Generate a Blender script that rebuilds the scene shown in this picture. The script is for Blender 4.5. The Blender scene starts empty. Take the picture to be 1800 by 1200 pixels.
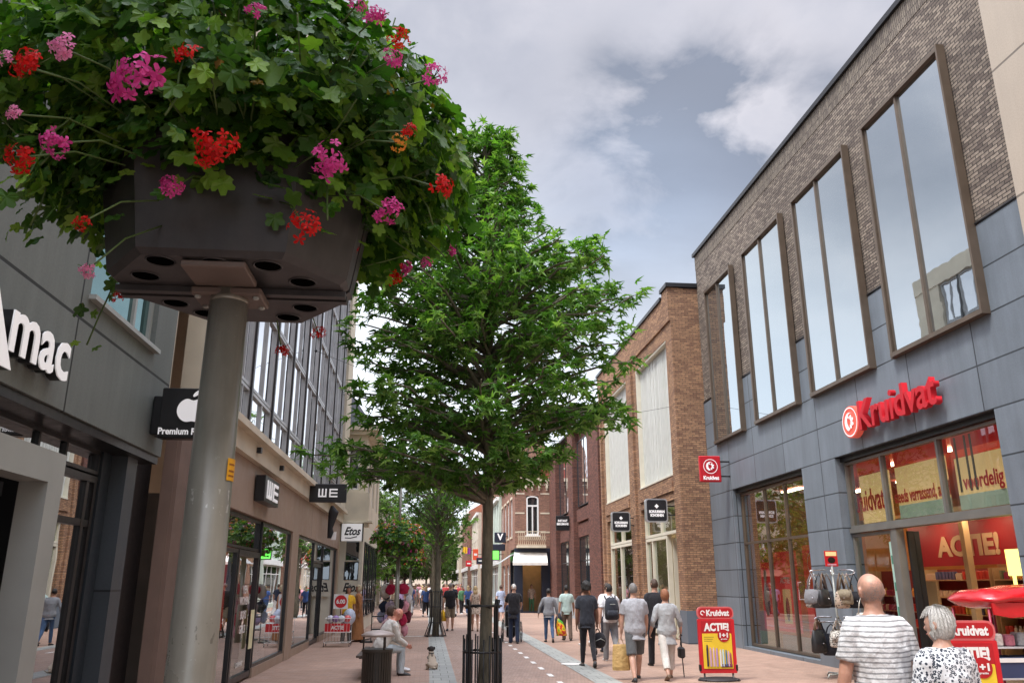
import bpy, math, random
from mathutils import Vector, Matrix, noise
R = math.radians
random.seed(7)
SC = bpy.context.scene
COL = SC.collection

# ------------------------------------------------------------------ camera
cam_d = bpy.data.cameras.new('camera'); cam = bpy.data.objects.new('camera', cam_d); COL.objects.link(cam)
cam.location = (0, 0, 1.72)
cam.rotation_euler = (R(90 + 16.6), 0, R(-5.67))
cam_d.sensor_width = 36; cam_d.lens = 28.6; cam_d.clip_start = 0.05; cam_d.clip_end = 3000
SC.camera = cam

# ------------------------------------------------------------------ world
SUN_EL, SUN_AZ = R(62), R(-125)          # azimuth measured from +Y towards +X
W = bpy.data.worlds.new('World'); SC.world = W; W.use_nodes = True
def build_world():
    nt = W.node_tree; N = nt.nodes; L = nt.links; N.clear()
    out = N.new('ShaderNodeOutputWorld'); bg = N.new('ShaderNodeBackground'); L.new(bg.outputs[0], out.inputs[0])
    sky = N.new('ShaderNodeTexSky'); sky.sky_type = 'NISHITA'; sky.sun_disc = False
    sky.sun_elevation = SUN_EL; sky.sun_rotation = SUN_AZ; sky.air_density = 1.2; sky.dust_density = 1.5
    tc = N.new('ShaderNodeTexCoord')
    sep = N.new('ShaderNodeSeparateXYZ'); L.new(tc.outputs['Generated'], sep.inputs[0])
    def math_(op, a, b=None, clamp=False):
        m = N.new('ShaderNodeMath'); m.operation = op; m.use_clamp = clamp
        for i, x in enumerate((a, b)):
            if x is None: continue
            if isinstance(x, (int, float)): m.inputs[i].default_value = x
            else: L.new(x, m.inputs[i])
        return m.outputs[0]
    z = math_('ADD', math_('MAXIMUM', sep.outputs['Z'], 0.0), 0.22)
    cx = math_('DIVIDE', sep.outputs['X'], z); cyy = math_('DIVIDE', sep.outputs['Y'], z)
    cb = N.new('ShaderNodeCombineXYZ'); L.new(cx, cb.inputs[0]); L.new(cyy, cb.inputs[1])
    def noise_(scale, det, rough, off, dist=0.0):
        mp = N.new('ShaderNodeMapping'); mp.inputs['Location'].default_value = off
        L.new(cb.outputs[0], mp.inputs[0])
        n = N.new('ShaderNodeTexNoise'); n.inputs['Scale'].default_value = scale
        n.inputs['Detail'].default_value = det; n.inputs['Roughness'].default_value = rough
        n.inputs['Distortion'].default_value = dist
        L.new(mp.outputs[0], n.inputs['Vector']); return n.outputs['Fac']
    def blob(d, r0, r1):
        # 1 near direction d, 0 beyond r1
        v = N.new('ShaderNodeVectorMath'); v.operation = 'DISTANCE'
        L.new(tc.outputs['Generated'], v.inputs[0]); v.inputs[1].default_value = Vector(d).normalized()
        mr = N.new('ShaderNodeMapRange'); mr.inputs[1].default_value = r0; mr.inputs[2].default_value = r1
        mr.inputs[3].default_value = 1; mr.inputs[4].default_value = 0; mr.interpolation_type = 'SMOOTHSTEP'
        L.new(v.outputs['Value'], mr.inputs[0]); return mr.outputs[0]
    def ramp(fac, pts):
        r = N.new('ShaderNodeValToRGB'); e = r.color_ramp.elements
        e[0].position = pts[0][0]; e[0].color = (*pts[0][1], 1)
        e[1].position = pts[-1][0]; e[1].color = (*pts[-1][1], 1)
        for p, c in pts[1:-1]:
            k = e.new(p); k.color = (*c, 1)
        L.new(fac, r.inputs[0]); return r.outputs[0]
    def mix(fac, a, b, mode='MIX'):
        m = N.new('ShaderNodeMix'); m.data_type = 'RGBA'; m.blend_type = mode
        if isinstance(fac, (int, float)): m.inputs[0].default_value = fac
        else: L.new(fac, m.inputs[0])
        for i, x in ((6, a), (7, b)):
            if isinstance(x, tuple): m.inputs[i].default_value = (*x, 1)
            else: L.new(x, m.inputs[i])
        return m.outputs[2]
    skyc = mix(1.0, sky.outputs[0], (0.085, 0.085, 0.085), 'MULTIPLY')
    skyc = mix(0.9, skyc, (0.185, 0.215, 0.275))
    n1 = noise_(1.35, 9, 0.52, (3.1, 1.7, 0), 0.25)
    n2 = noise_(3.4, 8, 0.55, (9.1, 4.7, 0), 0.3)
    n3 = noise_(0.8, 4, 0.5, (1.1, 7.7, 0))
    # bright cloud sheet, lilac white
    s = math_('ADD', math_('MULTIPLY', n1, 0.66), math_('MULTIPLY', n2, 0.34))
    cloud = ramp(s, [(0.36, (0.160,0.170,0.205)), (0.45, (0.210,0.217,0.252)), (0.52, (0.262,0.262,0.292)), (0.61, (0.335,0.322,0.342))])
    # darker blue-grey cloud bank and a clearer blue gap low beside the trees
    db = blob((0.30, 0.86, 0.42), 0.06, 0.30)
    dk = math_('MULTIPLY', db, math_('ADD', math_('MULTIPLY', math_('SUBTRACT', n2, 0.45), 11.0), 0.55), True)
    cloud = mix(math_('MULTIPLY', dk, .9), cloud, (0.092, 0.110, 0.148))
    gap = math_('MULTIPLY', blob((0.20, 0.86, 0.31), 0.05, 0.28), math_('MULTIPLY', math_('SUBTRACT', n1, 0.38), 5.0), True)
    cloud = mix(gap, cloud, skyc)
    rs = blob((0.93, 0.30, 0.34), 0.1, 0.50)  # bright sky patch out of view, added to whiten the left glass reflections
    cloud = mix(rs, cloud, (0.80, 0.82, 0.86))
    lg = blob((-0.16, 0.93, 0.26), 0.05, 0.42)
    cloud = mix(math_('MULTIPLY', lg, .8), cloud, (0.50, 0.53, 0.57))
    thin = math_('MULTIPLY', math_('SUBTRACT', n3, 0.55), 1.5, True)
    cloud = mix(thin, cloud, skyc)
    # pale horizon
    hz = N.new('ShaderNodeMapRange'); hz.inputs[1].default_value = 0.14; hz.inputs[2].default_value = 0.46
    hz.inputs[3].default_value = 1; hz.inputs[4].default_value = 0; hz.interpolation_type = 'SMOOTHSTEP'
    L.new(sep.outputs['Z'], hz.inputs[0])
    cloud = mix(math_('MULTIPLY', hz.outputs[0], 0.85), cloud, (0.50, 0.535, 0.59))
    # unseen sky overhead and behind the camera, brightened round the sun to light facades
    zen = N.new('ShaderNodeMapRange'); zen.inputs[1].default_value = 0.66; zen.inputs[2].default_value = 0.9
    zen.inputs[3].default_value = 1.0; zen.inputs[4].default_value = 3.6; L.new(sep.outputs['Z'], zen.inputs[0])
    gl = blob((math.sin(SUN_AZ)*math.cos(SUN_EL), math.cos(SUN_AZ)*math.cos(SUN_EL), math.sin(SUN_EL)), .1, 1.15)
    zen_o = math_('ADD', zen.outputs[0], math_('MULTIPLY', gl, 4.2))
    fin = N.new('ShaderNodeVectorMath'); fin.operation = 'SCALE'
    L.new(cloud, fin.inputs[0]); L.new(zen_o, fin.inputs['Scale'])
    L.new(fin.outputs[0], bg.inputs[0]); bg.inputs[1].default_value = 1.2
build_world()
sd = bpy.data.lights.new('sun', 'SUN'); sd.energy = 1.5; sd.angle = R(10); sd.color = (1, 0.95, 0.87)
sun = bpy.data.objects.new('sun', sd); COL.objects.link(sun)
sdir = Vector((math.sin(SUN_AZ) * math.cos(SUN_EL), math.cos(SUN_AZ) * math.cos(SUN_EL), math.sin(SUN_EL)))
sun.rotation_euler = (-sdir).to_track_quat('-Z', 'Y').to_euler(); sun.location = sdir * 60
SC.view_settings.view_transform = 'Standard'; SC.view_settings.look = 'None'
SC.view_settings.exposure = 1.2; SC.view_settings.gamma = 1.0
SC.cycles.max_bounces = 8; SC.cycles.transparent_max_bounces = 16
SC.cycles.sample_clamp_indirect = 4.0; SC.cycles.caustics_reflective = False; SC.cycles.caustics_refractive = False

# ------------------------------------------------------------------ helpers
class MB:
    def __init__(s): s.v = []; s.f = []; s.m = []
    def add(s, vs, fs, m=0):
        o = len(s.v); s.v += [tuple(x) for x in vs]
        s.f += [tuple(i + o for i in f) for f in fs]; s.m += [m] * len(fs); return s
    def box(s, x0, x1, y0, y1, z0, z1, m=0):
        if x0 > x1: x0, x1 = x1, x0
        if y0 > y1: y0, y1 = y1, y0
        if z0 > z1: z0, z1 = z1, z0
        return s.add([(x0,y0,z0),(x1,y0,z0),(x1,y1,z0),(x0,y1,z0),(x0,y0,z1),(x1,y0,z1),(x1,y1,z1),(x0,y1,z1)],
                     [(0,3,2,1),(4,5,6,7),(0,1,5,4),(1,2,6,5),(2,3,7,6),(3,0,4,7)], m)
    def bbox(s, x0, x1, y0, y1, z0, z1, b=0.01, m=0):      # box with chamfered vertical/horizontal edges
        vs = []; 
        rings = [(z0, b), (z0 + b, 0), (z1 - b, 0), (z1, b)]
        for z, i in rings:
            vs += [(x0+b,y0+i,z),(x1-b,y0+i,z),(x1-i,y0+b,z),(x1-i,y1-b,z),(x1-b,y1-i,z),(x0+b,y1-i,z),(x0+i,y1-b,z),(x0+i,y0+b,z)]
        fs = [tuple(range(7, -1, -1)), tuple(range(24, 32))]
        for k in range(3):
            for j in range(8):
                a = k*8+j; c = k*8+(j+1) % 8; fs.append((a, c, c+8, a+8))
        return s.add(vs, fs, m)
    def loft(s, rings, m=0, n=12, cap=True):
        # ring = (centre, ax, ay) ; ellipse c + ax cos + ay sin
        vs = []; fs = []
        for c, ax, ay in rings:
            for k in range(n):
                a = 2*math.pi*k/n; vs.append(Vector(c) + Vector(ax)*math.cos(a) + Vector(ay)*math.sin(a))
        for i in range(len(rings)-1):
            for k in range(n):
                a = i*n+k; b = i*n+(k+1) % n; fs.append((a, b, b+n, a+n))
        if cap:
            fs.append(tuple(range(n-1, -1, -1))); fs.append(tuple(range((len(rings)-1)*n, len(rings)*n)))
        return s.add(vs, fs, m)
    def tube(s, pts, rad, n=8, m=0, cap=True, round_=False):
        pts = [Vector(p) for p in pts]
        if not isinstance(rad, (list, tuple)): rad = [rad]*len(pts)
        rad = list(rad)
        if round_:
            d0 = (pts[0]-pts[1]).normalized(); d1 = (pts[-1]-pts[-2]).normalized()
            p0, r0, p1, r1 = pts[0], rad[0], pts[-1], rad[-1]
            pts = [p0+d0*r0*.95, p0+d0*r0*.7] + pts + [p1+d1*r1*.7, p1+d1*r1*.95]
            rad = [r0*.3, r0*.72] + rad + [r1*.72, r1*.3]
        t0 = (pts[1]-pts[0]).normalized(); up = Vector((0,0,1)) if abs(t0.z) < .9 else Vector((1,0,0))
        ax = t0.cross(up).normalized(); rings = []
        for i, p in enumerate(pts):
            if i == 0: t = pts[1]-pts[0]
            elif i == len(pts)-1: t = pts[-1]-pts[-2]
            else: t = (pts[i+1]-pts[i]).normalized()+(pts[i]-pts[i-1]).normalized()
            if t.length < 1e-9: t = t0
            t = t.normalized(); ax = (ax - t*ax.dot(t))
            ax = ax.normalized() if ax.length > 1e-6 else t.orthogonal().normalized()
            ay = t.cross(ax); rings.append((p, ax*rad[i], ay*rad[i]))
        return s.loft(rings, m, n, cap)
    def ell(s, c, r, seg=12, rings=8, m=0, rot=None):
        vs = []; fs = []; c = Vector(c)
        M = rot if rot is not None else Matrix.Identity(3)
        def P(x, y, z): return c + M @ Vector((x*r[0], y*r[1], z*r[2]))
        vs.append(P(0,0,1))
        for i in range(1, rings):
            t = math.pi*i/rings
            for k in range(seg):
                a = 2*math.pi*k/seg; vs.append(P(math.sin(t)*math.cos(a), math.sin(t)*math.sin(a), math.cos(t)))
        vs.append(P(0,0,-1)); L_ = len(vs)-1
        for k in range(seg): fs.append((0, 1+k, 1+(k+1) % seg))
        for i in range(rings-2):
            for k in range(seg):
                a = 1+i*seg+k; b = 1+i*seg+(k+1) % seg; fs.append((a, a+seg, b+seg, b))
        o = 1+(rings-2)*seg
        for k in range(seg): fs.append((L_, o+(k+1) % seg, o+k))
        return s.add(vs, fs, m)
    def lathe(s, prof, c=(0,0,0), n=24, m=0, sx=1, sy=1, rot=0):
        rings = [(Vector((c[0], c[1], c[2]+z)), Vector((math.cos(rot)*r*sx, math.sin(rot)*r*sx, 0)), Vector((-math.sin(rot)*r*sy, math.cos(rot)*r*sy, 0))) for r, z in prof]
        return s.loft(rings, m, n)
    def prism(s, pts, o, u, v, d, m=0):     # 2-D outline pts in plane o+u*a+v*b, extruded by vector d
        o, u, v, d = Vector(o), Vector(u), Vector(v), Vector(d); n = len(pts)
        a = [o+u*p[0]+v*p[1] for p in pts]; b = [p+d for p in a]
        fs = [tuple(range(n-1, -1, -1)), tuple(range(n, 2*n))] + [(i, (i+1) % n, (i+1) % n+n, i+n) for i in range(n)]
        return s.add(a+b, fs, m)
def mesh_of(mb, mats, smooth, off=None, name='mesh'):
    me = bpy.data.meshes.new(name); vs = mb.v
    if off is not None: vs = [(x-off[0], y-off[1], z-off[2]) for x, y, z in vs]
    me.from_pydata(vs, [], mb.f)
    if not isinstance(mats, (list, tuple)): mats = [mats]
    for m in mats: me.materials.append(m)
    if any(mb.m): me.polygons.foreach_set('material_index', mb.m)
    if smooth: me.polygons.foreach_set('use_smooth', [True]*len(me.polygons))
    me.update(); return me
def tag(o, label=None, cat=None, group=None, kind=None):
    if label: o['label'] = label
    if cat: o['category'] = cat
    if group: o['group'] = group
    if kind: o['kind'] = kind
    return o
def thing(name, loc, label, cat, group=None, rz=0):
    o = bpy.data.objects.new(name, None); COL.objects.link(o); o.location = loc; o.rotation_euler = (0, 0, rz)
    o.empty_display_size = .2
    return tag(o, label, cat, group)
def root_of(o):
    while o.parent: o = o.parent
    return o
SPLIT = {'bracket', 'plinth', 'window_plinth', 'drain_hole', 'ceiling_light', 'small_fixture', 'feet', 'print_block', 'vertical_strip', 'panel_joint', 'fin', 'leg', 'end_wall', 'side_wall', 'display_block'}
def islands(mb):
    par = list(range(len(mb.v)))
    def find(a):
        while par[a] != a: par[a] = par[par[a]]; a = par[a]
        return a
    for f in mb.f:
        r0 = find(f[0])
        for i in f[1:]: par[find(i)] = r0
    key = {}                                  # pieces that share a position count as one
    for i, v in enumerate(mb.v):
        k = tuple(round(c, 3) for c in v)
        if k in key: par[find(i)] = find(key[k])
        else: key[k] = i
    out = {}
    for f, m in zip(mb.f, mb.m): out.setdefault(find(f[0]), []).append((f, m))
    res = []
    for lst in out.values():
        n = MB(); mp = {}
        for f, m in lst:
            for i in f:
                if i not in mp: mp[i] = len(n.v); n.v.append(mb.v[i])
            n.f.append(tuple(mp[i] for i in f)); n.m.append(m)
        res.append(n)
    return res
def part(name, mb, mats, parent, smooth=False, world=True, label=None, kind=None):
    if name in SPLIT:
        isl = islands(mb)
        if len(isl) > 1:
            for q in isl: r_ = part_one(name, q, mats, parent, smooth, world, label, kind)
            return r_
    return part_one(name, mb, mats, parent, smooth, world, label, kind)
def part_one(name, mb, mats, parent, smooth=False, world=True, label=None, kind=None):
    off = root_of(parent).location if world else None
    me = mesh_of(mb, mats, smooth, off, name)
    o = bpy.data.objects.new(name, me); COL.objects.link(o); o.parent = parent
    return tag(o, label=label, kind=kind)
def solo(name, mb, mats, label=None, cat=None, group=None, kind=None, smooth=False, loc=None):
    if loc is None:
        xs = [v[0] for v in mb.v]; ys = [v[1] for v in mb.v]; zs = [v[2] for v in mb.v]
        loc = ((min(xs)+max(xs))/2, (min(ys)+max(ys))/2, min(zs)) if kind != 'structure' else (0, 0, 0)
    me = mesh_of(mb, mats, smooth, loc, name)
    o = bpy.data.objects.new(name, me); COL.objects.link(o); o.location = loc
    return tag(o, label, cat, group, kind)
def copy_tree(o, parent=None):
    c = o.copy(); COL.objects.link(c); c.parent = parent
    for ch in list(o.children): copy_tree(ch, c)
    return c
def evald(ob):
    dg = bpy.context.evaluated_depsgraph_get(); dg.update()
    return bpy.data.meshes.new_from_object(ob.evaluated_get(dg), depsgraph=dg)
def text_mesh(s, size, ext, off=0.0, align='CENTER', sp=1.0, shear=0.0, sx=1.0):
    cu = bpy.data.curves.new('t', 'FONT'); cu.body = s; cu.size = size; cu.extrude = ext; cu.offset = off
    cu.align_x = align; cu.align_y = 'CENTER'; cu.resolution_u = 3; cu.space_character = sp; cu.shear = shear
    ob = bpy.data.objects.new('t', cu); COL.objects.link(ob)
    me = evald(ob); bpy.data.objects.remove(ob); bpy.data.curves.remove(cu)
    if sx != 1.0:
        for v in me.vertices: v.co.x *= sx
    return me
def text(name, s, size, c, right, parent, mat, ext=0.01, off=0.0, align='CENTER', sp=1.0, shear=0.0, sx=1.0, up=(0,0,1), label=None, world=True, fit=None):
    me = text_mesh(s, size, ext, off, align, sp, shear, sx)
    if fit:
        xs = [v.co.x for v in me.vertices]; ys = [v.co.y for v in me.vertices]
        kx = fit[0]/(max(xs)-min(xs)); ky = fit[1]/(max(ys)-min(ys)) if fit[1] else kx
        mx_, my_ = (max(xs)+min(xs))/2, (max(ys)+min(ys))/2
        for v in me.vertices: v.co.x = (v.co.x-mx_)*kx; v.co.y = (v.co.y-my_)*ky
    r = Vector(right).normalized(); u = Vector(up).normalized(); n = r.cross(u)
    c = Vector(c)
    if world and parent is not None: c = c - root_of(parent).location
    M = Matrix(((r.x, u.x, n.x, c.x), (r.y, u.y, n.y, c.y), (r.z, u.z, n.z, c.z), (0, 0, 0, 1)))
    me.transform(M); me.materials.clear(); me.materials.append(mat)
    o = bpy.data.objects.new(name, me); COL.objects.link(o)
    if parent is not None: o.parent = parent
    return tag(o, label=label)

# ------------------------------------------------------------------ materials
class NT:
    def __init__(s, name):
        s.mat = bpy.data.materials.new(name); s.mat.use_nodes = True
        s.t = s.mat.node_tree; s.N = s.t.nodes; s.L = s.t.links
        s.p = s.N['Principled BSDF']; s.out = s.N['Material Output']
    def n(s, ty, ins=None, **kw):
        x = s.N.new(ty)
        for k, v in kw.items(): setattr(x, k, v)
        for k, v in (ins or {}).items(): s.set(x.inputs[k], v)
        return x
    def set(s, inp, v):
        if hasattr(v, 'is_output'): s.L.new(v, inp)
        elif isinstance(v, tuple) and len(v) == 3 and inp.type == 'RGBA': inp.default_value = (*v, 1)
        else: inp.default_value = v
    def math(s, op, a, b=0.0, clamp=False):
        return s.n('ShaderNodeMath', {0: a, 1: b}, operation=op, use_clamp=clamp).outputs[0]
    def mix(s, f, a, b, mode='MIX'):
        x = s.n('ShaderNodeMix', data_type='RGBA', blend_type=mode)
        s.set(x.inputs[0], f); s.set(x.inputs[6], a); s.set(x.inputs[7], b); return x.outputs[2]
    def noise(s, vec, sc, det=4, ro=.55, out='Fac'):
        return s.n('ShaderNodeTexNoise', {'Vector': vec, 'Scale': sc, 'Detail': det, 'Roughness': ro}).outputs[out]
    def ramp(s, f, pts):
        r = s.n('ShaderNodeValToRGB', {0: f}); e = r.color_ramp.elements
        def c4(c): return (*c, 1) if isinstance(c, tuple) else (c, c, c, 1)
        e[0].position, e[0].color = pts[0][0], c4(pts[0][1]); e[1].position, e[1].color = pts[-1][0], c4(pts[-1][1])
        for p, c in pts[1:-1]: e.new(p).color = c4(c)
        return r.outputs[0]
    def obj(s): return s.n('ShaderNodeTexCoord').outputs['Object']
    def pos(s): return s.n('ShaderNodeNewGeometry').outputs['Position']
    def bump(s, h, st=.3, d=.01):
        s.L.new(s.n('ShaderNodeBump', {'Height': h, 'Strength': st, 'Distance': d}).outputs[0], s.p.inputs['Normal'])
    def bc(s, c): s.set(s.p.inputs['Base Color'], c)
MATS = {}
def mat(name, col, rough=.6, metal=0, var=.12, vs=3.0, bump=0, bs=60, spec=.5, coat=0, bd=.004):
    if name in MATS: return MATS[name]
    t = NT(name); t.p.inputs['Roughness'].default_value = rough; t.p.inputs['Metallic'].default_value = metal
    t.p.inputs['Specular IOR Level'].default_value = spec; t.p.inputs['Coat Weight'].default_value = coat
    g = t.pos(); f = t.noise(g, vs, 5)
    lo = tuple(max(0, c*(1-var)) for c in col); hi = tuple(min(1, c*(1+var)) for c in col)
    t.bc(t.ramp(f, [(.3, lo), (.7, hi)]))
    t.set(t.p.inputs['Roughness'], t.ramp(t.noise(g, vs*4, 3), [(.3, max(.02, rough*.85)), (.7, min(1, rough*1.15))]))
    if bump: t.bump(t.noise(g, bs, 5), bump, bd)
    MATS[name] = t.mat; return t.mat
def emit(name, col, st):
    if name in MATS: return MATS[name]
    t = NT(name); t.bc(col); t.p.inputs['Emission Color'].default_value = (*col, 1); t.p.inputs['Emission Strength'].default_value = st
    MATS[name] = t.mat; return t.mat
def wallvec(t, sx=1.0, sz=1.0, ox=0, oz=0):
    s = t.n('ShaderNodeSeparateXYZ', {0: t.pos()})
    u = t.math('ADD', s.outputs[0], s.outputs[1])
    return t.n('ShaderNodeCombineXYZ', {0: t.math('MULTIPLY_ADD', u, sx), 1: t.math('MULTIPLY_ADD', s.outputs[2], sz)}).outputs[0], s
def brick(name, c1, c2, mortar, w=.22, h=.065, ms=.008, dirt=.25, bias=0.0, extra=None, bst=.6):
    t = NT(name); s = t.n('ShaderNodeSeparateXYZ', {0: t.pos()})
    u = t.math('ADD', s.outputs[0], s.outputs[1])
    # slight waver so that no course is ruler-straight
    vec = t.n('ShaderNodeCombineXYZ', {0: u, 1: s.outputs[2]}).outputs[0]
    wob = t.n('ShaderNodeVectorMath', {0: t.noise(vec, 9, 3, .5, 'Color'), 1: (.5, .5, .5)}, operation='SUBTRACT').outputs[0]
    wob = t.n('ShaderNodeVectorMath', {0: wob, 'Scale': .012}, operation='SCALE').outputs[0]
    vec2 = t.n('ShaderNodeVectorMath', {0: vec, 1: wob}, operation='ADD').outputs[0]
    b = t.n('ShaderNodeTexBrick', {'Vector': vec2, 'Color1': c1, 'Color2': c2, 'Mortar': mortar, 'Scale': 1.0, 'Mortar Size': ms,
            'Mortar Smooth': .35, 'Bias': bias, 'Brick Width': w, 'Row Height': h})
    big = t.noise(vec, .55, 5); fine = t.noise(vec, 14, 5, .6)
    c = t.mix(.85, b.outputs['Color'], t.ramp(fine, [(.3, .68), (.7, 1.3)]), 'MULTIPLY')
    c = t.mix(dirt, c, t.ramp(big, [(.3, .55), (.7, 1.35)]), 'MULTIPLY')
    t.bc(c); t.p.inputs['Roughness'].default_value = .88; t.p.inputs['Specular IOR Level'].default_value = .25
    h_ = t.math('ADD', t.math('MULTIPLY', b.outputs['Fac'], -1.0), t.math('MULTIPLY', fine, .5))
    t.bump(h_, bst, .012); MATS[name] = t.mat; return t.mat
def slabs(name, col, w, h, ox, oz, ms=.012, joint=.25, rough=.55, var=.12, stain=.25, spec=.4):
    t = NT(name); s = t.n('ShaderNodeSeparateXYZ', {0: t.pos()})
    u = t.math('ADD', t.math('ADD', s.outputs[0], s.outputs[1]), -ox)
    vec = t.n('ShaderNodeCombineXYZ', {0: u, 1: t.math('ADD', s.outputs[2], -oz)}).outputs[0]
    lo = tuple(c*(1-var) for c in col); hi = tuple(c*(1+var) for c in col)
    b = t.n('ShaderNodeTexBrick', {'Vector': vec, 'Color1': lo, 'Color2': hi, 'Mortar': tuple(c*joint for c in col), 'Scale': 1.0,
            'Mortar Size': ms, 'Mortar Smooth': .1, 'Brick Width': w, 'Row Height': h}, offset=0.0)
    n1 = t.noise(vec, 1.1, 8, .65)
    st = t.noise(t.n('ShaderNodeCombineXYZ', {0: t.math('MULTIPLY', u, 3.0), 1: t.math('MULTIPLY', s.outputs[2], .35)}).outputs[0], 1.6, 6, .6)
    c = t.mix(stain, b.outputs['Color'], t.ramp(n1, [(.25, .6), (.75, 1.4)]), 'MULTIPLY')
    c = t.mix(stain, c, t.ramp(st, [(.3, .65), (.7, 1.3)]), 'MULTIPLY')
    c = t.mix(.35, c, t.ramp(t.noise(vec, 40, 4), [(.3, .8), (.7, 1.2)]), 'MULTIPLY')
    t.bc(c); t.p.inputs['Specular IOR Level'].default_value = spec
    t.set(t.p.inputs['Roughness'], t.ramp(n1, [(.3, rough*.8), (.7, min(1, rough*1.2))]))
    t.bump(t.math('MULTIPLY', b.outputs['Fac'], -1.0), .7, .01); MATS[name] = t.mat; return t.mat
def glass(name, tint=(.8,.86,.84), refl=1.0, minr=.04, rough=.0):
    t = NT(name); t.N.remove(t.p)
    tr = t.n('ShaderNodeBsdfTransparent', {0: tint}); gl = t.n('ShaderNodeBsdfGlossy', {0: (.95, .97, 1), 'Roughness': rough})
    bp = t.n('ShaderNodeBump', {'Height': t.noise(t.pos(), .7, 2), 'Strength': .12, 'Distance': .02}).outputs[0]
    t.L.new(bp, gl.inputs['Normal'])
    fr = t.n('ShaderNodeFresnel', {0: 1.5}).outputs[0]
    f = t.math('MULTIPLY_ADD', fr, refl, True); t.N[-1].inputs[2].default_value = minr
    f = t.math('MULTIPLY', f, t.math('SUBTRACT', 1.0, t.n('ShaderNodeNewGeometry').outputs['Backfacing']))
    mx = t.n('ShaderNodeMixShader', {0: f}); t.L.new(tr.outputs[0], mx.inputs[1]); t.L.new(gl.outputs[0], mx.inputs[2])
    t.L.new(mx.outputs[0], t.out.inputs[0]); MATS[name] = t.mat; return t.mat
def mirror(name, col, base, f0=.55, wav=.1):     # reflective coated glazing with a dark room behind
    t = NT(name); t.N.remove(t.p)
    df = t.n('ShaderNodeBsdfDiffuse', {0: base}); gl = t.n('ShaderNodeBsdfGlossy', {0: col, 'Roughness': .01})
    bp = t.n('ShaderNodeBump', {'Height': t.noise(t.pos(), .9, 3), 'Strength': wav, 'Distance': .05}).outputs[0]
    t.L.new(bp, gl.inputs['Normal'])
    lw = t.n('ShaderNodeFresnel', {0: 1.5}).outputs[0]
    f = t.math('MULTIPLY_ADD', lw, 1 - f0, True); t.N[-1].inputs[2].default_value = f0
    mx = t.n('ShaderNodeMixShader', {0: f}); t.L.new(df.outputs[0], mx.inputs[1]); t.L.new(gl.outputs[0], mx.inputs[2])
    t.L.new(mx.outputs[0], t.out.inputs[0]); MATS[name] = t.mat; return t.mat
def leafmat(name, c_lo, c_mid, c_hi, trans=.35, rough=.45):
    t = NT(name); g = t.n('ShaderNodeNewGeometry')
    col = t.ramp(g.outputs['Random Per Island'], [(0, c_lo), (.55, c_mid), (1, c_hi)])
    col = t.mix(.5, col, t.ramp(t.noise(t.pos(), 2.2, 3), [(.3, .6), (.7, 1.35)]), 'MULTIPLY')
    t.bc(col); t.p.inputs['Roughness'].default_value = rough; t.p.inputs['Specular IOR Level'].default_value = .35
    tl = t.n('ShaderNodeBsdfTranslucent', {0: t.mix(1, col, (1.25, 1.5, .45), 'MULTIPLY')})
    mx = t.n('ShaderNodeMixShader', {0: trans}); t.L.new(t.p.outputs[0], mx.inputs[1]); t.L.new(tl.outputs[0], mx.inputs[2])
    t.L.new(mx.outputs[0], t.out.inputs[0]); MATS[name] = t.mat; return t.mat

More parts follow.
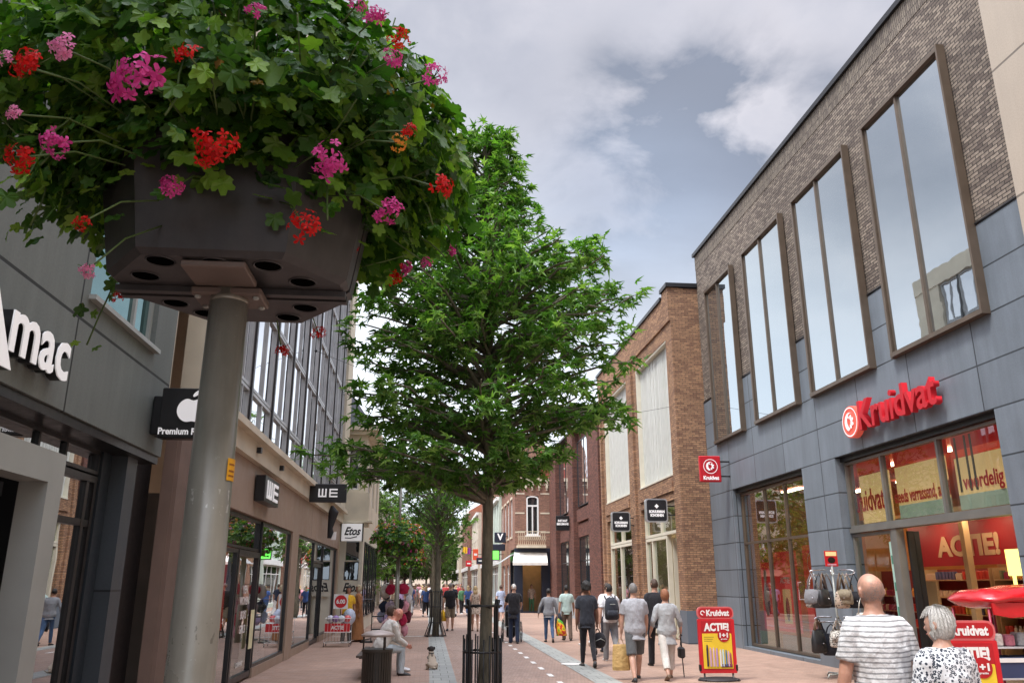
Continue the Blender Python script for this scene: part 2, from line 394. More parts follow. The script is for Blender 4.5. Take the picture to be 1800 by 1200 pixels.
class Fac:      # a facade plane: s along the street (or x), z up, d outwards
    def __init__(f, side, x0): f.side = side; f.x0 = x0
    def P(f, s, z, d):
        if f.side == 'R': return (f.x0-d, s, z)
        if f.side == 'L': return (f.x0+d, s, z)
        return (s, f.x0-d, z)
    def right(f): return {'R': (0,-1,0), 'L': (0,1,0), 'F': (1,0,0)}[f.side]
    def box(f, mb, s0, s1, z0, z1, d0, d1, m=0):
        a = f.P(s0, z0, d0); b = f.P(s1, z1, d1)
        return mb.box(a[0], b[0], a[1], b[1], a[2], b[2], m)
    def wall(f, mb, s0, s1, z0, z1, ops=(), d0=-.3, d1=0, m=0):
        ss = sorted({s0, s1, *[x for o in ops for x in o[:2] if s0 < x < s1]})
        zs = sorted({z0, z1, *[x for o in ops for x in o[2:] if z0 < x < z1]})
        def solid(i, j):
            if i < 0 or j < 0 or i >= len(ss)-1 or j >= len(zs)-1: return False
            cs = (ss[i]+ss[i+1])/2; cz = (zs[j]+zs[j+1])/2
            return not any(o[0] < cs < o[1] and o[2] < cz < o[3] for o in ops)
        flip = f.side == 'L'
        def q(pts):
            pts = [f.P(*p) for p in pts]
            if flip: pts = pts[::-1]
            mb.add(pts, [(0,1,2,3)], m)
        for i in range(len(ss)-1):
            for j in range(len(zs)-1):
                if not solid(i, j): continue
                a, b, c, d = ss[i], ss[i+1], zs[j], zs[j+1]
                if f.side == 'R': q([(b,c,d1),(a,c,d1),(a,d,d1),(b,d,d1)]); q([(a,c,d0),(b,c,d0),(b,d,d0),(a,d,d0)])
                elif f.side == 'L': q([(b,c,d1),(a,c,d1),(a,d,d1),(b,d,d1)]); q([(a,c,d0),(b,c,d0),(b,d,d0),(a,d,d0)])
                else: q([(a,c,d1),(b,c,d1),(b,d,d1),(a,d,d1)]); q([(b,c,d0),(a,c,d0),(a,d,d0),(b,d,d0)])
                if not solid(i-1, j): q([(a,c,d0),(a,c,d1),(a,d,d1),(a,d,d0)])
                if not solid(i+1, j): q([(b,c,d1),(b,c,d0),(b,d,d0),(b,d,d1)])
                if not solid(i, j-1): q([(a,c,d0),(b,c,d0),(b,c,d1),(a,c,d1)])
                if not solid(i, j+1): q([(a,d,d1),(b,d,d1),(b,d,d0),(a,d,d0)])
        return mb
    def window(f, parent, s0, s1, z0, z1, fm, pm, mull=(), trans=(), fw=.06, dep=.08, d=-.12, name='window', mw=None, sub=True):
        mb = MB(); mw = mw or fw; d0, d1 = d-dep/2, d+dep/2
        f.box(mb, s0, s0+fw, z0, z1, d0, d1); f.box(mb, s1-fw, s1, z0, z1, d0, d1)
        f.box(mb, s0+fw, s1-fw, z1-fw, z1, d0, d1); f.box(mb, s0+fw, s1-fw, z0, z0+fw, d0, d1)
        for x in mull: f.box(mb, x-mw/2, x+mw/2, z0+fw, z1-fw, d0+.004, d1-.004)
        for x in trans: f.box(mb, s0+fw, s1-fw, x-mw/2, x+mw/2, d0+.008, d1-.008)
        w = part(name, mb, fm, parent)
        g = MB(); f.box(g, s0+fw*.5, s1-fw*.5, z0+fw*.5, z1-fw*.5, d-.01, d+.002); part('pane', g, pm, w)
        return w
# ------------------------------------------------------------------ shared materials
M_dark = mat('dark_metal', (.02,.021,.024), .4, .3, bump=.05)
M_black = mat('black_paint', (.008,.008,.009), .35, 0)
M_bronze = mat('bronze_frame', (.15,.115,.085), .42, .5, bump=.05)
M_white = mat('white_paint', (.78,.78,.76), .5, 0, var=.05)
M_cream = mat('cream_render', (.60,.54,.42), .8, 0, var=.12, vs=1.2, bump=.2, bs=40)
M_creamp = mat('cream_paint', (.66,.63,.52), .5, 0, var=.06)
M_red = mat('red_board', (.55,.012,.02), .35, 0, var=.08)
M_redl = emit('red_lit_letter', (.50,.008,.018), .02)
M_whitel = emit('white_lit', (.85,.85,.85), .12)
M_glass = glass('shop_glass', (.80,.86,.84), 1.5, .05)
M_glassd = glass('shop_glass_dark', (.35,.40,.38), 1.9, .10)
M_stone = slabs('grey_stone_cladding', (.158,.188,.218), 1.9, .75, 9.4, 4.37, .014, .22, .45, .12, .38)
M_tan = slabs('tan_panels', (.42,.36,.29), 3.4, 2.2, 1.2, .75, .02, .4, .6, .04, .12)
M_kb = brick('grey_brown_brick', (.30,.25,.20), (.125,.10,.085), (.045,.04,.038), .21, .066, .010, .3)
M_kb2 = brick('grey_brown_brick_edge', (.235,.20,.16), (.15,.125,.105), (.055,.05,.045), .06, .42, .008, .3)
M_ob = brick('orange_brick', (.42,.245,.14), (.22,.12,.078), (.12,.09,.065), .22, .066, .009, .35)
M_db = brick('dark_red_brick', (.20,.085,.062), (.11,.05,.04), (.05,.042,.038), .22, .066, .008, .3)
M_rb = brick('old_red_brick', (.36,.18,.12), (.24,.12,.085), (.17,.15,.13), .21, .062, .008, .3)
M_redb = brick('bright_red_brick', (.42,.08,.05), (.30,.05,.035), (.2,.15,.13), .21, .062, .008, .2)
M_concrete = slabs('dark_green_grey_concrete', (.150,.170,.160), 4.6, 3.3, 3.35+.9, 4.1, .016, .15, .7, .05, .35)
M_room = mat('dark_room', (.03,.028,.026), .9)
M_mirk = mirror('coated_window_glass', (.80,.88,.92), (.05,.06,.065), .62, .03)
M_mirw = mirror('bright_window_glass', (.98,.98,1.0), (.12,.13,.14), .85, .12)
M_mirs = mirror('small_window_glass', (.8,.86,.88), (.025,.03,.032), .22, .1)
M_brown = mat('brown_fascia', (.33,.24,.18), .55, 0, var=.06, vs=.8, bump=.08, bs=30)
M_grey = mat('grey_frame', (.33,.35,.33), .45, .1, var=.05, bump=.04)

# ------------------------------------------------------------------ ground
def pave(name, c1, c2, mortar, w, h, ms=.004):
    t = NT(name); p = t.pos()
    b = t.n('ShaderNodeTexBrick', {'Vector': p, 'Color1': c1, 'Color2': c2, 'Mortar': mortar, 'Scale': 1.0, 'Mortar Size': ms, 'Mortar Smooth': .4, 'Brick Width': w, 'Row Height': h})
    b.offset = .5
    big = t.noise(p, .35, 6, .6); mid = t.noise(p, 2.7, 6, .65); sp = t.noise(p, 23, 3, .6)
    c = t.mix(.55, b.outputs['Color'], t.ramp(big, [(.3, .72), (.7, 1.25)]), 'MULTIPLY')
    c = t.mix(.5, c, t.ramp(mid, [(.3, .75), (.72, 1.2)]), 'MULTIPLY')
    c = t.mix(.6, c, t.ramp(sp, [(.66, 1.0), (.74, .6)]), 'MULTIPLY')
    gum = t.n('ShaderNodeTexVoronoi', {'Vector': p, 'Scale': 2.6}).outputs['Distance']
    c = t.mix(.7, c, t.ramp(gum, [(.035, .45), (.055, 1.0)]), 'MULTIPLY')
    pt = t.n('ShaderNodeTexVoronoi', {'Vector': p, 'Scale': .45, 'Randomness': 1.0}).outputs['Color']
    c = t.mix(.22, c, t.mix(1, t.ramp(t.n('ShaderNodeSeparateXYZ', {0: pt}).outputs[0], [(0, .6), (1, 1.3)]), (1,1,1), 'MULTIPLY'), 'MULTIPLY')
    t.bc(c); t.set(t.p.inputs['Roughness'], t.ramp(mid, [(.3, .5), (.7, .8)])); t.p.inputs['Specular IOR Level'].default_value = .3
    t.bump(t.math('ADD', t.math('MULTIPLY', b.outputs['Fac'], -1.0), t.math('MULTIPLY', sp, .4)), .5, .008)
    MATS[name] = t.mat; return t.mat
M_pave = pave('pink_brown_pavers', (.41,.275,.21), (.32,.21,.16), (.2,.145,.12), .205, .068)
M_road = pave('street_pavers', (.37,.255,.20), (.30,.205,.16), (.19,.14,.12), .068, .205)
M_band = pave('grey_green_tiles', (.36,.37,.34), (.29,.30,.28), (.12,.12,.11), .30, .42, .008)
M_mark = mat('worn_white_marking', (.72,.70,.66), .7, 0, var=.15, vs=14)
def sheet(name, x0, x1, y0, y1, z, m):
    mb = MB(); n = max(1, int((y1-y0)/20))
    for i in range(n):
        a = y0+(y1-y0)*i/n; b = y0+(y1-y0)*(i+1)/n; mb.add([(x0,a,z),(x1,a,z),(x1,b,z),(x0,b,z)], [(0,1,2,3)])
    return solo(name, mb, m, kind='structure')
sheet('ground', -400, 400, -60, 900, 0, M_pave)
sheet('road', .62, 3.05, -30, 240, .004, M_road)
sheet('paving_band', .08, .58, -30, 29.6, .008, M_band)
sheet('gutter', 3.08, 3.58, -30, 240, .008, M_band)
sheet('gutter', .08, .58, 31, 240, .008, M_band)
mb = MB(); mb.add([(-3.2,29.75,.012),(.62,29.75,.012),(.62,29.95,.012),(-3.2,29.95,.012)], [(0,1,2,3)]); solo('paving_line', mb, M_mark, kind='structure')
mb = MB()
y = 6.0
while y < 60:
    mb.add([(2.40,y,.0125),(2.50,y,.0125),(2.50,y+.5,.0125),(2.40,y+.5,.0125)], [(0,1,2,3)]); y += 1.35
solo('road_marking', mb, M_mark, kind='structure')
mb = MB(); pts = [(3.26+.24*math.cos(a), 19.3+.24*math.sin(a), .0165) for a in [i*math.pi/12 for i in range(24)]]
mb.add([(x, y, .0165) for x, y, z in pts], [tuple(range(24))]); solo('paint_spot', mb, M_mark, kind='structure')

def opaque_shell(parent, x0, x1, y0, y1, z0, z1, m, name='shell'):   # side walls, back and roof behind a facade
    mb = MB(); mb.box(x0, x1, y0, y0+.2, z0, z1); mb.box(x0, x1, y1-.2, y1, z0, z1)
    bx = x1 if abs(x1) > abs(x0) else x0; s = -1 if bx > 0 else 1
    mb.box(bx, bx+s*.2, y0+.2, y1-.2, z0, z1)
    part(name, mb, m, parent)
    mb = MB(); mb.box(x0+.05, x1-.05, y0+.05, y1-.05, z1-.1, z1-.02); part('roof', mb, mat('roof_felt', (.06,.06,.065), .9), parent)

# ------------------------------------------------------------------ Kruidvat building
KX = 8.8; fR = Fac('R', KX)
kb = thing('shop_building', (KX, 18, 0), 'grey stone and brown brick drugstore building with four tall projecting windows on the right', 'building')
S1 = (18.7, 23.3, .08, 4.37); S2 = (11.78, 17.04, 0, 4.37)
WIN = [(21.85, 24.3), (18.3, 21.05), (14.9, 17.68), (11.45, 14.25)]
mb = MB(); fR.wall(mb, 10.42, 25.28, 0, 7.4, [S1, S2], -.4, 0); part('stone_cladding', mb, M_stone, kb)
mb = MB(); fR.wall(mb, 10.42, 25.28, 7.4, 12.0, [], -.4, -.03); part('brick_wall', mb, M_kb, kb)
mb = MB(); fR.box(mb, 10.42, 25.28, 12.0, 12.5, -.4, -.02); part('parapet', mb, M_kb2, kb)
mb = MB(); fR.box(mb, 10.42, 25.35, 12.5, 12.62, -.45, .05); part('coping', mb, M_dark, kb)
mb = MB(); fR.box(mb, 10.42, 25.28, 7.385, 7.41, -.03, .02); part('flashing', mb, M_dark, kb)
opaque_shell(kb, KX+.4, KX+14, 10.42, 25.2, 0, 12.5, M_kb, 'side_wall')
for a, b in WIN:
    mb = MB(); dd = .085
    fR.box(mb, a+.015, a+.06, 5.85, 10.85, 0, dd+.07); fR.box(mb, b-.07, b, 5.85, 10.85, 0, dd)
    fR.box(mb, a+.07, b-.07, 10.77, 10.84, 0, dd+.03); fR.box(mb, a+.07, b-.07, 5.86, 5.94, 0, dd+.05)
    m_ = (a+b)/2 + .12
    fR.box(mb, m_-.03, m_+.03, 5.94, 10.77, .02, dd-.01)
    for q in (a+.09, b-.12): fR.box(mb, q, q+.03, 5.97, 10.74, .02, dd-.04)
    w = part('window', mb, M_bronze, kb)
    g = MB()
    fR.box(g, a+.07, m_-.03, 5.94, 10.77, .01, dd-.055); fR.box(g, m_+.03, b-.07, 5.94, 10.77, .01, dd-.055)
    part('pane', g, M_mirk, w)
# ground-floor reveals and glazing
for (a, b, c, d) in (S1, S2):
    mb = MB(); fR.box(mb, a, b, d-.10, d-.002, -.3, -.12); part('lintel', mb, M_dark, kb)
f1 = fR.window(kb, 18.72, 23.28, .1, 4.25, M_bronze, glass('side_window_glass', (.62,.68,.65), 1.6, .16), mull=[20.3, 21.6], trans=[2.84], fw=.06, d=-.26, dep=.1, name='shop_window')
M_shopf = mat('dull_grey_shop_frame', (.17,.165,.15), .45, .2)
# S2: transom window + side light + open doorway
fR.window(kb, 11.8, 17.02, 2.86, 4.25, M_shopf, glass('upper_glass', (.82,.84,.80), 1.3, .06), mull=[13.68, 15.57], fw=.05, mw=.06, d=-.24, dep=.12, name='transom_window')
fR.window(kb, 15.5, 17.02, .05, 2.74, M_shopf, M_glass, mull=[], fw=.06, d=-.24, dep=.1, name='side_light')
mb = MB(); fR.box(mb, 15.28, 15.46, 0, 2.76, -.32, -.16); fR.box(mb, 11.8, 11.9, 0, 2.76, -.32, -.16); fR.box(mb, 11.8, 17.02, 2.76, 2.858, -.34, -.14)
part('door_frame', mb, M_shopf, kb)
mb = MB(); fR.box(mb, 15.18, 15.24, 0, 2.7, -.46, -.34); fR.box(mb, 15.20, 15.24, 0, 2.7, -.58, -.48); part('folded_door', mb, M_dark, kb)
mb = MB(); fR.box(mb, 11.80, 11.86, 2.9, 4.2, -.2, -.1); part('red_edge', mb, M_red, kb)
# interior
M_floor = mat('shop_floor', (.35,.30,.25), .35); M_wallw = mat('warm_wall', (.62,.42,.22), .8)
mb = MB(); fR.box(mb, 10.65, 25.0, .0, .02, -9, -.41); part('shop_floor', mb, M_floor, kb)
mb = MB(); fR.box(mb, 10.65, 25.0, 4.36, 4.46, -9, -.41); part('shop_ceiling', mb, mat('ceil_red', (.50,.05,.04), .7), kb)
mb = MB(); fR.box(mb, 10.65, 25.0, .02, 4.36, -9.1, -9.0); part('shop_back_wall', mb, M_wallw, kb)
mb = MB(); fR.box(mb, 10.64, 10.70, .02, 4.36, -9, -.41); fR.box(mb, 24.9, 25.0, .02, 4.36, -9, -.41); part('inner_wall', mb, mat('orange_wall', (.55,.26,.08), .8), kb)
mb = MB(); fR.box(mb, 10.7, 18.5, 2.98, 3.04, -8.9, -.5); part('lowered_ceiling', mb, mat('pale_orange_ceiling', (.62,.42,.26), .8), kb)
mb = MB()
for s in (12.4, 14.2, 16.0, 17.6):
    for d in (-1.3, -2.6, -4.4): fR.box(mb, s, s+.7, 2.94, 2.97, d-.07, d+.07)
part('ceiling_light', mb, emit('shop_tube', (1,.82,.55), 10), kb)
mb = MB()
for s in (12.2, 14.4, 16.6, 19.5, 22.2):
    for d in (-1.6, -3.6, -5.6): fR.box(mb, s, s+1.2, 4.30, 4.34, d-.09, d+.09)
part('ceiling_light', mb, emit('shop_tube', (1,.82,.55), 10), kb)
# lit translucent posters behind the transom glass
M_yel = emit('amber_lit_panel', (.72,.48,.22), .27); M_pale = mat('pale_band', (.55,.66,.58), .5)
for i, (a, b) in enumerate(((15.68, 16.85), (13.80, 15.45), (11.98, 13.55))):
    mb = MB(); fR.box(mb, a, b, 2.95, 3.20 if i else 2.98, -.42, -.40); part('pale_panel', mb, M_pale if i else M_yel, kb)
    mb = MB(); fR.box(mb, a, b, 3.20 if i else 2.98, 3.92 - .1*(i == 2) + .02, -.42, -.40); part('amber_panel', mb, M_yel, kb)
    mb = MB(); fR.box(mb, a-.05, b+.05, 3.98, 4.24, -.45, -.43); part('red_panel', mb, emit('red_glow', (.5,.015,.015), .18), kb)
text('slogan', 'Kruidvat.', .62, fR.P(16.55, 3.40, -.385), fR.right(), kb, M_red, .003, .012, sx=.62)
text('slogan', 'steeds verrassend, altijd', .36, fR.P(14.65, 3.36, -.385), fR.right(), kb, M_red, .003, .006, sx=.52)
text('slogan', 'voordelig', .36, fR.P(12.85, 3.40, -.385), fR.right(), kb, M_red, .003, .006, sx=.75)
mb = MB()
for s in (13.0, 13.15, 13.42): fR.box(mb, s, s+.04, 3.25, 4.2, -.395, -.38)
part('vertical_strip', mb, M_black, kb)
# wall sign letters
sg = thing('wall_sign', fR.P(14.7, 4.75, 0), 'red letters and round emblem reading Kruidvat above the shop entrance', 'sign')
text('lettering', 'Kruidvat', .70, fR.P(14.20, 4.99, .14), fR.right(), sg, M_redl, .055, .012, fit=(2.62,.60))
mb = MB(); c = fR.P(15.86, 4.94, .04); 
mb.prism([(.33*math.cos(a), .33*math.sin(a)) for a in [i*math.pi/16 for i in range(32)]], c, (0,-1,0), (0,0,1), (-.14,0,0)); part('disc', mb, emit('disc_red', (.75,.12,.08), .12), sg)
def swirl(parent, c, r, right, m, k=1.0, out=.01):
    # ring, crescent and small leaves: the round emblem
    right = Vector(right); up = Vector((0,0,1)); n = right.cross(up); mb = MB(); c = Vector(c)
    N = 32; o = c + n*out
    vs = []; fs = []
    for i in range(N):
        a = 2*math.pi*i/N
        for rr in (r*.9, r*.98): vs.append(o + right*rr*math.cos(a) + up*rr*math.sin(a))
    for i in range(N): j = (i+1) % N; fs.append((2*i, 2*i+1, 2*j+1, 2*j))
    mb.add(vs, fs)
    cr = []
    for i in range(13): a = R(70+i*15); cr.append((r*.62*math.cos(a), r*.62*math.sin(a)))
    for i in range(13): a = R(250-i*15); cr.append((r*.18+r*.50*math.cos(a), r*.05+r*.52*math.sin(a)))
    mb.prism(cr, o, right, up, n*.006)
    for a, s in ((20, .3), (60, .26), (-25, .3), (-70, .24), (110, .16)):
        ctr = o + right*r*.34*math.cos(R(a)) + up*r*.34*math.sin(R(a))
        pts = [(r*s*.62*math.cos(t)*(1 if abs(math.cos(t)) > .3 else .8), r*s*.42*math.sin(t)) for t in [j*math.pi/5 for j in range(10)]]
        e1 = right*math.cos(R(a)) + up*math.sin(R(a)); e2 = n.cross(e1); mb.prism(pts, ctr, e1, e2, n*.006)
    return part('emblem', mb, m, parent)
swirl(sg, fR.P(15.86, 4.94, .185), .31, fR.right(), M_whitel)

# blade sign on the stone wall
fC = Fac('F', 23.4)
bs = thing('blade_sign', (8.2, 23.4, 4.6), 'square red blade sign with white emblem, fixed to the grey stone wall', 'sign')
mb = MB(); mb.bbox(7.88, 8.52, 23.36, 23.48, 4.60, 5.36, .02); part('box', mb, M_redl, bs)
mb = MB(); mb.box(8.52, 8.8, 23.40, 23.44, 4.75, 4.79); mb.box(8.52, 8.8, 23.40, 23.44, 5.18, 5.22); part('bracket', mb, M_dark, bs)
swirl(bs, (8.2, 23.357, 5.05), .22, (1,0,0), M_whitel)
text('lettering', 'Kruidvat', .15, (8.2, 23.352, 4.71), (1,0,0), bs, M_whitel, .003, .006, sx=.9)

# tan building at the right edge
tb = thing('office_building', (KX, 5, 0), 'tan stone panelled building at the right edge, next to the grey shop', 'building')
mb = MB(); mb.box(KX-.06, KX+12, -20, 10.415, 4.3, 15.5); mb.box(KX+.4, KX+12, -20, 10.415, 0, 4.3); part('wall', mb, M_tan, tb)
f_ = Fac('R', KX)
for i in range(6):
    a = 6.0 - i*4.2; f_.window(tb, a, a+2.6, 6, 9.4, M_dark, M_mirs, mull=[a+1.3], d=.0, dep=.1)
    f_.window(tb, a, a+2.6, 10.8, 14.2, M_dark, M_mirs, mull=[a+1.3], d=.0, dep=.1)

# ------------------------------------------------------------------ orange brick shoe shop
OX = 7.85; fO = Fac('R', OX)
ob = thing('brick_building', (OX, 30, 0), 'orange brick shoe shop building with pale ribbed upper panels', 'building')
B1 = (26.0, 30.3); B2 = (31.9, 36.3)
ops = [(B1[0], B1[1], 0, 4.35), (B2[0], B2[1], 0, 4.35), (B1[0], B1[1], 5.12, 9.72), (B2[0], B2[1], 5.12, 9.72)]
mb = MB(); fO.wall(mb, 25.3, 37.3, .95, 10.2, [o if o[2] else (o[0], o[1], .9, o[3]) for o in ops], -.35, 0)
fO.wall(mb, 25.3, 37.3, 10.2, 11.15, [], -.35, .06)
mb.box(OX+.35, 12, 25.3, 25.6, .95, 11.35); fO.box(mb, 25.3, 26.0, 11.15, 11.38, -.35, .06)
for a in (25.3, 30.35, 36.35):
    b = {25.3: 25.95, 30.35: 31.85, 36.35: 37.3}[a]
    if a != 25.3: fO.box(mb, a+.35, b-.35, 1.0, 10.15, .0, .10)
fO.box(mb, B1[0]+.02, B1[1]-.02, 4.62, 4.95, 0, .05); fO.box(mb, B2[0]+.02, B2[1]-.02, 4.62, 4.95, 0, .05)
part('brick_wall', mb, M_ob, ob)
M_plinth = slabs('blue_grey_plinth', (.115,.145,.18), 1.6, 1.2, .3, .02, .012, .3, .5, .05, .2)
mb = MB()
for a, b in ((25.3, 25.98), (30.32, 31.88), (36.32, 37.3)): fO.box(mb, a-.03 if a == 25.3 else a, b, 0, .95, -.35, .03)
mb.box(OX+.35, 12, 25.27, 25.6, 0, .95); part('plinth', mb, M_plinth, ob)
mb = MB(); fO.box(mb, 25.22, 26.05, 11.38, 11.52, -.5, .12); mb.box(OX+.5, 12, 25.22, 25.7, 11.38, 11.52)
fO.box(mb, 26.05, 37.35, 11.15, 11.27, -.4, .12); part('coping', mb, M_dark, ob)
M_rib = mat('pale_ribbed_panel', (.60,.61,.57), .55, 0, var=.05)
for a, b in (B1, B2):
    mb = MB(); fO.box(mb, a, b, 5.12, 9.72, -.34, -.28)
    s = a+.12
    while s < b-.05:
        w = random.choice((.05, .07, .1)); fO.box(mb, s, s+w, 5.2, 9.66, -.28, -.18); s += w+random.choice((.07,.1,.14))
    w = part('ribbed_panel', mb, M_rib, ob)
    mb = MB(); fO.box(mb, a, a+.06, 5.12, 9.72, -.28, -.02); fO.box(mb, b-.06, b, 5.12, 9.72, -.28, -.02)
    fO.box(mb, a+.06, b-.06, 9.66, 9.72, -.28, -.02); fO.box(mb, a+.06, b-.06, 5.12, 5.17, -.28, .02); part('panel_frame', mb, M_creamp, ob)
def shop_bay(a, b, door):
    mull = [a+1.35, a+2.5] if not door else [a+1.55, b-.9]
    fO.window(ob, a+.02, b-.02, 3.32, 4.33, M_creamp, M_glass, mull=[(a+b)/2], fw=.1, d=-.2, dep=.16, name='transom_window')
    fO.window(ob, a+.02 if not door else a+1.5, b-.02, .1, 3.30, M_creamp, M_glass, mull=mull[1:], fw=.1, d=-.2, dep=.16, name='shop_window')
    if door:
        mb = MB(); fO.box(mb, a+.02, a+.14, 0, 3.3, -.28, -.12); part('door_frame', mb, M_creamp, ob)
        mb = MB(); fO.box(mb, a+1.42, a+1.48, .02, 3.2, -1.5, -.3); part('open_door', mb, M_creamp, ob)
shop_bay(*B1, True); shop_bay(*B2, False)
mb = MB(); fO.box(mb, 25.7, 37.2, .0, .03, -6, -.36); fO.box(mb, 25.7, 37.2, 4.4, 4.5, -6, -.36); fO.box(mb, 25.7, 37.2, .03, 4.4, -6.1, -6)
fO.box(mb, 30.6, 30.8, .03, 4.4, -6, -.36); part('shop_interior', mb, mat('cream_interior', (.5,.42,.30), .8), ob)
mb = MB()
for s in (27, 29, 33, 35): fO.box(mb, s, s+.9, 4.33, 4.37, -1.6, -1.4)
part('ceiling_light', mb, emit('shop_tube', (1,.82,.55), 10), ob)
mb = MB(); fO.box(mb, 26.05, 26.12, .5, 3.0, -.75, -.35); fO.box(mb, 26.1, 27.4, .4, 3.0, -3.0, -2.95); part('dark_poster', mb, M_black, ob)
mb = MB(); mb.ell(fO.P(26.6, 1.9, -2.9), (.05,.35,.55), 8, 6); part('poster_figure', mb, mat('poster_blue', (.15,.3,.5), .5), ob)
opaque_shell(ob, OX+.35, OX+12, 25.61, 37.3, 4.6, 11.15, M_ob, 'side_wall')

def shoe_sign(y, xr, zc, lab):
    t = thing('blade_sign', (xr-.36, y, zc-.4), lab, 'sign', 'black shoe shop blade signs')
    def rr(w, h, r):
        pts = []
        for cx_, cy_, a0 in ((w-r, h-r, 0), (-w+r, h-r, 90), (-w+r, -h+r, 180), (w-r, -h+r, 270)):
            for k in range(5): a = R(a0+k*22.5); pts.append((cx_+r*math.cos(a), cy_+r*math.sin(a)))
        return pts
    c = Vector((xr-.36, y, zc))
    mb = MB(); mb.prism(rr(.36,.37,.09), c, (1,0,0), (0,0,1), (0,.16,0)); part('rim', mb, mat('silver_rim', (.45,.47,.48), .35, .6), t)
    mb = MB(); mb.prism(rr(.32,.33,.07), c+Vector((0,-.004,0)), (1,0,0), (0,0,1), (0,.16,0)); part('face', mb, M_dark, t)
    text('lettering', 'SCHUURMAN\nSCHOENEN', .115, (xr-.36, y-.01, zc-.10), (1,0,0), t, M_whitel, .002, .006, sx=.72)
    mb = MB(); mb.prism([(0,.07),(.07,0),(0,-.07),(-.07,0)], c+Vector((0,-.012,.13)), (1,0,0), (0,0,1), (0,.006,0)); part('emblem', mb, M_whitel, t)
    mb = MB(); mb.box(xr, OX, y+.05, y+.1, zc+.12, zc+.16); mb.box(xr, OX, y+.05, y+.1, zc-.16, zc-.12); part('bracket', mb, M_dark, t)
shoe_sign(25.95, 7.60, 3.99, 'rounded black blade sign nearest the camera, by the corner of the orange brick shoe shop')
shoe_sign(31.0, 7.60, 4.0, 'rounded black blade sign further along, over the second bay of the orange shoe shop')

# ------------------------------------------------------------------ dark brick building
DX = 7.85; fD = Fac('R', DX)
dbd = thing('brick_building', (DX, 45, 0), 'dark red brick building with tall piers and bright windows beyond the orange shop', 'building')
bays = [(40.3, 44.2), (46.0, 50.5)]
mb = MB(); fD.wall(mb, 37.32, 53.2, .95, 9.9, [(a, b, .9, 4.1) for a, b in bays]+[(a, b, 5.7, 9.2) for a, b in bays], -.35, -.25)
for a, b in ((37.32, 40.0), (44.3, 45.9), (50.6, 53.2)): fD.box(mb, a, b, .95, 9.9, -.25, .12)
for a, b in bays: fD.box(mb, a+.02, b-.02, 4.9, 5.55, -.25, -.05); fD.box(mb, a+.02, b-.02, 4.12, 4.8, -.25, -.12)
part('brick_wall', mb, M_db, dbd)
mb = MB()
for a, b in ((37.32, 40.0), (44.3, 45.9), (50.6, 53.2)): fD.box(mb, a, b, 0, .95, -.25, .14)
part('plinth', mb, mat('pale_plinth', (.34,.37,.39), .6), dbd)
mb = MB(); fD.box(mb, 37.32, 53.2, 9.9, 10.02, -.4, .16); part('coping', mb, M_dark, dbd)
for a, b in bays:
    fD.window(dbd, a, b, 5.7, 9.2, M_dark, M_mirw, mull=[(a+b)/2], fw=.05, d=-.16, dep=.06)
    fD.window(dbd, a, b, .05, 4.1, M_dark, M_mirs, mull=[a+1.9], trans=[2.9], d=-.2, dep=.06, name='shop_window')
opaque_shell(dbd, DX+.35, DX+12, 37.35, 53.2, 0, 9.9, M_db, 'side_wall')
t = thing('window_banner', (DX, 41.4, .8), 'grey banner and black and white figure poster in the dark brick shop window', 'banner')
mb = MB(); fD.box(mb, 40.5, 41.7, 2.5, 3.5, -.24, -.22); part('grey_panel', mb, mat('grey_banner', (.16,.17,.17), .6), t)
mb = MB(); fD.box(mb, 40.5, 42.2, .9, 2.4, -.24, -.22); part('black_panel', mb, M_black, t)
mb = MB(); mb.ell(fD.P(41.2, 1.7, -.21), (.01,.22,.6), 8, 8); part('pale_figure', mb, M_white, t)
t = thing('blade_sign', (7.3, 45.4, 4.5), 'black rectangular blade sign with two lines of white lettering on the dark brick pier', 'sign')
mb = MB(); mb.bbox(6.93, 7.68, 45.3, 45.42, 4.55, 5.35, .02); part('box', mb, M_black, t)
text('lettering', 'INSTANT\nBERGMANS', .17, (7.3, 45.29, 4.98), (1,0,0), t, M_whitel, .002, .006, sx=.75)
mb = MB(); mb.box(7.68, 7.85, 45.34, 45.38, 4.75, 4.8); mb.box(7.68, 7.85, 45.34, 45.38, 5.1, 5.15); part('bracket', mb, M_dark, t)

# ------------------------------------------------------------------ old gabled house, front face towards the camera
HY = 53.5; fH = Fac('F', HY)
hs = thing('old_house', (6.6, HY, 0), 'old red brick corner house with white banding, iron balcony and white awning', 'building')
mb = MB(); w1 = (6.25, 7.05, 4.75, 7.25)
fH.wall(mb, 5.5, 7.8, 3.9, 8.3, [w1], -.3, 0)
fH.wall(mb, 5.75, 7.8, 8.3, 10.2, [(6.38, 6.80, 8.75, 9.75)], -.3, 0)
fs_ = Fac('R', 5.5); wl = [(55.2+i*2.3, 56.3+i*2.3, 4.75, 7.2) for i in range(4)]
fs_.wall(mb, 53.8, 63.5, 3.9, 8.3, wl, -.3, 0)
part('brick_wall', mb, M_rb, hs)
mb = MB(); mb.prism([(-1.0,0),(1.0,0),(.7,.5),(.35,.55),(.2,1.0),(-.2,1.0),(-.35,.55),(-.7,.5)], (6.75, HY, 10.2), (1,0,0), (0,0,1), (0,.3,0)); part('gable', mb, M_rb, hs)
mb = MB(); fH.box(mb, 7.15, 7.79, 8.3, 10.4, 0, .03); part('red_brick_pier', mb, M_redb, hs)
mb = MB()
for z in (4.9, 6.1, 7.35): fH.box(mb, 5.51, w1[0]-.12, z, z+.09, 0, .02); fH.box(mb, w1[1]+.12, 7.79, z, z+.09, 0, .02)
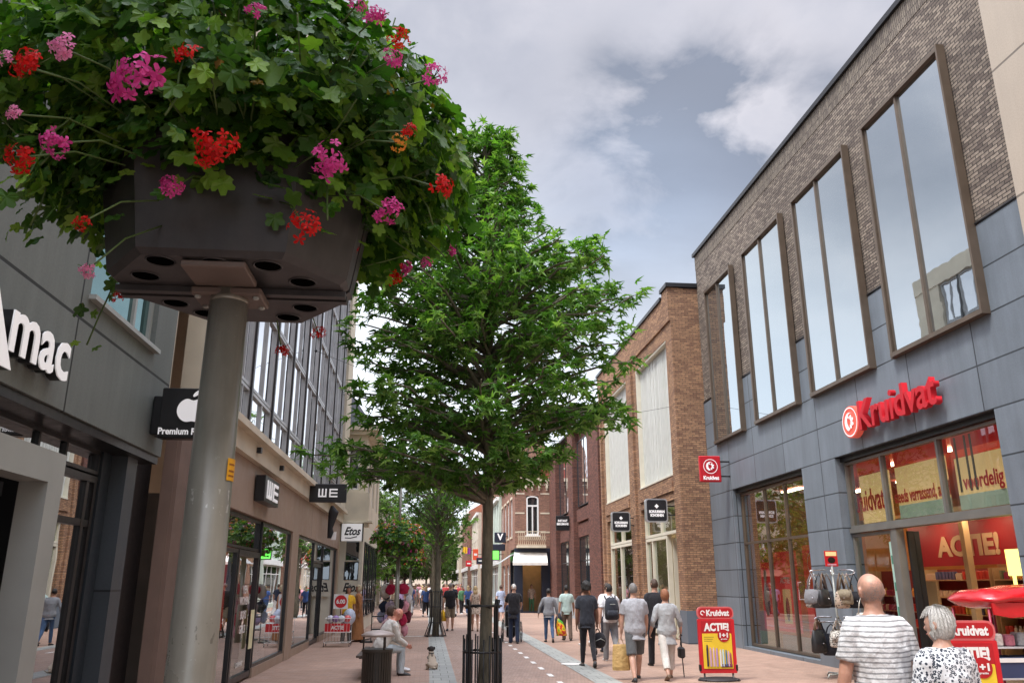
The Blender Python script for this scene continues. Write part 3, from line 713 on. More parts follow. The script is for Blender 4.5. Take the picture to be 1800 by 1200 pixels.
fH.box(mb, 5.45, 7.82, 8.2, 8.42, -.02, .16); fH.box(mb, 5.5, 7.8, 7.95, 8.0, 0, .05)
for x in (5.7, 6.2, 6.65, 7.1, 7.6):
    fH.box(mb, x-.07, x+.07, 7.75, 8.2, 0, .14); fH.box(mb, x-.05, x+.05, 7.6, 7.75, 0, .08)
for z in (9.0, 9.9): fH.box(mb, 7.18, 7.5, z, z+.1, .03, .06)
fs_.box(mb, 53.8, 63.5, 8.2, 8.4, 0, .15)
for a, b, c, d in wl: fs_.box(mb, a-.1, b+.1, d, d+.15, 0, .04); fs_.box(mb, a-.1, b+.1, c-.12, c, 0, .06)
part('stone_band', mb, mat('pale_stone', (.62,.55,.42), .7), hs)
def arch_window(fc, x0, x1, z0, z1):
    mb = MB(); cxx = (x0+x1)/2; r = (x1-x0)/2; zt = z1-.18
    outer = [(x0, z0), (x1, z0), (x1, zt)] + [(cxx+r*math.cos(R(k*18)), zt+.18*math.sin(R(k*18))) for k in range(1, 10)] + [(x0, zt)]
    i_ = .09; inner = [(x0+i_, z0+i_), (x1-i_, z0+i_), (x1-i_, zt)] + [(cxx+(r-i_)*math.cos(R(k*18)), zt+.1*math.sin(R(k*18))) for k in range(1, 10)] + [(x0+i_, zt)]
    n = len(outer); vs = [fc.P(a, b, .01) for a, b in outer]+[fc.P(a, b, .01) for a, b in inner]+[fc.P(a, b, -.1) for a, b in outer]+[fc.P(a, b, -.1) for a, b in inner]
    fs = []
    for k in range(n):
        j = (k+1) % n; fs += [(k, j, j+n, k+n), (k+n, j+n, j+3*n, k+3*n), (k, k+2*n, j+2*n, j)]
    mb.add(vs, fs)
    if z1-z0 > 1.5: fc.box(mb, cxx-.04, cxx+.04, z0+.09, zt-.45, -.05, 0); fc.box(mb, x0+.09, x1-.09, zt-.5, zt-.4, -.06, .005)
    fc.box(mb, x0-.08, x1+.08, z0-.1, z0-.002, -.05, .1)
    w = part('window', mb, M_white, hs)
    g = MB(); fc.box(g, x0+.05, x1-.05, z0+.05, z1-.06, -.12, -.08); part('pane', g, M_mirs, w)
arch_window(fH, *w1); arch_window(fH, 6.38, 6.80, 8.75, 9.75)
for a, b, c, d in wl: fs_.window(hs, a, b, c, d, M_white, M_mirs, mull=[(a+b)/2], trans=[6.4], d=-.1)
# balcony, shop front
mb = MB(); fH.box(mb, 5.6, 7.45, 3.95, 4.1, 0, .55); part('balcony_slab', mb, mat('pale_stone', (.62,.55,.42), .7), hs)
mb = MB()
for z in (4.12, 4.95): mb.box(5.62, 7.43, HY-.53, HY-.50, z, z+.03)
x = 5.65
while x < 7.42:
    mb.tube([(x, HY-.515, 4.13), (x+.05, HY-.53, 4.4), (x, HY-.515, 4.65), (x+.05, HY-.515, 4.95)], .012, 5)
    mb.tube([(x+.06+.05*math.cos(a), HY-.515, 4.55+.12*math.sin(a)) for a in [k*math.pi/4 for k in range(9)]], .01, 4); x += .13
part('balcony_railing', mb, mat('cream_iron', (.66,.58,.42), .5), hs)
M_navy = mat('navy_paint', (.012,.018,.035), .35)
mb = MB(); fH.wall(mb, 5.5, 7.8, 0, 3.7, [(6.0, 7.2, .1, 3.1)], -.3, .02); fH.box(mb, 5.48, 7.82, 3.7, 3.94, -.3, .1)
fs_.wall(mb, 53.8, 56.5, 0, 3.7, [(54.3, 56.2, .5, 3.1)], -.3, .02); part('shop_front', mb, M_navy, hs)
mb = MB(); fs_.wall(mb, 56.5, 63.5, 0, 3.9, [(57.2, 59.4, .4, 3.0), (60.2, 62.6, .4, 3.0)], -.3, 0); part('side_wall', mb, M_rb, hs)
for a, b in ((57.2, 59.4), (60.2, 62.6), (54.3, 56.2)): fs_.window(hs, a, b, .45, 3.0, M_white if a > 57 else M_dark, M_mirs, mull=[(a+b)/2], trans=[2.4], d=-.15, name='shop_window')
mb = MB(); mb.box(5.8, 7.79, HY+2.4, HY+2.5, 0, 3.9); mb.box(5.8, 7.79, HY+.3, HY+2.4, 3.6, 3.7); part('shop_interior', mb, mat('warm_wall', (.62,.42,.22), .8), hs)
mb = MB(); mb.box(6.3, 6.9, HY+1, HY+1.1, 3.5, 3.55); part('ceiling_light', mb, emit('shop_tube', (1,.82,.55), 10), hs)
mb = MB(); mb.add([(5.45,HY-.05,3.68),(7.55,HY-.05,3.68),(7.45,HY-1.15,3.02),(5.25,HY-1.15,3.02),(5.45,HY-.05,3.64),(7.55,HY-.05,3.64),(7.45,HY-1.15,2.98),(5.25,HY-1.15,2.98)],
    [(0,3,2,1),(4,5,6,7),(0,1,5,4),(1,2,6,5),(2,3,7,6),(3,0,4,7)])
mb.box(5.25, 7.45, HY-1.17, HY-1.15, 2.86, 3.02); part('awning', mb, mat('awning_white', (.80,.78,.72), .8), hs)
mb = MB(); mb.add([(5.45,53.9,3.6),(5.45,56.4,3.6),(4.5,56.3,3.0),(4.5,54.0,3.0),(5.45,53.9,3.56),(5.45,56.4,3.56),(4.5,56.3,2.96),(4.5,54.0,2.96)],
    [(0,3,2,1),(4,5,6,7),(0,1,5,4),(1,2,6,5),(2,3,7,6),(3,0,4,7)]); part('awning', mb, mat('awning_grey', (.35,.36,.36), .8), hs)
mb = MB(); mb.add([(5.5,53.6,8.4),(11,53.6,8.4),(11,63.5,8.4),(5.5,63.5,8.4),(7.6,55.4,10.6),(10,55.4,10.6),(10,62,10.6),(7.6,62,10.6)],
    [(0,3,2,1),(4,5,6,7),(0,1,5,4),(1,2,6,5),(2,3,7,6),(3,0,4,7)]); part('roof', mb, mat('slate_roof', (.07,.075,.09), .7), hs)
mb = MB(); mb.box(5.8, 12, 63.2, 63.5, 0, 8.4); mb.box(7.8, 12, HY, HY+.3, 0, 8.4); mb.box(7.79, 7.85, HY+.31, 63.1, 0, 8.3); part('end_wall', mb, M_rb, hs)
t = thing('blade_sign', (5.1, 58.2, 4.3), 'small navy sign with a white V on the side of the old corner house', 'sign')
mb = MB(); mb.bbox(4.55, 5.35, 58.2, 58.35, 4.5, 5.2, .02); mb.bbox(4.3, 5.3, 58.1, 58.3, 3.95, 4.4, .05); part('box', mb, M_navy, t)
text('lettering', 'V', .6, (4.95, 58.18, 4.87), (1,0,0), t, M_whitel, .003, .02)
mb = MB(); mb.box(5.3, 5.5, 58.25, 58.3, 4.9, 4.95); part('bracket', mb, M_dark, t)
t = thing('blade_sign', (4.8, 61.5, 3.6), 'bright green lit square sign in a black frame, beyond the old house', 'sign')
mb = MB(); mb.box(4.45, 5.2, 61.5, 61.6, 3.4, 4.2); part('frame', mb, M_black, t)
mb = MB(); mb.box(4.52, 5.13, 61.48, 61.5, 3.47, 4.13); part('lit_face', mb, emit('green_lit', (.12,.85,.08), .9), t)
mb = MB(); mb.box(5.2, 5.5, 61.53, 61.57, 3.8, 3.84); part('bracket', mb, M_dark, t)

# ------------------------------------------------------------------ far right terrace and far left houses
def terrace(side, x, y0, y1, h, wm, label, nwin, floors, fm, depth=10, shop=True, roof=None, pitched=False):
    f = Fac(side, x); t = thing('shop_house', (x, (y0+y1)/2, 0), label, 'building')
    sgn = 1 if side == 'R' else -1; ops = []; step = (y1-y0)/nwin; fh = (h-3.6)/floors
    for fl in range(floors):
        for i in range(nwin): a = y0+step*(i+.28); ops.append((a, a+step*.44, 3.9+fl*fh+.4, 3.9+fl*fh+fh*.82))
    sh = (y0+.4, y1-.4, .3, 3.1)
    mb = MB(); f.wall(mb, y0, y1, 0, h, ops+[sh], -.3, 0); part('wall', mb, wm, t)
    for o in ops: f.window(t, *o, fm, M_mirs, mull=[(o[0]+o[1])/2], trans=[o[2]+(o[3]-o[2])*.65], d=-.12, fw=.07)
    f.window(t, *sh, fm, M_mirs, mull=[sh[0]+(sh[1]-sh[0])*k/4 for k in (1,2,3)], trans=[2.5], d=-.12, name='shop_window')
    mb = MB(); f.box(mb, y0, y1, 3.15, 3.55, 0, .12); f.box(mb, y0, y1, h-.25, h, 0, .22); part('cornice', mb, fm, t)
    X1 = x+sgn*.3; X2 = x+sgn*depth
    mb = MB(); mb.box(X1, X2, y0, y0+.25, 0, h); mb.box(X1, X2, y1-.25, y1, 0, h); mb.box(X2-sgn*.2, X2, y0+.25, y1-.25, 0, h); part('end_wall', mb, wm, t)
    mb = MB()
    if pitched:
        a = x; b = X2; m = (a+b)/2
        mb.add([(a,y0,h),(b,y0,h),(b,y1,h),(a,y1,h),(m,y0,h+3),(m,y1,h+3)], [(0,1,2,3),(0,4,1),(3,2,5),(0,3,5,4),(1,4,5,2)])
    else: mb.box(X1, X2-sgn*.21, y0+.26, y1-.26, h-.2, h-.05)
    part('roof', mb, mat('slate_roof', (.07,.075,.09), .7) if not pitched or roof is None else roof, t)
    return t
M_mint = mat('mint_render', (.50,.58,.50), .7, 0, var=.08); M_beige = mat('beige_render', (.58,.52,.42), .8, 0, var=.1)
M_tile = mat('orange_tile', (.30,.12,.07), .8)
terrace('R', 5.3, 63.6, 71, 8.2, M_mint, 'pale mint rendered shop house beyond the old corner house', 3, 1, M_white)
terrace('R', 5.0, 71.2, 80, 9.6, M_rb, 'brown brick shop house far down the right side of the street', 3, 2, M_white, pitched=True)
terrace('R', 4.7, 80.2, 92, 8.4, M_beige, 'beige rendered shop house far down on the right, with pink and white signs', 4, 2, M_white, pitched=True, roof=M_tile)
terrace('R', 4.3, 92.2, 108, 9.5, M_rb, 'far brick shop house with orange tiled roof on the right side', 5, 2, M_white, pitched=True, roof=M_tile)
terrace('R', 3.9, 108.2, 140, 9.0, M_cream, 'most distant cream shop house on the right of the street', 9, 2, M_white, pitched=True)
terrace('L', -4.2, 58, 72, 9.0, M_cream, 'cream rendered house behind the trees on the left of the street', 4, 2, M_white, pitched=True, roof=M_tile)
terrace('L', -4.0, 72.2, 90, 8.2, M_beige, 'beige house behind the street trees far down the left side', 5, 2, M_white, pitched=True)
terrace('L', -3.6, 90.2, 130, 9.5, M_rb, 'distant brown brick row house on the left side of the street', 9, 2, M_white, pitched=True, roof=M_tile)
fE = Fac('F', 165)
t = thing('end_building', (0, 165, 0), 'pale building closing the far end of the street', 'building')
ops = [(-18+i*3.0, -16.6+i*3.0, 4+k*3, 6+k*3) for i in range(13) for k in range(2)]
mb = MB(); fE.wall(mb, -20, 22, 0, 10.5, ops, -.3, 0); part('wall', mb, M_beige, t)
for o in ops: fE.window(t, *o, M_white, M_mirs, d=-.12)
mb = MB(); mb.box(-20, 22, 165.3, 176, 9.9, 10.4); mb.box(-20, 22, 175.8, 176, 0, 9.9); mb.box(-20,-19.8,165.3,175.7,0,9.8); mb.box(21.8,22,165.3,175.7,0,9.8); part('roof', mb, mat('slate_roof', (.07,.075,.09), .7), t)

# ------------------------------------------------------------------ left: dark green-grey electronics shop
LX = -3.3; fL = Fac('L', LX)
am = thing('shop_building', (LX, 5, 0), 'dark green grey concrete electronics shop on the left behind the planter', 'building')
wA = (7.72, 9.62, 4.38, 6.1)
mb = MB(); fL.wall(mb, -14, 10.33, 3.21, 11.5, [wA, (2.6, 4.6, 4.38, 6.1), (-2.4, -.4, 4.38, 6.1), (7.72, 9.62, 8.0, 9.7), (2.6, 4.6, 8.0, 9.7)], -.3, 0)
fL.box(mb, 10.02, 10.33, 3.21, 11.5, -3.2, -.31); part('concrete_wall', mb, M_concrete, am)
mb = MB(); fL.box(mb, -14, 10.36, 11.5, 11.62, -.5, .06); part('coping', mb, M_dark, am)
for a, b, c, d in ((7.72, 9.62, 4.38, 6.1), (2.6, 4.6, 4.38, 6.1), (-2.4, -.4, 4.38, 6.1), (7.72, 9.62, 8.0, 9.7), (2.6, 4.6, 8.0, 9.7)):
    fL.window(am, a, b, c, d, M_grey, mirror('teal_window_glass', (.5,.72,.72), (.02,.05,.05), .3), mull=[b-.55], d=-.1)
    mb = MB(); fL.box(mb, a-.03, b+.03, c-.05, c-.002, -.05, .07); part('window_sill', mb, M_grey, am)
mb = MB(); fL.box(mb, -14, 10.33, 3.12, 3.2, -.6, -.03); fL.box(mb, -14, 10.3, 2.86, 3.12, -.6, -.42); part('fascia_underside', mb, M_black, am)
# portal, glazing, posts
mb = MB(); fL.box(mb, 7.47, 7.76, 0, 2.84, -.24, .0); fL.box(mb, 3.6, 7.47, 2.57, 2.84, -.24, .0); fL.box(mb, 3.3, 3.6, 0, 2.84, -.24, .0); part('entrance_portal', mb, M_grey, am)
mb = MB(); fL.box(mb, 7.0, 7.06, 0, 2.5, -.42, -.36); fL.box(mb, 7.36, 7.42, 0, 2.56, -.42, -.36); fL.box(mb, 3.62, 7.42, 2.44, 2.56, -.46, -.34); fL.box(mb, 5.5, 5.62, 0, 2.44, -.46, -.38)
d_ = part('entrance_door', mb, M_black, am); g = MB(); fL.box(g, 3.62, 7.36, .02, 2.44, -.41, -.40); part('pane', g, M_glassd, d_)
M_glassb = glass('dim_shop_glass', (.30,.34,.33), 2.2, .22)
fL.window(am, 7.82, 9.35, .15, 2.84, M_black, M_glassb, mull=[9.12], trans=[2.34], fw=.07, d=-.36, name='shop_window')
fL.window(am, 3.3, 9.35, 2.86, 3.12, M_black, M_glassb, mull=[4.6, 6.0, 7.0, 7.9, 8.5], fw=.04, d=-.36, name='transom_window')
fL.window(am, -6, 3.28, .15, 2.84, M_black, M_glassb, mull=[-3, 0], fw=.07, d=-.36, name='shop_window')
mb = MB(); fL.box(mb, 9.37, 9.62, 0, 3.12, -.5, -.30); part('corner_post', mb, mat('blue_black_panel', (.022,.03,.038), .4), am)
mb = MB(); fL.box(mb, 9.66, 9.98, 0, 3.14, -.5, -.14); part('pillar', mb, slabs('blue_grey_pillar', (.055,.068,.08), 3, 1.55, 0, .1, .012, .3, .45), am)
mb = MB(); fL.box(mb, 10.37, 11.09, 0, 5.2, -3.0, -.34); part('recess_shade', mb, M_black, am)  # solid black block filling the gap, its dark colour stands for shade
mb = MB(); fL.box(mb, -14, 10.0, 0, .05, -7, -.5); fL.box(mb, -14, 10, .05, 3.1, -7.1, -7); part('shop_interior', mb, mat('white_interior', (.42,.42,.40), .7), am)
opaque_shell(am, LX-12, LX-.3, -14, 10.01, 3.25, 11.4, M_concrete, 'side_wall')
t = thing('wall_sign', fL.P(6.6, 3.3, 0), 'large white raised letters Amac on the dark concrete fascia', 'sign')
for s, y0_, y1_, z0_, z1_ in (('A', 5.62, 6.55, 3.33, 3.95), ('m', 6.46, 6.93, 3.475, 3.81), ('a', 6.97, 7.24, 3.465, 3.81), ('c', 7.27, 7.53, 3.465, 3.81)):
    y0_, y1_, z0_, z1_ = y0_*.958, y1_*.958, 1.72+(z0_-1.72)*.958, 1.72+(z1_-1.72)*.958
    c = ((y0_+y1_)/2, (z0_+z1_)/2)
    text('letter', s, .7, fL.P(c[0], c[1], .125), fL.right(), t, M_whitel, .006, .012, fit=(y1_-y0_, z1_-z0_))
    text('letter_side', s, .7, fL.P(c[0], c[1], .072), fL.right(), t, M_black, .044, .012, fit=(y1_-y0_, z1_-z0_))
# computer shop blade sign
t = thing('blade_sign', (-2.95, 9.8, 3.35), 'black blade sign with white fruit emblem and the words Premium Reseller', 'sign')
mb = MB(); mb.bbox(-3.14, -2.45, 9.62, 9.78, 3.33, 3.92, .01); part('front_box', mb, M_black, t)
mb = MB(); mb.bbox(-3.29, -2.9, 9.80, 10.1, 3.40, 3.86, .01); part('rear_box', mb, M_black, t)
text('lettering', 'Premium Reseller', .105, (-2.80, 9.61, 3.405), (1,0,0), t, M_whitel, .002, .003, sx=.9)
ap = []
for k in range(40):
    a = 2*math.pi*k/40; r = .165*(1+.06*math.cos(2*a)-.05*abs(math.sin(a))**3)
    x = r*math.cos(a); z = r*math.sin(a)*1.02
    z -= .035*math.exp(-(x/.05)**2)*(1 if z > 0 else -.6)
    if math.hypot(x-.19, z-.02) < .085:
        v = Vector((x-.19, z-.02)).normalized()*.085; x, z = .19+v.x, .02+v.y
    ap.append((x, z))
mb = MB(); c = Vector((-2.775, 9.607, 3.655)); mb.prism(ap, c, (1,0,0), (0,0,1), (0,-.006,0))
lf = [(.055*math.cos(a)*(1), .022*math.sin(a)) for a in [k*math.pi/6 for k in range(12)]]
mb.prism(lf, c+Vector((.03,0,.20)), (.7,0,.7), (-.7,0,.7), (0,-.006,0)); part('emblem', mb, M_whitel, t)

# ------------------------------------------------------------------ clothing shop (brown fascia) with window wall above
we = thing('shop_building', (LX, 20, 0), 'brown fronted clothing shop with dark finned window wall above, on the left', 'building')
mb = MB()
s = 11.12
while s < 11.72: fL.box(mb, s, s+.022, 0, 4.2, -.05, -.0); s += .042
fL.box(mb, 11.1, 11.75, 0, 4.2, -.2, -.05); part('ribbed_panel', mb, mat('pink_ribbed', (.22,.15,.12), .6), we)
O1 = (14.0, 20.75, .0, 2.95); O2 = (21.75, 31.0, .0, 2.95)
mb = MB(); fL.wall(mb, 11.75, 31.4, 0, 3.88, [O1, O2], -.3, 0); part('brown_fascia', mb, M_brown, we)
mb = MB()
for s in (13.1, 23.9): fL.box(mb, s, s+.012, 2.96, 3.87, 0, .002)
part('panel_joint', mb, M_black, we)
mb = MB(); fL.box(mb, 11.75, 31.4, 3.88, 4.22, -.3, .12); fL.box(mb, 11.75, 31.45, 4.22, 4.34, -.3, .26); part('cream_ledge', mb, M_cream, we)
mb = MB()
for s in (15.2, 17.6): fL.box(mb, s, s+.12, 4.02, 4.12, .12, .2)
part('small_fixture', mb, M_dark, we)
mb = MB(); fL.box(mb, 29.7, 31.4, 4.34, 13.6, -.3, .16); fL.box(mb, 11.75, 13.2, 4.34, 13.6, -.3, .16); fL.box(mb, 11.75, 31.4, 13.6, 14.3, -.3, .2); part('cream_column', mb, M_cream, we)
mb = MB(); ms = []
s = 14.45
rows = [4.36, 5.05, 6.78, 8.45, 10.15, 11.9, 13.6]
while s < 29.7: ms.append(s); s += 2.02
for s in ms: fL.box(mb, s-.05, s+.05, 4.34, 13.6, -.1, .12)
part('fin', mb, mat('black_brown_fin', (.016,.012,.012), .4), we)
edges = [13.2]+ms+[29.7]
for i in range(len(edges)-1):
    a, b = edges[i]+.05, edges[i+1]-.05
    for k in range(len(rows)-1):
        if b-a < .3: continue
        fL.window(we, a, b, rows[k], rows[k+1]-.02, mat('aluminium', (.40,.40,.40), .4, .5), M_mirw, mull=[a+(b-a)*.55] , fw=.055, mw=.05, d=.03, dep=.1)
opaque_shell(we, LX-12, LX-.3, 11.1, 31.4, 4.0, 14.2, M_cream, 'side_wall')
M_glassw = glass('clear_shop_glass', (.72,.76,.72), 1.9, .12)
# door leaf + windows
fL.window(we, 15.35, 17.2, .05, 2.32, M_black, M_glass, fw=.10, d=-.1, dep=.1, name='shop_door')
fL.window(we, 14.02, 17.2, 2.34, 2.93, M_black, M_glassd, fw=.05, d=-.12, name='transom_window')
fL.window(we, 14.02, 15.33, .05, 2.32, M_black, M_glassw, fw=.06, d=-.1, name='shop_window')
fL.window(we, 17.22, 20.73, .18, 2.93, M_black, M_glassw, fw=.06, mull=[], d=-.08, name='shop_window')
fL.window(we, 21.77, 25.1, .18, 2.93, M_black, M_glassw, fw=.05, d=-.08, name='shop_window')
fL.window(we, 25.12, 27.3, 2.34, 2.93, M_black, M_glassw, fw=.05, d=-.08, name='transom_window')
fL.window(we, 25.12, 27.3, .03, 2.32, M_black, M_glass, fw=.10, d=-.12, name='shop_door')
fL.window(we, 27.32, 30.98, .18, 2.93, M_black, M_glassw, fw=.05, d=-.08, name='shop_window')
mb = MB(); 
for a, b in ((17.22, 20.73), (21.77, 25.1), (27.32, 30.98)): fL.box(mb, a, b, 0, .178, -.2, -.02)
part('window_plinth', mb, M_brown, we)
mb = MB(); fL.box(mb, 13.5, 31.2, .0, .04, -7, -.31); fL.box(mb, 13.5, 31.2, 3.0, 3.1, -7, -.31); fL.box(mb, 13.5, 31.2, .04, 3.0, -7.1, -7); fL.box(mb, 13.4, 13.5, .04, 3, -7, -.31)
fL.box(mb, 31.2, 31.3, .04, 3, -7, -.31); fL.box(mb, 21, 21.2, .04, 3, -5, -.31); part('shop_interior', mb, mat('dim_interior', (.22,.19,.16), .8), we)
mb = MB()
for s in (15.0, 17.5, 20, 23, 26, 29): fL.box(mb, s, s+.8, 2.93, 2.97, -1.8, -1.65)
part('ceiling_light', mb, emit('shop_tube', (1,.82,.55), 10), we)
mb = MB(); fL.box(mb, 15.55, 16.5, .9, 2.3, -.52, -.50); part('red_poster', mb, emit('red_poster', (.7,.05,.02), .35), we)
mb = MB(); fL.box(mb, 15.5, 17.0, .3, 2.2, -.7, -.68); part('brown_poster', mb, mat('brown_poster', (.10,.05,.03), .6), we)
for s, z, k in (('MEN', 1.62, .2), ('WOMEN', 1.42, .2), ('BOYS', 1.17, .2), ('GIRLS', .92, .2), ('COMPANY', .32, .12)):
    text('door_lettering', s, k, fL.P(16.3, z, -.085), fL.right(), we, M_white, .001, .004)
mb = MB(); fL.box(mb, 16.75, 17.05, .55, 1.25, -.04, -.03); part('notice', mb, mat('notice_paper', (.75,.72,.45), .7), we)
mb = MB(); mb.box(-3.8,-3.5,18.2,18.7,.2,.9); mb.box(-3.75,-3.55,19.3,19.6,.2,1.3); part('display_block', mb, M_white, we)
t = thing('wall_sign', fL.P(16.5, 3.2, 0), 'black block sign with raised white WE letters flat on the brown fascia', 'sign')
mb = MB(); fL.box(mb, 15.85, 17.35, 3.22, 3.70, .02, .2); part('box', mb, M_black, t)
def WE(parent, c, w, h, right, out):
    right = Vector(right); up = Vector((0,0,1)); n = right.cross(up); c = Vector(c)+n*out; mb = MB(); th = h*.17; g = w*.07
    def bar(x0, x1, z0, z1): mb.prism([(x0,z0),(x1,z0),(x1,z1),(x0,z1)], c, right, up, n*.02)
    W2 = w/2-g; 
    for k in range(3): x = -w/2+(W2-th)*k/2; bar(x, x+th, -h/2+th, h/2)
    bar(-w/2, -w/2+W2, -h/2, -h/2+th)
    bar(g, g+th, -h/2, h/2)
    for k in range(3): z = -h/2+(h-th)*k/2; bar(g+th, w/2, z, z+th)
    part('lettering', mb, M_whitel, parent)
WE(t, fL.P(16.6, 3.46, .2), 1.1, .34, fL.right(), .0)
t = thing('blade_sign', (-2.8, 22.2, 3.8), 'black rectangular blade sign with blocky white WE letters over the pavement', 'sign')
mb = MB(); mb.bbox(-3.18, -2.22, 22.2, 22.36, 3.80, 4.28, .01); part('box', mb, M_black, t)
mb = MB(); mb.box(-3.3,-3.18,22.26,22.3,3.9,3.94); mb.box(-3.3,-3.18,22.26,22.3,4.14,4.18); part('bracket', mb, M_dark, t)
WE(t, (-2.70, 22.2, 4.04), .50, .22, (1,0,0), .0)
t = thing('blade_sign', (-3.15, 27, 3.0), 'small curved black and white projecting sign on the brown fascia', 'sign')
mb = MB(); mb.loft([((-3.05,26.6,3.1),(.12,0,0),(0,.03,0)),((-3.1,26.6,3.4),(.08,0,0),(0,.03,0)),((-3.02,26.6,3.9),(.16,0,0),(0,.04,0)),((-3.08,26.6,4.1),(.04,0,0),(0,.02,0))], 0, 10); part('body', mb, M_dark, t)
mb = MB(); mb.loft([((-2.98,26.56,3.05),(.08,0,0),(0,.02,0)),((-2.93,26.56,3.3),(.04,0,0),(0,.02,0))], 0, 8); part('white_edge', mb, M_white, t)

# ------------------------------------------------------------------ pharmacy corner house with oriel
et = thing('corner_house', (-3, 36, 0), 'cream corner pharmacy with projecting bay and heavy cornice on the left', 'building')
EX = -2.5; fE1 = Fac('F', 32.0); fE2 = Fac('L', EX)
mb = MB(); fE1.wall(mb, -3.5, EX, 3.95, 7.3, [(-3.2,-2.75,5.2,6.8)], -.3, 0)
fE2.wall(mb, 32.3, 41, 3.95, 7.3, [(33.6,34.8,4.9,6.8),(36,37.2,4.9,6.8),(38.6,39.8,4.9,6.8)], -.3, 0)
mb.box(-3.5, -2.3, 31.72, 32.0, 4.0, 5.05); mb.box(-12, -3.5, 32, 32.3, 0, 7.3); mb.box(-12, EX-.31, 40.7, 41, 0, 7.3)
part('cream_wall', mb, M_cream, et)
fE1.window(et, -3.2,-2.75,5.2,6.8, M_white, M_mirs, d=-.1)
for a, b in ((33.6,34.8),(36,37.2),(38.6,39.8)): fE2.window(et, a, b, 4.9, 6.8, M_white, M_mirs, mull=[(a+b)/2], d=-.1)
mb = MB(); mb.box(-3.6, -2.2, 31.75, 41.2, 7.3, 7.45); mb.box(-3.6, -2.05, 31.6, 41.3, 7.45, 7.65); mb.box(-3.6,-2.3,31.7,32.3,3.8,3.94); mb.box(-3.6,-2.15,31.6,32.3,3.94,4.0); part('cornice', mb, M_cream, et)
mb = MB(); mb.add([(-12,31.9,7.65),(-2.3,31.9,7.65),(-2.3,41,7.65),(-12,41,7.65),(-10,33,9.6),(-3.6,33,9.6),(-3.6,40,9.6),(-10,40,9.6)],
    [(0,3,2,1),(4,5,6,7),(0,1,5,4),(1,2,6,5),(2,3,7,6),(3,0,4,7)]); part('roof', mb, mat('slate_roof', (.07,.075,.09), .7), et)
mb = MB(); mb.box(-3.3,-3.12,31.85,32.1,0,3.8); mb.box(-2.58,-2.46,31.85,32.1,0,3.8); mb.box(-3.12,-2.58,31.9,32.1,1.30,1.85); part('shop_frame', mb, M_creamp, et)
fE1.window(et, -3.12,-2.58, 2.55, 3.75, M_creamp, M_mirs, fw=.03, d=.0, name='transom_window'); fE1.window(et, -3.12,-2.58, 1.87, 2.53, M_dark, M_mirs, mull=[-2.85], fw=.03, d=.0, name='shop_window')
mb = MB(); mb.box(-3.12,-2.58,32.0,32.1,0,1.3); mb.box(-2.8,-2.5,32.1,41,0,3.95); part('shop_wall', mb, M_creamp, et)
for a in (33, 35.8, 38.4): fE2.window(et, a, a+2.2, .5, 3.3, M_dark, M_mirs, mull=[a+1.1], d=.02, dep=.06, name='shop_window')
text('lettering', 'Etos', .42, (-2.85, 31.89, 1.6), (1,0,0), et, M_black, .003, .012, shear=.35, sx=.75)
t = thing('blade_sign', (-2.9, 31.5, 3.3), 'white square blade sign with handwritten black lettering on the pharmacy corner', 'sign')
mb = MB(); mb.bbox(-3.24, -2.48, 31.42, 31.62, 3.26, 3.88, .01); part('box', mb, M_whitel, t)
mb = MB(); mb.box(-3.27,-3.24,31.40,31.64,3.24,3.9); mb.box(-2.48,-2.45,31.40,31.64,3.24,3.9); part('frame', mb, M_dark, t)
text('lettering', 'Etos', .40, (-2.86, 31.41, 3.60), (1,0,0), t, M_black, .003, .012, shear=.4, sx=.8)
mb = MB(); mb.tube([(-3.1,31.41,3.37),(-2.9,31.41,3.36),(-2.66,31.41,3.42)], .018, 6); part('underline', mb, M_black, t)
# low red brick house and white garden posts beyond
t = thing('low_house', (-5.5, 52, 0), 'low red brick house front under the trees at the left', 'building')
mb = MB(); mb.box(-9,-3.6,50,57,0,2.2); part('wall', mb, M_redb, t)
mb = MB(); mb.prism([(-.3,0),(5.7,0),(2.7,1.6)], (-9,50,2.2), (1,0,0), (0,0,1), (0,7,0)); part('roof', mb, M_tile, t)
Fac('F', 50).window(t, -8, -6.8, .8, 1.9, M_white, M_mirs, d=.03, dep=.06); Fac('F', 50).window(t, -5.6, -4.4, .8, 1.9, M_white, M_mirs, d=.03, dep=.06)
# ------------------------------------------------------------------ foliage helpers
def add_leaf(mb, c, nrm, tip, size, lobes, m=0, fold=.15):
    """lobed leaf; lobes = [(angle, r_tip, r_notch_after)], c = stalk point"""
    n = nrm.normalized(); t = (tip - n*tip.dot(n))
    if t.length < 1e-5: t = n.orthogonal()
    t.normalize(); b = n.cross(t); vs = [c + t*size*.30 - n*size*.04]
    for a, r, q in lobes:
        d = t*math.cos(a)+b*math.sin(a); vs.append(c + t*size*.30 + d*size*r + n*size*(-fold*r*r*1.5))
        vs.append(c + t*size*.30 + (t*math.cos(q[0])+b*math.sin(q[0]))*size*q[1] + n*size*(fold*.25 if q[1] < .43 else -fold*q[1]*q[1]*1.5))
    k = len(vs)-1
    mb.add(vs, [(0, i, i % k+1) for i in range(1, k+1)], m)
D = math.radians
STAR = [(D(-125), .42, (D(-90), .16)), (D(-62), .62, (D(-32), .20)), (0, .78, (D(32), .20)), (D(62), .62, (D(90), .16)), (D(125), .42, (D(180), .22))]
IVY = [(D(-132), .38, (D(-114), .44)), (D(-100), .37, (D(-84), .34)), (D(-68), .49, (D(-50), .54)), (D(-36), .47, (D(-25), .40)), (D(-9), .60, (D(9), .60)), (D(25), .40, (D(36), .47)), (D(50), .54, (D(68), .49)), (D(84), .34, (D(100), .37)), (D(114), .44, (D(132), .38)), (D(165), .22, (D(180), .14))]
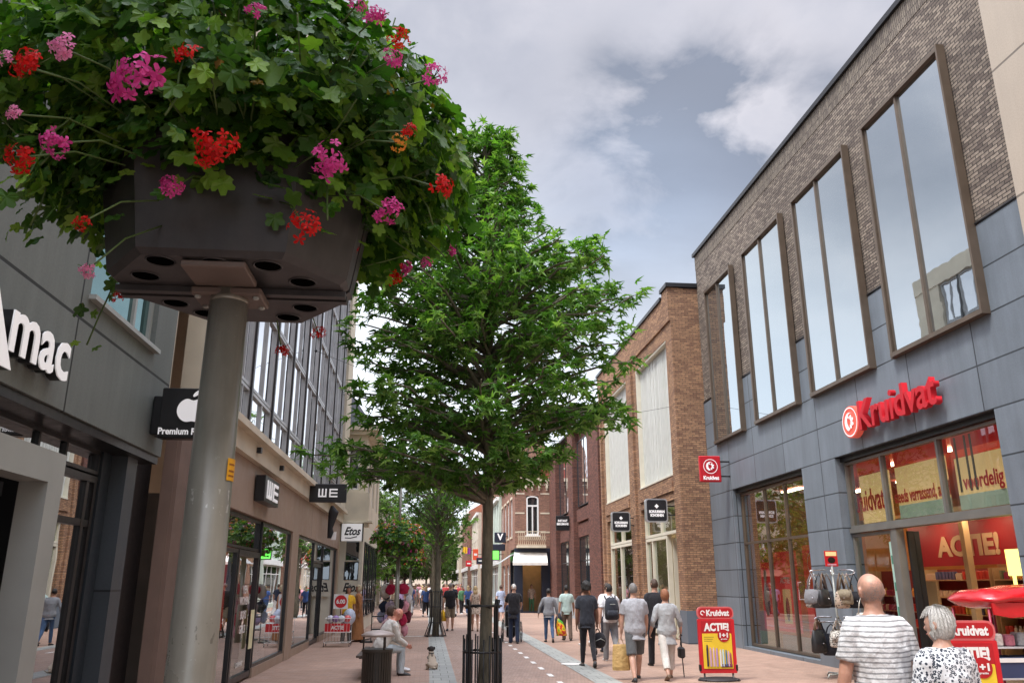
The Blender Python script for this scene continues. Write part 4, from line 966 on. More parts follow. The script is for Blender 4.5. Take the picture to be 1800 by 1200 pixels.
SMALL = [(D(-70), .35, (D(-35), .30)), (0, .8, (D(35), .30)), (D(70), .35, (D(180), .25))]
def rv(s=1.0): return Vector((random.gauss(0,s), random.gauss(0,s), random.gauss(0,s)))
M_tleaf = leafmat('sweetgum_leaf', (.045,.12,.020), (.10,.24,.042), (.28,.44,.13), .38)
M_tleaf2 = leafmat('street_tree_leaf', (.035,.075,.015), (.070,.140,.028), (.15,.25,.06), .30)
M_oldleaf = leafmat('yellowed_leaf', (.25,.12,.03), (.35,.25,.05), (.40,.34,.08), .3)
M_gleaf = leafmat('geranium_leaf', (.020,.070,.013), (.065,.165,.026), (.24,.42,.06), .38, .4)
def barkmat(name, c):
    t = NT(name); p = t.pos()
    v = t.n('ShaderNodeMapping', {0: p}); v.inputs['Scale'].default_value = (9, 9, 2.2)
    f = t.noise(v.outputs[0], 3, 6, .65); g = t.noise(p, 2.5, 4)
    t.bc(t.mix(.6, t.ramp(f, [(.3, tuple(x*.45 for x in c)), (.7, c)]), t.ramp(g, [(.3, .7), (.7, 1.3)]), 'MULTIPLY'))
    t.p.inputs['Roughness'].default_value = .9; t.bump(f, .8, .02); return t.mat
M_bark = barkmat('grey_bark', (.20,.185,.135))

def branch_path(a, b, sag=.0, k=6, wob=.05):
    a = Vector(a); b = Vector(b); L_ = (b-a).length; pts = []
    for i in range(k+1):
        t = i/k; p = a.lerp(b, t) + Vector((0, 0, math.sin(math.pi*t)*sag*L_))
        if 0 < i < k: p += rv(wob*L_*.35)
        pts.append(p)
    return pts
def grow_tree(t, base, H, trunk_r, tips, leafsize, per, mleaf, lobes, spread=.30, up=.55, dens=1.0, lean=(0,0), flat=.5):
    """t = thing; tips = list of branch end points (world) with their start height"""
    bx, by, bz = base; tm = MB(); lm = MB()
    tp = []; k = 9
    for i in range(k+1):
        f = i/k; tp.append(Vector((bx+lean[0]*f+math.sin(f*5)*.04, by+lean[1]*f+math.cos(f*4)*.04-.04, bz+H*f)))
    def at(z):
        f = max(0, min(.999, (z-bz)/H))*k; i = int(f); return tp[i].lerp(tp[i+1], f-i)
    tm.tube(tp, [trunk_r*(1-.82*(i/k)**1.1)+.012 for i in range(k+1)], 12)
    bmesh_ = MB()
    for (z0, tip) in tips:
        a = at(z0); path = branch_path(a, tip, .06, 6, .07); L_ = (Vector(tip)-a).length
        r0 = min(trunk_r*.4, .008+.012*L_)
        bmesh_.tube(path, [r0*(1-.8*i/6)+.003 for i in range(7)], 6)
        ntw = max(3, int(L_*5.2*dens))
        for j in range(ntw):
            f = .28+.72*(j+random.random())/ntw; q = f*6; i = min(5, int(q)); p = path[i].lerp(path[i+1], q-i)
            dirv = (path[i+1]-path[i]).normalized()*.5 + rv(.6); dirv.z = dirv.z*flat+.06; dirv.normalize()
            l2 = random.uniform(.5, 1.2)*spread*(1.25-.5*f); e = p+dirv*l2
            bmesh_.tube([p, p.lerp(e, .5)+rv(.02), e], [.006, .004, .002], 4, cap=False)
            nl = random.randint(per-2, per+2)
            for m_ in range(nl):
                c = p.lerp(e, random.uniform(.25, 1.05)) + rv(.045*leafsize/.15)
                nr = Vector((0, 0, up)) + rv(.42); tpd = dirv + rv(.55) + Vector((0, 0, -.35))
                add_leaf(lm, c, nr, tpd, leafsize*random.uniform(.7, 1.2), lobes, fold=random.uniform(.05, .35))
    part('trunk', tm, M_bark, t, True); part('branches', bmesh_, M_bark, t, True)
    part('crown', lm, mleaf, t)

# ------------------------------------------------------------------ the sweetgum beside the road
TX, TY = .66, 10.0
def outline(z):      # crown half-extents (left, right) at height z, read off the photograph
    T = [(2.95,-1.6,.30),(3.08,-2.4,.9),(3.3,-2.3,1.05),(3.6,-1.75,1.75),(3.9,-2.05,1.95),(4.15,-.9,2.05),(4.4,-1.75,2.15),(4.65,-1.75,1.75),(4.9,-1.8,1.95),(5.2,-1.9,2.05),(5.6,-1.6,1.95),(5.95,-1.15,1.75),(6.1,-.9,.75),(6.4,-.8,.62),(6.8,-.65,.55),(7.2,-.5,.42),(7.6,-.25,.22),(7.75,-.1,.12)]
    for a, b in zip(T, T[1:]):
        if a[0] <= z <= b[0]:
            f = (z-a[0])/(b[0]-a[0]); return a[1]+(b[1]-a[1])*f, a[2]+(b[2]-a[2])*f
    return (-.05, .05)
random.seed(21)
tips = []
z = 2.98
tiers = [2.98,3.03,3.10,3.17,3.26, 3.62,3.68,3.76,3.84,3.92, 4.42,4.5,4.6,4.68,4.9,4.98,5.06,5.14,5.36,5.44,5.54,5.62,5.72,5.8,5.9,6.0,6.12,6.24,6.36,6.5,6.62,6.78,6.92,7.05,7.2,7.35,7.5,7.65]
for z in tiers:
    l, r = outline(z); n = 7 if z < 6.1 else 6
    a0 = random.random()*6.28
    for i in range(n):
        a = a0+2*math.pi*i/n+random.uniform(-.3,.3); ca, sa = math.cos(a), math.sin(a)
        ex = (r if ca > 0 else -l)*ca; ey = (abs(l)+r)/2*.92*sa
        k = random.uniform(.72, .98)
        tip = Vector((TX+ex*k, TY+ey*k, z+random.uniform(-.05,.07)))
        tips.append((max(2.65, z-.15-.22*math.hypot(ex, ey)*(.6 if z < 4.2 else 1.0)), tip))
tree = thing('sweetgum_tree', (TX, TY, 0), 'young sweetgum tree with star shaped leaves in a tall black guard, nearest tree', 'tree', 'street trees in black guards')
grow_tree(tree, (TX, TY, 0), 7.7, .066, tips, .150, 9, M_tleaf, STAR, .30, .7, .80, flat=.2)
# far street trees
def far_tree(x, y, H, rad, lab, z0=2.8, leaf=.26, n=70, group=None, mleaf=None, name='street_tree', tr=.11, per=4):
    t = thing(name, (x, y, 0), lab, 'tree', group)
    tips = []
    for i in range(n):
        f = random.random(); z = z0+(H-z0)*f; r = rad*math.sin(math.pi*min(1, .18+.82*f))**.6 * (1 if f < .8 else .8)
        a = random.random()*6.28; k = random.uniform(.55, 1)
        tips.append((max(2.2, z-.4-.25*r), Vector((x+r*k*math.cos(a), y+r*k*math.sin(a), z))))
    grow_tree(t, (x, y, 0), H*.92, tr, tips, leaf, per, mleaf or M_tleaf2, STAR, .5, .5, .62)
    return t
far_tree(.31, 29.8, 7.9, 1.9, 'second street tree in a black flared guard, behind the sitting man', 3.3, .19, 110, 'street trees in black guards', M_tleaf)
far_tree(.25, 47, 8.5, 2.3, 'third street tree down the middle of the street, above the crowd', 3.2, .27, 85, 'street trees in black guards', M_tleaf)
far_tree(.2, 66, 8.5, 2.8, 'fourth street tree beyond the crowd', 3.0, .36, 75)
far_tree(-.2, 90, 9.0, 3.6, 'distant street tree near the end of the street', 2.6, .5, 70)
far_tree(-3.6, 46, 8.2, 2.2, 'bright green tree just beyond the pharmacy corner', 1.3, .26, 110, None, leafmat('fresh_green_leaf', (.06,.13,.02), (.10,.20,.035), (.18,.30,.06), .35))
far_tree(-6.5, 54, 10.0, 3.4, 'large dark tree behind the low red brick house', 2.2, .36, 95)
far_tree(-3.2, 68, 9.0, 3.2, 'tree in front of the cream house on the far left', 2.2, .38, 75)
far_tree(-2.6, 96, 9.0, 3.6, 'farthest tree on the left side of the street', 2.2, .5, 60)
far_tree(2.6, 118, 8.5, 3.4, 'small tree at the far end of the shopping street', 2.2, .55, 55)

# ------------------------------------------------------------------ tree guards
def guard(x, y, flare, lab, h=1.5, r=.22):
    t = thing('tree_guard', (x, y, 0), lab, 'tree guard', 'black steel tree guards')
    for k in range(4):
        a = R(45+90*k); c, s = math.cos(a), math.sin(a); mb = MB()
        mb.tube([(x+c*r*(1.7 if flare else 1), y+s*r*(1.7 if flare else 1), 0), (x+c*r, y+s*r, .45 if flare else .3), (x+c*r, y+s*r, h-.06), (x+c*r*1.12, y+s*r*1.12, h+.05)], .017, 8)
        part('post', mb, M_black, t, True)
    mb = MB(); N = 20
    for zz, rr in ((h-.02, r), (.98, r), (.46, r), (.03, r*1.7 if flare else r)):
        mb.tube([(x+rr*math.cos(2*math.pi*i/24), y+rr*math.sin(2*math.pi*i/24), zz) for i in range(25)], .013, 6, cap=False)
    part('ring', mb, M_black, t, True)
    mb = MB()
    for i in range(N):
        a = 2*math.pi*i/N; c, s = math.cos(a), math.sin(a); top = 1.12 if i % 2 else 1.16
        if min(abs(((a-R(45+90*q)+math.pi) % (2*math.pi))-math.pi) for q in range(4)) < .12: continue
        if flare: mb.tube([(x+c*r*1.7, y+s*r*1.7, .03), (x+c*r, y+s*r, .46), (x+c*r, y+s*r, top+.3)], .009, 5)
        else: mb.tube([(x+c*r, y+s*r, .03), (x+c*r, y+s*r, top)], .010, 6)
    part('bars', mb, M_black, t, True)
    mb = MB()
    for k in range(4):
        a = R(90*k+20); c, s = math.cos(a), math.sin(a)
        mb.tube([(x+c*r, y+s*r, h-.04), (x+c*.10, y+s*.10, h-.02)], .014, 6)
    part('trunk_tie', mb, mat('rubber_tie', (.03,.028,.026), .8), t, True)
guard(TX-.01, TY, False, 'tall black guard of thin bars around the nearest tree trunk')
guard(.31, 29.8, True, 'black guard with a flared foot around the second tree trunk')

# ------------------------------------------------------------------ flower planters on poles
def flower(mb, c, n, size, m, npet=22):
    """loose, flattened umbel of small five-petalled florets on thin stalks"""
    n = n.normalized(); size *= .86; e1 = n.orthogonal().normalized(); e2 = n.cross(e1)
    k1, k2 = random.uniform(.75, 1.15), random.uniform(.6, 1.0); ph = random.random()*6
    for k in range(npet):
        th = random.random()*6.283; r = random.random()**.5
        off = e1*math.cos(th)*r*k1 + e2*math.sin(th)*r*k2 + n*(.55*math.sqrt(max(0, 1-r*r))*random.uniform(.6, 1.1))
        p = c + off*size + rv(size*.06); d = (off.normalized()*.8+n*.4+rv(.3)).normalized()
        t = d.orthogonal().normalized(); b = d.cross(t); s = size*.34*random.uniform(.65, 1.2); a0 = random.random()*6
        for j in range(5):
            if random.random() < .08: continue
            a = a0+j*2*math.pi/5+random.uniform(-.15,.15); u = t*math.cos(a)+b*math.sin(a); w = d.cross(u); q = random.uniform(.8, 1.15); cu = random.uniform(-.15, .25)
            mb.add([p, p+u*s*.5*q-w*s*.24+d*s*.14, p+u*s*.92*q-w*s*.22+d*s*cu, p+u*s*1.05*q+d*s*(cu-.06), p+u*s*.92*q+w*s*.22+d*s*cu, p+u*s*.5*q+w*s*.24+d*s*.14], [(0,1,2,3,4,5)], m)
def petal(name, c, c2):
    t = NT(name); g = t.n('ShaderNodeNewGeometry'); t.bc(t.ramp(g.outputs['Random Per Island'], [(0, c), (1, c2)]))
    t.p.inputs['Roughness'].default_value = .55; t.p.inputs['Specular IOR Level'].default_value = .25
    tl = t.n('ShaderNodeBsdfTranslucent', {0: c2}); mx = t.n('ShaderNodeMixShader', {0: .3}); t.L.new(t.p.outputs[0], mx.inputs[1]); t.L.new(tl.outputs[0], mx.inputs[2]); t.L.new(mx.outputs[0], t.out.inputs[0]); return t.mat
M_fr = petal('red_petal', (.38,.004,.006), (.75,.016,.012)); M_fp = petal('pink_petal', (.42,.02,.17), (.78,.09,.38)); M_fl = petal('light_pink_petal', (.75,.18,.42), (.85,.35,.55))
M_fo = petal('orange_petal', (.75,.16,.02), (.8,.35,.05)); M_fv = petal('purple_petal', (.22,.01,.08), (.5,.05,.2))
def bowlmat():
    t = NT('dark_planter_plastic'); p = t.pos(); f = t.noise(p, 5, 6, .65); g = t.noise(p, 40, 3)
    v = t.n('ShaderNodeMapping', {0: p}); v.inputs['Scale'].default_value = (14, 14, 1.5)
    st = t.noise(v.outputs[0], 1, 5, .6)
    c = t.mix(.6, t.ramp(f, [(.3, (.022,.022,.024)), (.7, (.055,.055,.056))]), t.ramp(st, [(.35, .7), (.7, 1.35)]), 'MULTIPLY')
    t.bc(c); t.set(t.p.inputs['Roughness'], t.ramp(f, [(.3, .38), (.7, .62)])); t.bump(g, .1, .004); return t.mat
M_bowl = bowlmat()
def polemat():
    t = NT('olive_grey_pole'); p = t.pos(); f = t.noise(p, 3, 7, .65)
    v = t.n('ShaderNodeMapping', {0: p}); v.inputs['Scale'].default_value = (9, 9, 1.2)
    st = t.noise(v.outputs[0], 2, 5, .6); sp = t.noise(p, 60, 2)
    c = t.mix(.6, t.ramp(f, [(.3, (.24,.235,.20)), (.7, (.33,.325,.28))]), t.ramp(st, [(.35, .75), (.7, 1.2)]), 'MULTIPLY')
    c = t.mix(t.ramp(sp, [(.70, 0.0), (.74, .35)]), c, (.42,.42,.38))
    vv = t.n('ShaderNodeMapping', {0: p}); vv.inputs['Scale'].default_value = (55, 55, 22)
    sc_ = t.noise(vv.outputs[0], 1, 3, .5); zz = t.n('ShaderNodeSeparateXYZ', {0: p}).outputs[2]
    band = t.math('ADD', t.ramp(zz, [(.0, 0.0), (1.0, 0.0)]), t.math('LESS_THAN', t.math('ABSOLUTE', t.math('SUBTRACT', zz, 1.97)), .035))
    band2 = t.math('LESS_THAN', t.math('ABSOLUTE', t.math('SUBTRACT', zz, 1.58)), .03)
    c = t.mix(t.math('MULTIPLY', t.ramp(sc_, [(.60, 0.0), (.63, .7)]), band), c, (.60,.60,.56))
    c = t.mix(t.math('MULTIPLY', t.ramp(sc_, [(.60, 0.0), (.63, .6)]), band2), c, (.09,.085,.07))
    t.bc(c); t.p.inputs['Metallic'].default_value = .25; t.set(t.p.inputs['Roughness'], t.ramp(f, [(.3, .25), (.7, .42)])); t.bump(f, .12, .004); return t.mat
M_pole = polemat()
def planter(px, py, zb, lab, big=True, group='flower planters on poles', seed=3, kinds=None, zt=None):
    random.seed(seed)
    t = thing('flower_planter', (px, py, 0), lab, 'planter', group)
    zb0 = zb
    mb = MB(); mb.tube([(px, py, 0), (px, py, 1.1), (px, py, zb-.01)], [.082, .075, .062], 28); part('pole', mb, M_pole, t, True)
    if not big and zt:
        mb = MB(); mb.tube([(px, py, zb+.4), (px, py, zt)], .045, 10); part('upper_pole', mb, M_pole, t, True)
    cy_ = py+.06
    # octagon in plan, front edge narrower
    def octo(k, z): return [(px+x*k, cy_+y*k, z) for x, y in ((-.23,-.34),(.23,-.34),(.40,-.11),(.40,.09),(.19,.37),(-.19,.37),(-.40,.09),(-.40,-.11))]
    H = .40
    for nm, sel in (('front_bowl', (6.5, 0)), ('rear_bowl', (3, 0))):
        mb = MB(); front = nm == 'front_bowl'
        def half(k, z, inset=0):
            o = octo(k, z); ys = cy_-.012 if front else cy_+.012
            if front: pts = [(o[7][0], ys, z), o[7], o[0], o[1], o[2], (o[2][0], ys, z)]
            else: pts = [(o[3][0], ys, z), o[3], o[4], o[5], o[6], (o[6][0], ys, z)]
            return pts
        rings = [half(.93, zb+.0), half(.985, zb+.018), half(1.0, zb+.05), half(1.13, zb+H-.03), half(1.17, zb+H-.03), half(1.17, zb+H), half(1.08, zb+H), half(1.05, zb+H-.06)]
        n = 6; vs = [p for r in rings for p in r]; fs = [tuple(range(n-1, -1, -1)), tuple(range((len(rings)-1)*n, len(rings)*n))]
        for i in range(len(rings)-1):
            for k in range(n): fs.append((i*n+k, i*n+(k+1) % n, (i+1)*n+(k+1) % n, (i+1)*n+k))
        mb.add(vs, fs)
        bowl = part(nm, mb, M_bowl, t)
        if big:
            hm = MB(); pos = [(-.17,-.27),(0,-.27),(.16,-.26),(-.26,-.13),(.25,-.12)] if front else [(-.24,.14),(.22,.15),(-.16,.25),(.14,.27)]
            for hx, hy in pos:
                c = (px+hx, cy_+hy, zb-.0015)
                hm.add([(c[0]+.041*math.cos(a), c[1]+.041*math.sin(a), c[2]) for a in [q*math.pi/10 for q in range(20)]], [tuple(range(19,-1,-1))])
                N = 20; o_ = len(hm.v)
                vs = [(c[0]+rr*math.cos(q*math.pi/10), c[1]+rr*math.sin(q*math.pi/10), c[2]-hh) for rr, hh in ((.041,0),(.0445,.003),(.048,-.0005)) for q in range(20)]
                hm.add(vs, [(i*20+k, i*20+(k+1) % 20, (i+1)*20+(k+1) % 20, (i+1)*20+k) for i in range(2) for k in range(20)], 1)
            part('drain_hole', hm, [mat('hole_black', (.002,.002,.002), 1, spec=0), M_bowl], bowl)
            rb = MB()
            for sx_ in ((-.30, .30) if front else ()): pass
            yy = (cy_-.045, cy_-.012) if front else (cy_+.012, cy_+.045)
            rb.box(px-.385, px+.385, yy[0], yy[1], zb-.022, zb-.001); part('edge_rib', rb, M_bowl, bowl)
    mb = MB(); mb.bbox(px-.115, px+.115, cy_-.12, cy_+.035, zb-.052, zb-.024, .006); mb.bbox(px-.10, px+.10, cy_-.3, cy_-.12, zb-.026, zb-.004, .004)
    part('bracket', mb, mat('bracket_brown', (.14,.11,.095), .6, .2, bump=.1), t)
    if big:
        for bx_ in (-.095, .095):
            for by_ in (-.095, .01): mb = MB(); mb.lathe([(.011,0),(.011,.006),(.007,.009)][::-1] and [(.006,-.009),(.011,-.006),(.011,.0)], (px+bx_, cy_+by_, zb-.052), 6); part('bolt', mb, M_grey, t)
        mb = MB(); mb.lathe([(.050,0),(.052,.02),(.052,.05),(.063,.06),(.063,.075),(.05,.08)], (px, py, zb-.125), 24); part('collar', mb, M_pole, t, True)
        # yellow sticker curved round the pole
        vs = []; k0 = 6
        for zz in (2.035, 2.105):
            for i in range(k0): a = R(-34+i*9.5); r = .0695; vs.append((px+r*math.cos(a), py+r*math.sin(a), zz))
        mb = MB(); mb.add(vs, [(i, i+1, i+1+k0, i+k0) for i in range(k0-1)]); part('sticker', mb, mat('yellow_sticker', (.80,.42,.01), .5), t)
    if big:
        for zz in (2.047, 2.062, 2.083):
            k0_ = 4; vs = [(px+.0702*math.cos(R(-28+i*9)), py+.0702*math.sin(R(-28+i*9)), z_) for z_ in (zz, zz+.006) for i in range(k0_)]
            mb = MB(); mb.add(vs, [(i, i+1, i+1+k0_, i+k0_) for i in range(k0_-1)]); part('sticker_print', mb, mat('sticker_print', (.30,.10,.01), .6), t)
    soil = MB(); soil.prism([(p[0]-px, p[1]-cy_) for p in octo(1.06, 0)], (px, cy_, zb+H-.09), (1,0,0), (0,1,0), (0,0,.02)); part('soil', soil, mat('soil', (.02,.015,.01), 1), t)
    lm = MB(); stm = MB(); fl = {}
    cz = zb+.62
    ls = .076 if big else .13
    def surf():       # a point of the foliage mass: dome with a hanging skirt
        a = random.random()*2*math.pi; u = random.random()
        if u < .62:
            el = math.asin(random.uniform(-.12 if math.cos(a) > 0 else .04, 1)); rr = random.uniform(.62, 1.0)**.5
            rx, ry, rz = (.82 if math.cos(a) > 0 else .93), .84, .70
            p = Vector((rx*math.cos(el)*math.cos(a)*rr, ry*math.cos(el)*math.sin(a)*rr, rz*math.sin(el)*rr)); n = Vector((p.x/rx, p.y/ry, p.z/rz*1.3+.35))
            return Vector((px, cy_, zb+.42))+p, n
        # skirt hanging outside the rim; shallower at the front
        front = max(0, -math.sin(a)-.35); depth = (.36 if big else .3)*(1-.5*min(1, front*1.6))
        if math.cos(a) < -.3 and big: depth *= .8
        if not big:
            rr = random.uniform(.40, .72); z = .12-.52*random.random()**1.2; p = Vector((rr*math.cos(a), rr*math.sin(a), z)); return Vector((px, cy_, zb+.42))+p, Vector((math.cos(a), math.sin(a), .3))
        rr = random.uniform(.46, .70 if math.cos(a) > 0 else .64); z = -depth*(.6 if abs(math.cos(a)) > .2 else .85)*random.random()**.8*(1.1-.4*(rr-.5))+.12
        if math.sin(a) > .2 : z -= .12*random.random()
        p = Vector((rr*math.cos(a)*(1.0 if math.cos(a) < 0 else .93), rr*math.sin(a)*.96, z)); n = Vector((math.cos(a), math.sin(a), .45))
        return Vector((px, cy_, zb+.42))+p, n
    NL = 7200 if big else 1700
    for i in range(NL):
        p, n = surf(); nz = n+rv(.55); tipd = Vector((n.x, n.y, -.5))+rv(.6)
        add_leaf(lm, p, nz, tipd, ls*random.uniform(.55, 1.15), IVY, fold=random.uniform(-.1, .25))
    if big:
        for i in range(900):      # leaves hanging over the front and side rims
            a = random.uniform(-math.pi, 0); rr = random.uniform(.40, .62); z = zb+.46-abs(random.gauss(0, .11))
            add_leaf(lm, Vector((px+rr*math.cos(a)*1.12, cy_+rr*math.sin(a)*.92, z)), Vector((math.cos(a), math.sin(a), .5))+rv(.4), Vector((math.cos(a)*.4, math.sin(a)*.4, -1))+rv(.4), ls*random.uniform(.6, 1.15), IVY, fold=random.uniform(-.1,.25))
        # trailing shoots that hang below and beyond the mass
        for i in range(85):
            a = random.random()*2*math.pi
            if -2.2 < a-2*math.pi*(a > math.pi) < -.9 and random.random() < .8: continue
            if math.cos(a) > .25 and random.random() < .55: continue
            r0 = random.uniform(.5, .72); s0 = Vector((px+r0*math.cos(a), cy_+r0*math.sin(a), zb+.40+random.uniform(-.1, .5)))
            e = s0 + Vector((math.cos(a)*random.uniform(.05,.22), math.sin(a)*random.uniform(.05,.22), random.uniform(-.48, .28)))
            pts = branch_path(s0, e, .12, 6, .06); stm.tube(pts, .0035, 5)
            for j in range(1, 7):
                for q in range(2): add_leaf(lm, pts[j]+rv(.03), Vector((math.cos(a)*.6, math.sin(a)*.6, .6))+rv(.4), Vector((math.cos(a), math.sin(a), -.6))+rv(.6), ls*random.uniform(.5, 1.0), IVY)
        for i in range(160):
            p, n = surf(); q = p-n.normalized()*.15; stm.tube([q, (p+q)/2+rv(.02), p+n.normalized()*.05], .0028, 4)
    def bloom(c, n, size, m): fl.setdefault(m.name, (m, [])); fl[m.name][1].append((c, n, size))
    for it in (kinds or []): bloom(*it)
    if not big:
        for i in range(170):
            p, n = surf(); bloom(p+n.normalized()*.10, n, .085, random.choice((M_fv, M_fv, M_fr, M_fp, M_fl)) if p.z < zb+.5 else random.choice((M_fo, M_fo, M_fl)))
    if big:
        for i in range(70):
            p, n = surf(); add_leaf(lm, p, n+rv(.6), rv(1), ls*random.uniform(.4, .8), IVY, 1, .3)
    part('foliage', lm, [M_gleaf, M_oldleaf], t)
    if big: part('stems', stm, mat('green_stem', (.07,.12,.03), .6), t, True)
    for m, lst in fl.values():
        if big:
            for c, n, s in lst:
                fb = MB(); flower(fb, c, n, s, 0, random.randint(15, 24))
                fo = part('flower', fb, m, t); ctr = Vector((px, cy_, zb+.45)); q = c+(ctr-c).normalized()*min(.34, (ctr-c).length*.5)
                sk = MB(); base = c-n.normalized()*s*.2
                sk.tube([q, q.lerp(base, .55)+Vector((0,0,.03)), base], .0028, 5)
                for k_ in range(5): sk.tube([base, base+n.normalized()*s*.35+rv(s*.3)], .0014, 3)
                part('flower_stalk', sk, mat('green_stem', (.07,.12,.03), .6), fo, True)
        else:
            fb = MB()
            for c, n, s in lst: flower(fb, c, n, s, 0, 6)
            part('flowers', fb, m, t, kind='stuff')
    return t
def cam_ray(u, v):
    F = 1430; a = (u-900)/F; b = -(v-600)/F; P_ = R(16.6); Y_ = R(5.67)
    fw = math.cos(P_)-b*math.sin(P_); up = math.sin(P_)+b*math.cos(P_)
    return Vector((a*math.cos(Y_)+fw*math.sin(Y_), -a*math.sin(Y_)+fw*math.cos(Y_), up))
def on_mass(u, v, k=1.0):    # the front surface of the planter's foliage ellipsoid seen at a picture point
    d = cam_ray(u, v); C0 = Vector((-.70, 2.76, 3.10)); rad = Vector((.95*k, .88*k, .74*k)); o = Vector((0, 0, 1.72))-C0
    A = sum((d[i]/rad[i])**2 for i in range(3)); B = 2*sum(o[i]*d[i]/rad[i]**2 for i in range(3)); Cc = sum((o[i]/rad[i])**2 for i in range(3))-1
    disc = B*B-4*A*Cc
    t_ = (-B-math.sqrt(disc))/(2*A) if disc > 0 else -B/(2*A)
    if disc <= 0: d = (Vector((0,0,1.72))+d*t_).lerp(C0, .12)-Vector((0,0,1.72)); t_ = 1.0
    p = Vector((0, 0, 1.72))+d*t_; q = p-C0; return p, Vector((q.x/rad.x, q.y/rad.y, q.z/rad.z+.15)) + d.normalized()*-.5
FL = [(48,117,.058,M_fr),(115,85,.05,M_fl),(240,140,.085,M_fp),(333,98,.048,M_fr),(377,255,.065,M_fr),(583,283,.058,M_fp),(97,250,.05,M_fp),(40,275,.055,M_fr),
 (8,105,.03,M_fl),(302,328,.045,M_fp),(535,395,.055,M_fr),(492,440,.035,M_fr),(145,390,.03,M_fr),(155,473,.032,M_fl),(683,372,.05,M_fp),(775,330,.05,M_fr),(765,135,.045,M_fp),(690,105,.04,M_fp),
 (660,30,.045,M_fp),(700,68,.04,M_fr),(750,462,.032,M_fp),(626,440,.022,M_fr),(210,520,.035,M_fr),(495,618,.042,M_fr),(560,585,.035,M_fr),(625,10,.04,M_fp),(700,250,.03,M_fo),(720,230,.03,M_fr),(25,200,.03,M_fl),(450,20,.03,M_fp)]
ks = []
for u, v, s, m in FL:
    if v > 430 and u > 450 or v > 500: p = Vector((0,0,1.72))+cam_ray(u, v)*(2.95 if v < 560 else 3.25)/1.0*.98; n = Vector((0,-1,.3))
    elif 250 < u < 620 and v > 300: p = Vector((0,0,1.72))+cam_ray(u, v)*2.33; n = Vector((.1,-1,.1))
    else: p, n = on_mass(u, v, 1.02)
    ks.append((p, n, s, m))
random.seed(5)
for i in range(26):
    a = random.uniform(.45, 2.7); p = Vector((-.70+.84*math.cos(a), 2.76+.82*math.sin(a), 3.1+random.uniform(-.2,.5))); ks.append((p, Vector((math.cos(a), math.sin(a), .4)), random.uniform(.04,.065), random.choice((M_fr, M_fp, M_fp))))
for k_ in range(len(ks)): pass
planter(-.70, 2.70, 2.70, 'large planter of red and pink geraniums on a grey pole, closest to the camera', True, kinds=ks)
planter(-.97, 27.5, 2.58, 'second planter of orange and crimson flowers on a pole behind the sitting man', False, seed=9, zt=5.2)
planter(-.95, 46.5, 2.55, 'most distant planter of orange flowers, just right of the second one', False, seed=12, zt=4.5)
# ------------------------------------------------------------------ people
def remesh(mb, voxel, smooth=2):
    me = mesh_of(mb, [], True); ob = bpy.data.objects.new('tmp', me); COL.objects.link(ob)
    m = ob.modifiers.new('r', 'REMESH'); m.mode = 'VOXEL'; m.voxel_size = voxel; m.use_smooth_shade = True
    s = ob.modifiers.new('s', 'SMOOTH'); s.iterations = smooth; s.factor = .5
    out = evald(ob); bpy.data.objects.remove(ob); bpy.data.meshes.remove(me); return out
def skinmat(name, c):
    t = NT(name); p = t.obj(); t.bc(t.ramp(t.noise(p, 9, 5), [(.3, tuple(x*.72 for x in c)), (.7, tuple(min(1, x*1.16) for x in c))]))
    t.p.inputs['Roughness'].default_value = .5; t.p.inputs['Subsurface Weight'].default_value = .12; t.p.inputs['Subsurface Radius'].default_value = (.02,.008,.004)
    t.bump(t.noise(p, 120, 3), .25, .003); return t.mat
M_skin = skinmat('fair_skin', (.55,.32,.235)); M_skin2 = skinmat('tanned_skin', (.42,.225,.15)); M_skin3 = skinmat('brown_skin', (.20,.10,.065))
def cloth(name, c, var=.2, kind=None, c2=None):
    if name in MATS: return MATS[name]
    t = NT(name); p = t.obj(); s = t.n('ShaderNodeSeparateXYZ', {0: p})
    st = t.n('ShaderNodeMapping', {0: p}); st.inputs['Scale'].default_value = (5, 5, 3)
    fold = t.noise(st.outputs[0], 1.6, 5, .6)
    base = t.ramp(t.noise(p, 8, 4), [(.3, tuple(x*(1-var*.5) for x in c)), (.7, tuple(min(1, x*(1+var*.5)) for x in c))])
    if kind == 'stripe':
        zz = t.math('ADD', s.outputs[2], t.math('MULTIPLY', t.noise(p, 3.5, 3), .035))
        w = t.math('FRACT', t.math('MULTIPLY', zz, 31.0)); m_ = t.ramp(w, [(.30, 0.0), (.36, 1.0), (.62, 1.0), (.68, 0.0)])
        base = t.mix(m_, base, c2)
    elif kind == 'leopard':
        v = t.n('ShaderNodeTexVoronoi', {'Vector': p, 'Scale': 50.0, 'Randomness': .9}).outputs['Distance']
        ring = t.ramp(t.math('ADD', v, t.math('MULTIPLY', t.noise(p, 60, 2), .22)), [(.27, 0.0), (.31, 1.0), (.56, 1.0), (.60, 0.0)])
        base = t.mix(ring, base, c2)
    elif kind == 'floral':
        v = t.n('ShaderNodeTexVoronoi', {'Vector': p, 'Scale': 24.0}); base = t.mix(t.ramp(v.outputs['Distance'], [(.3, 1.0), (.4, 0.0)]), base, c2)
    t.bc(base); t.p.inputs['Roughness'].default_value = .85; t.p.inputs['Sheen Weight'].default_value = .15; t.p.inputs['Specular IOR Level'].default_value = .2
    h = t.math('ADD', t.math('MULTIPLY', fold, 1.0), t.math('MULTIPLY', t.noise(p, 300, 2), .02)); t.bump(h, .8, .05)
    MATS[name] = t.mat; return t.mat
def rotx(a): return Vector((0, math.sin(a), -math.cos(a)))
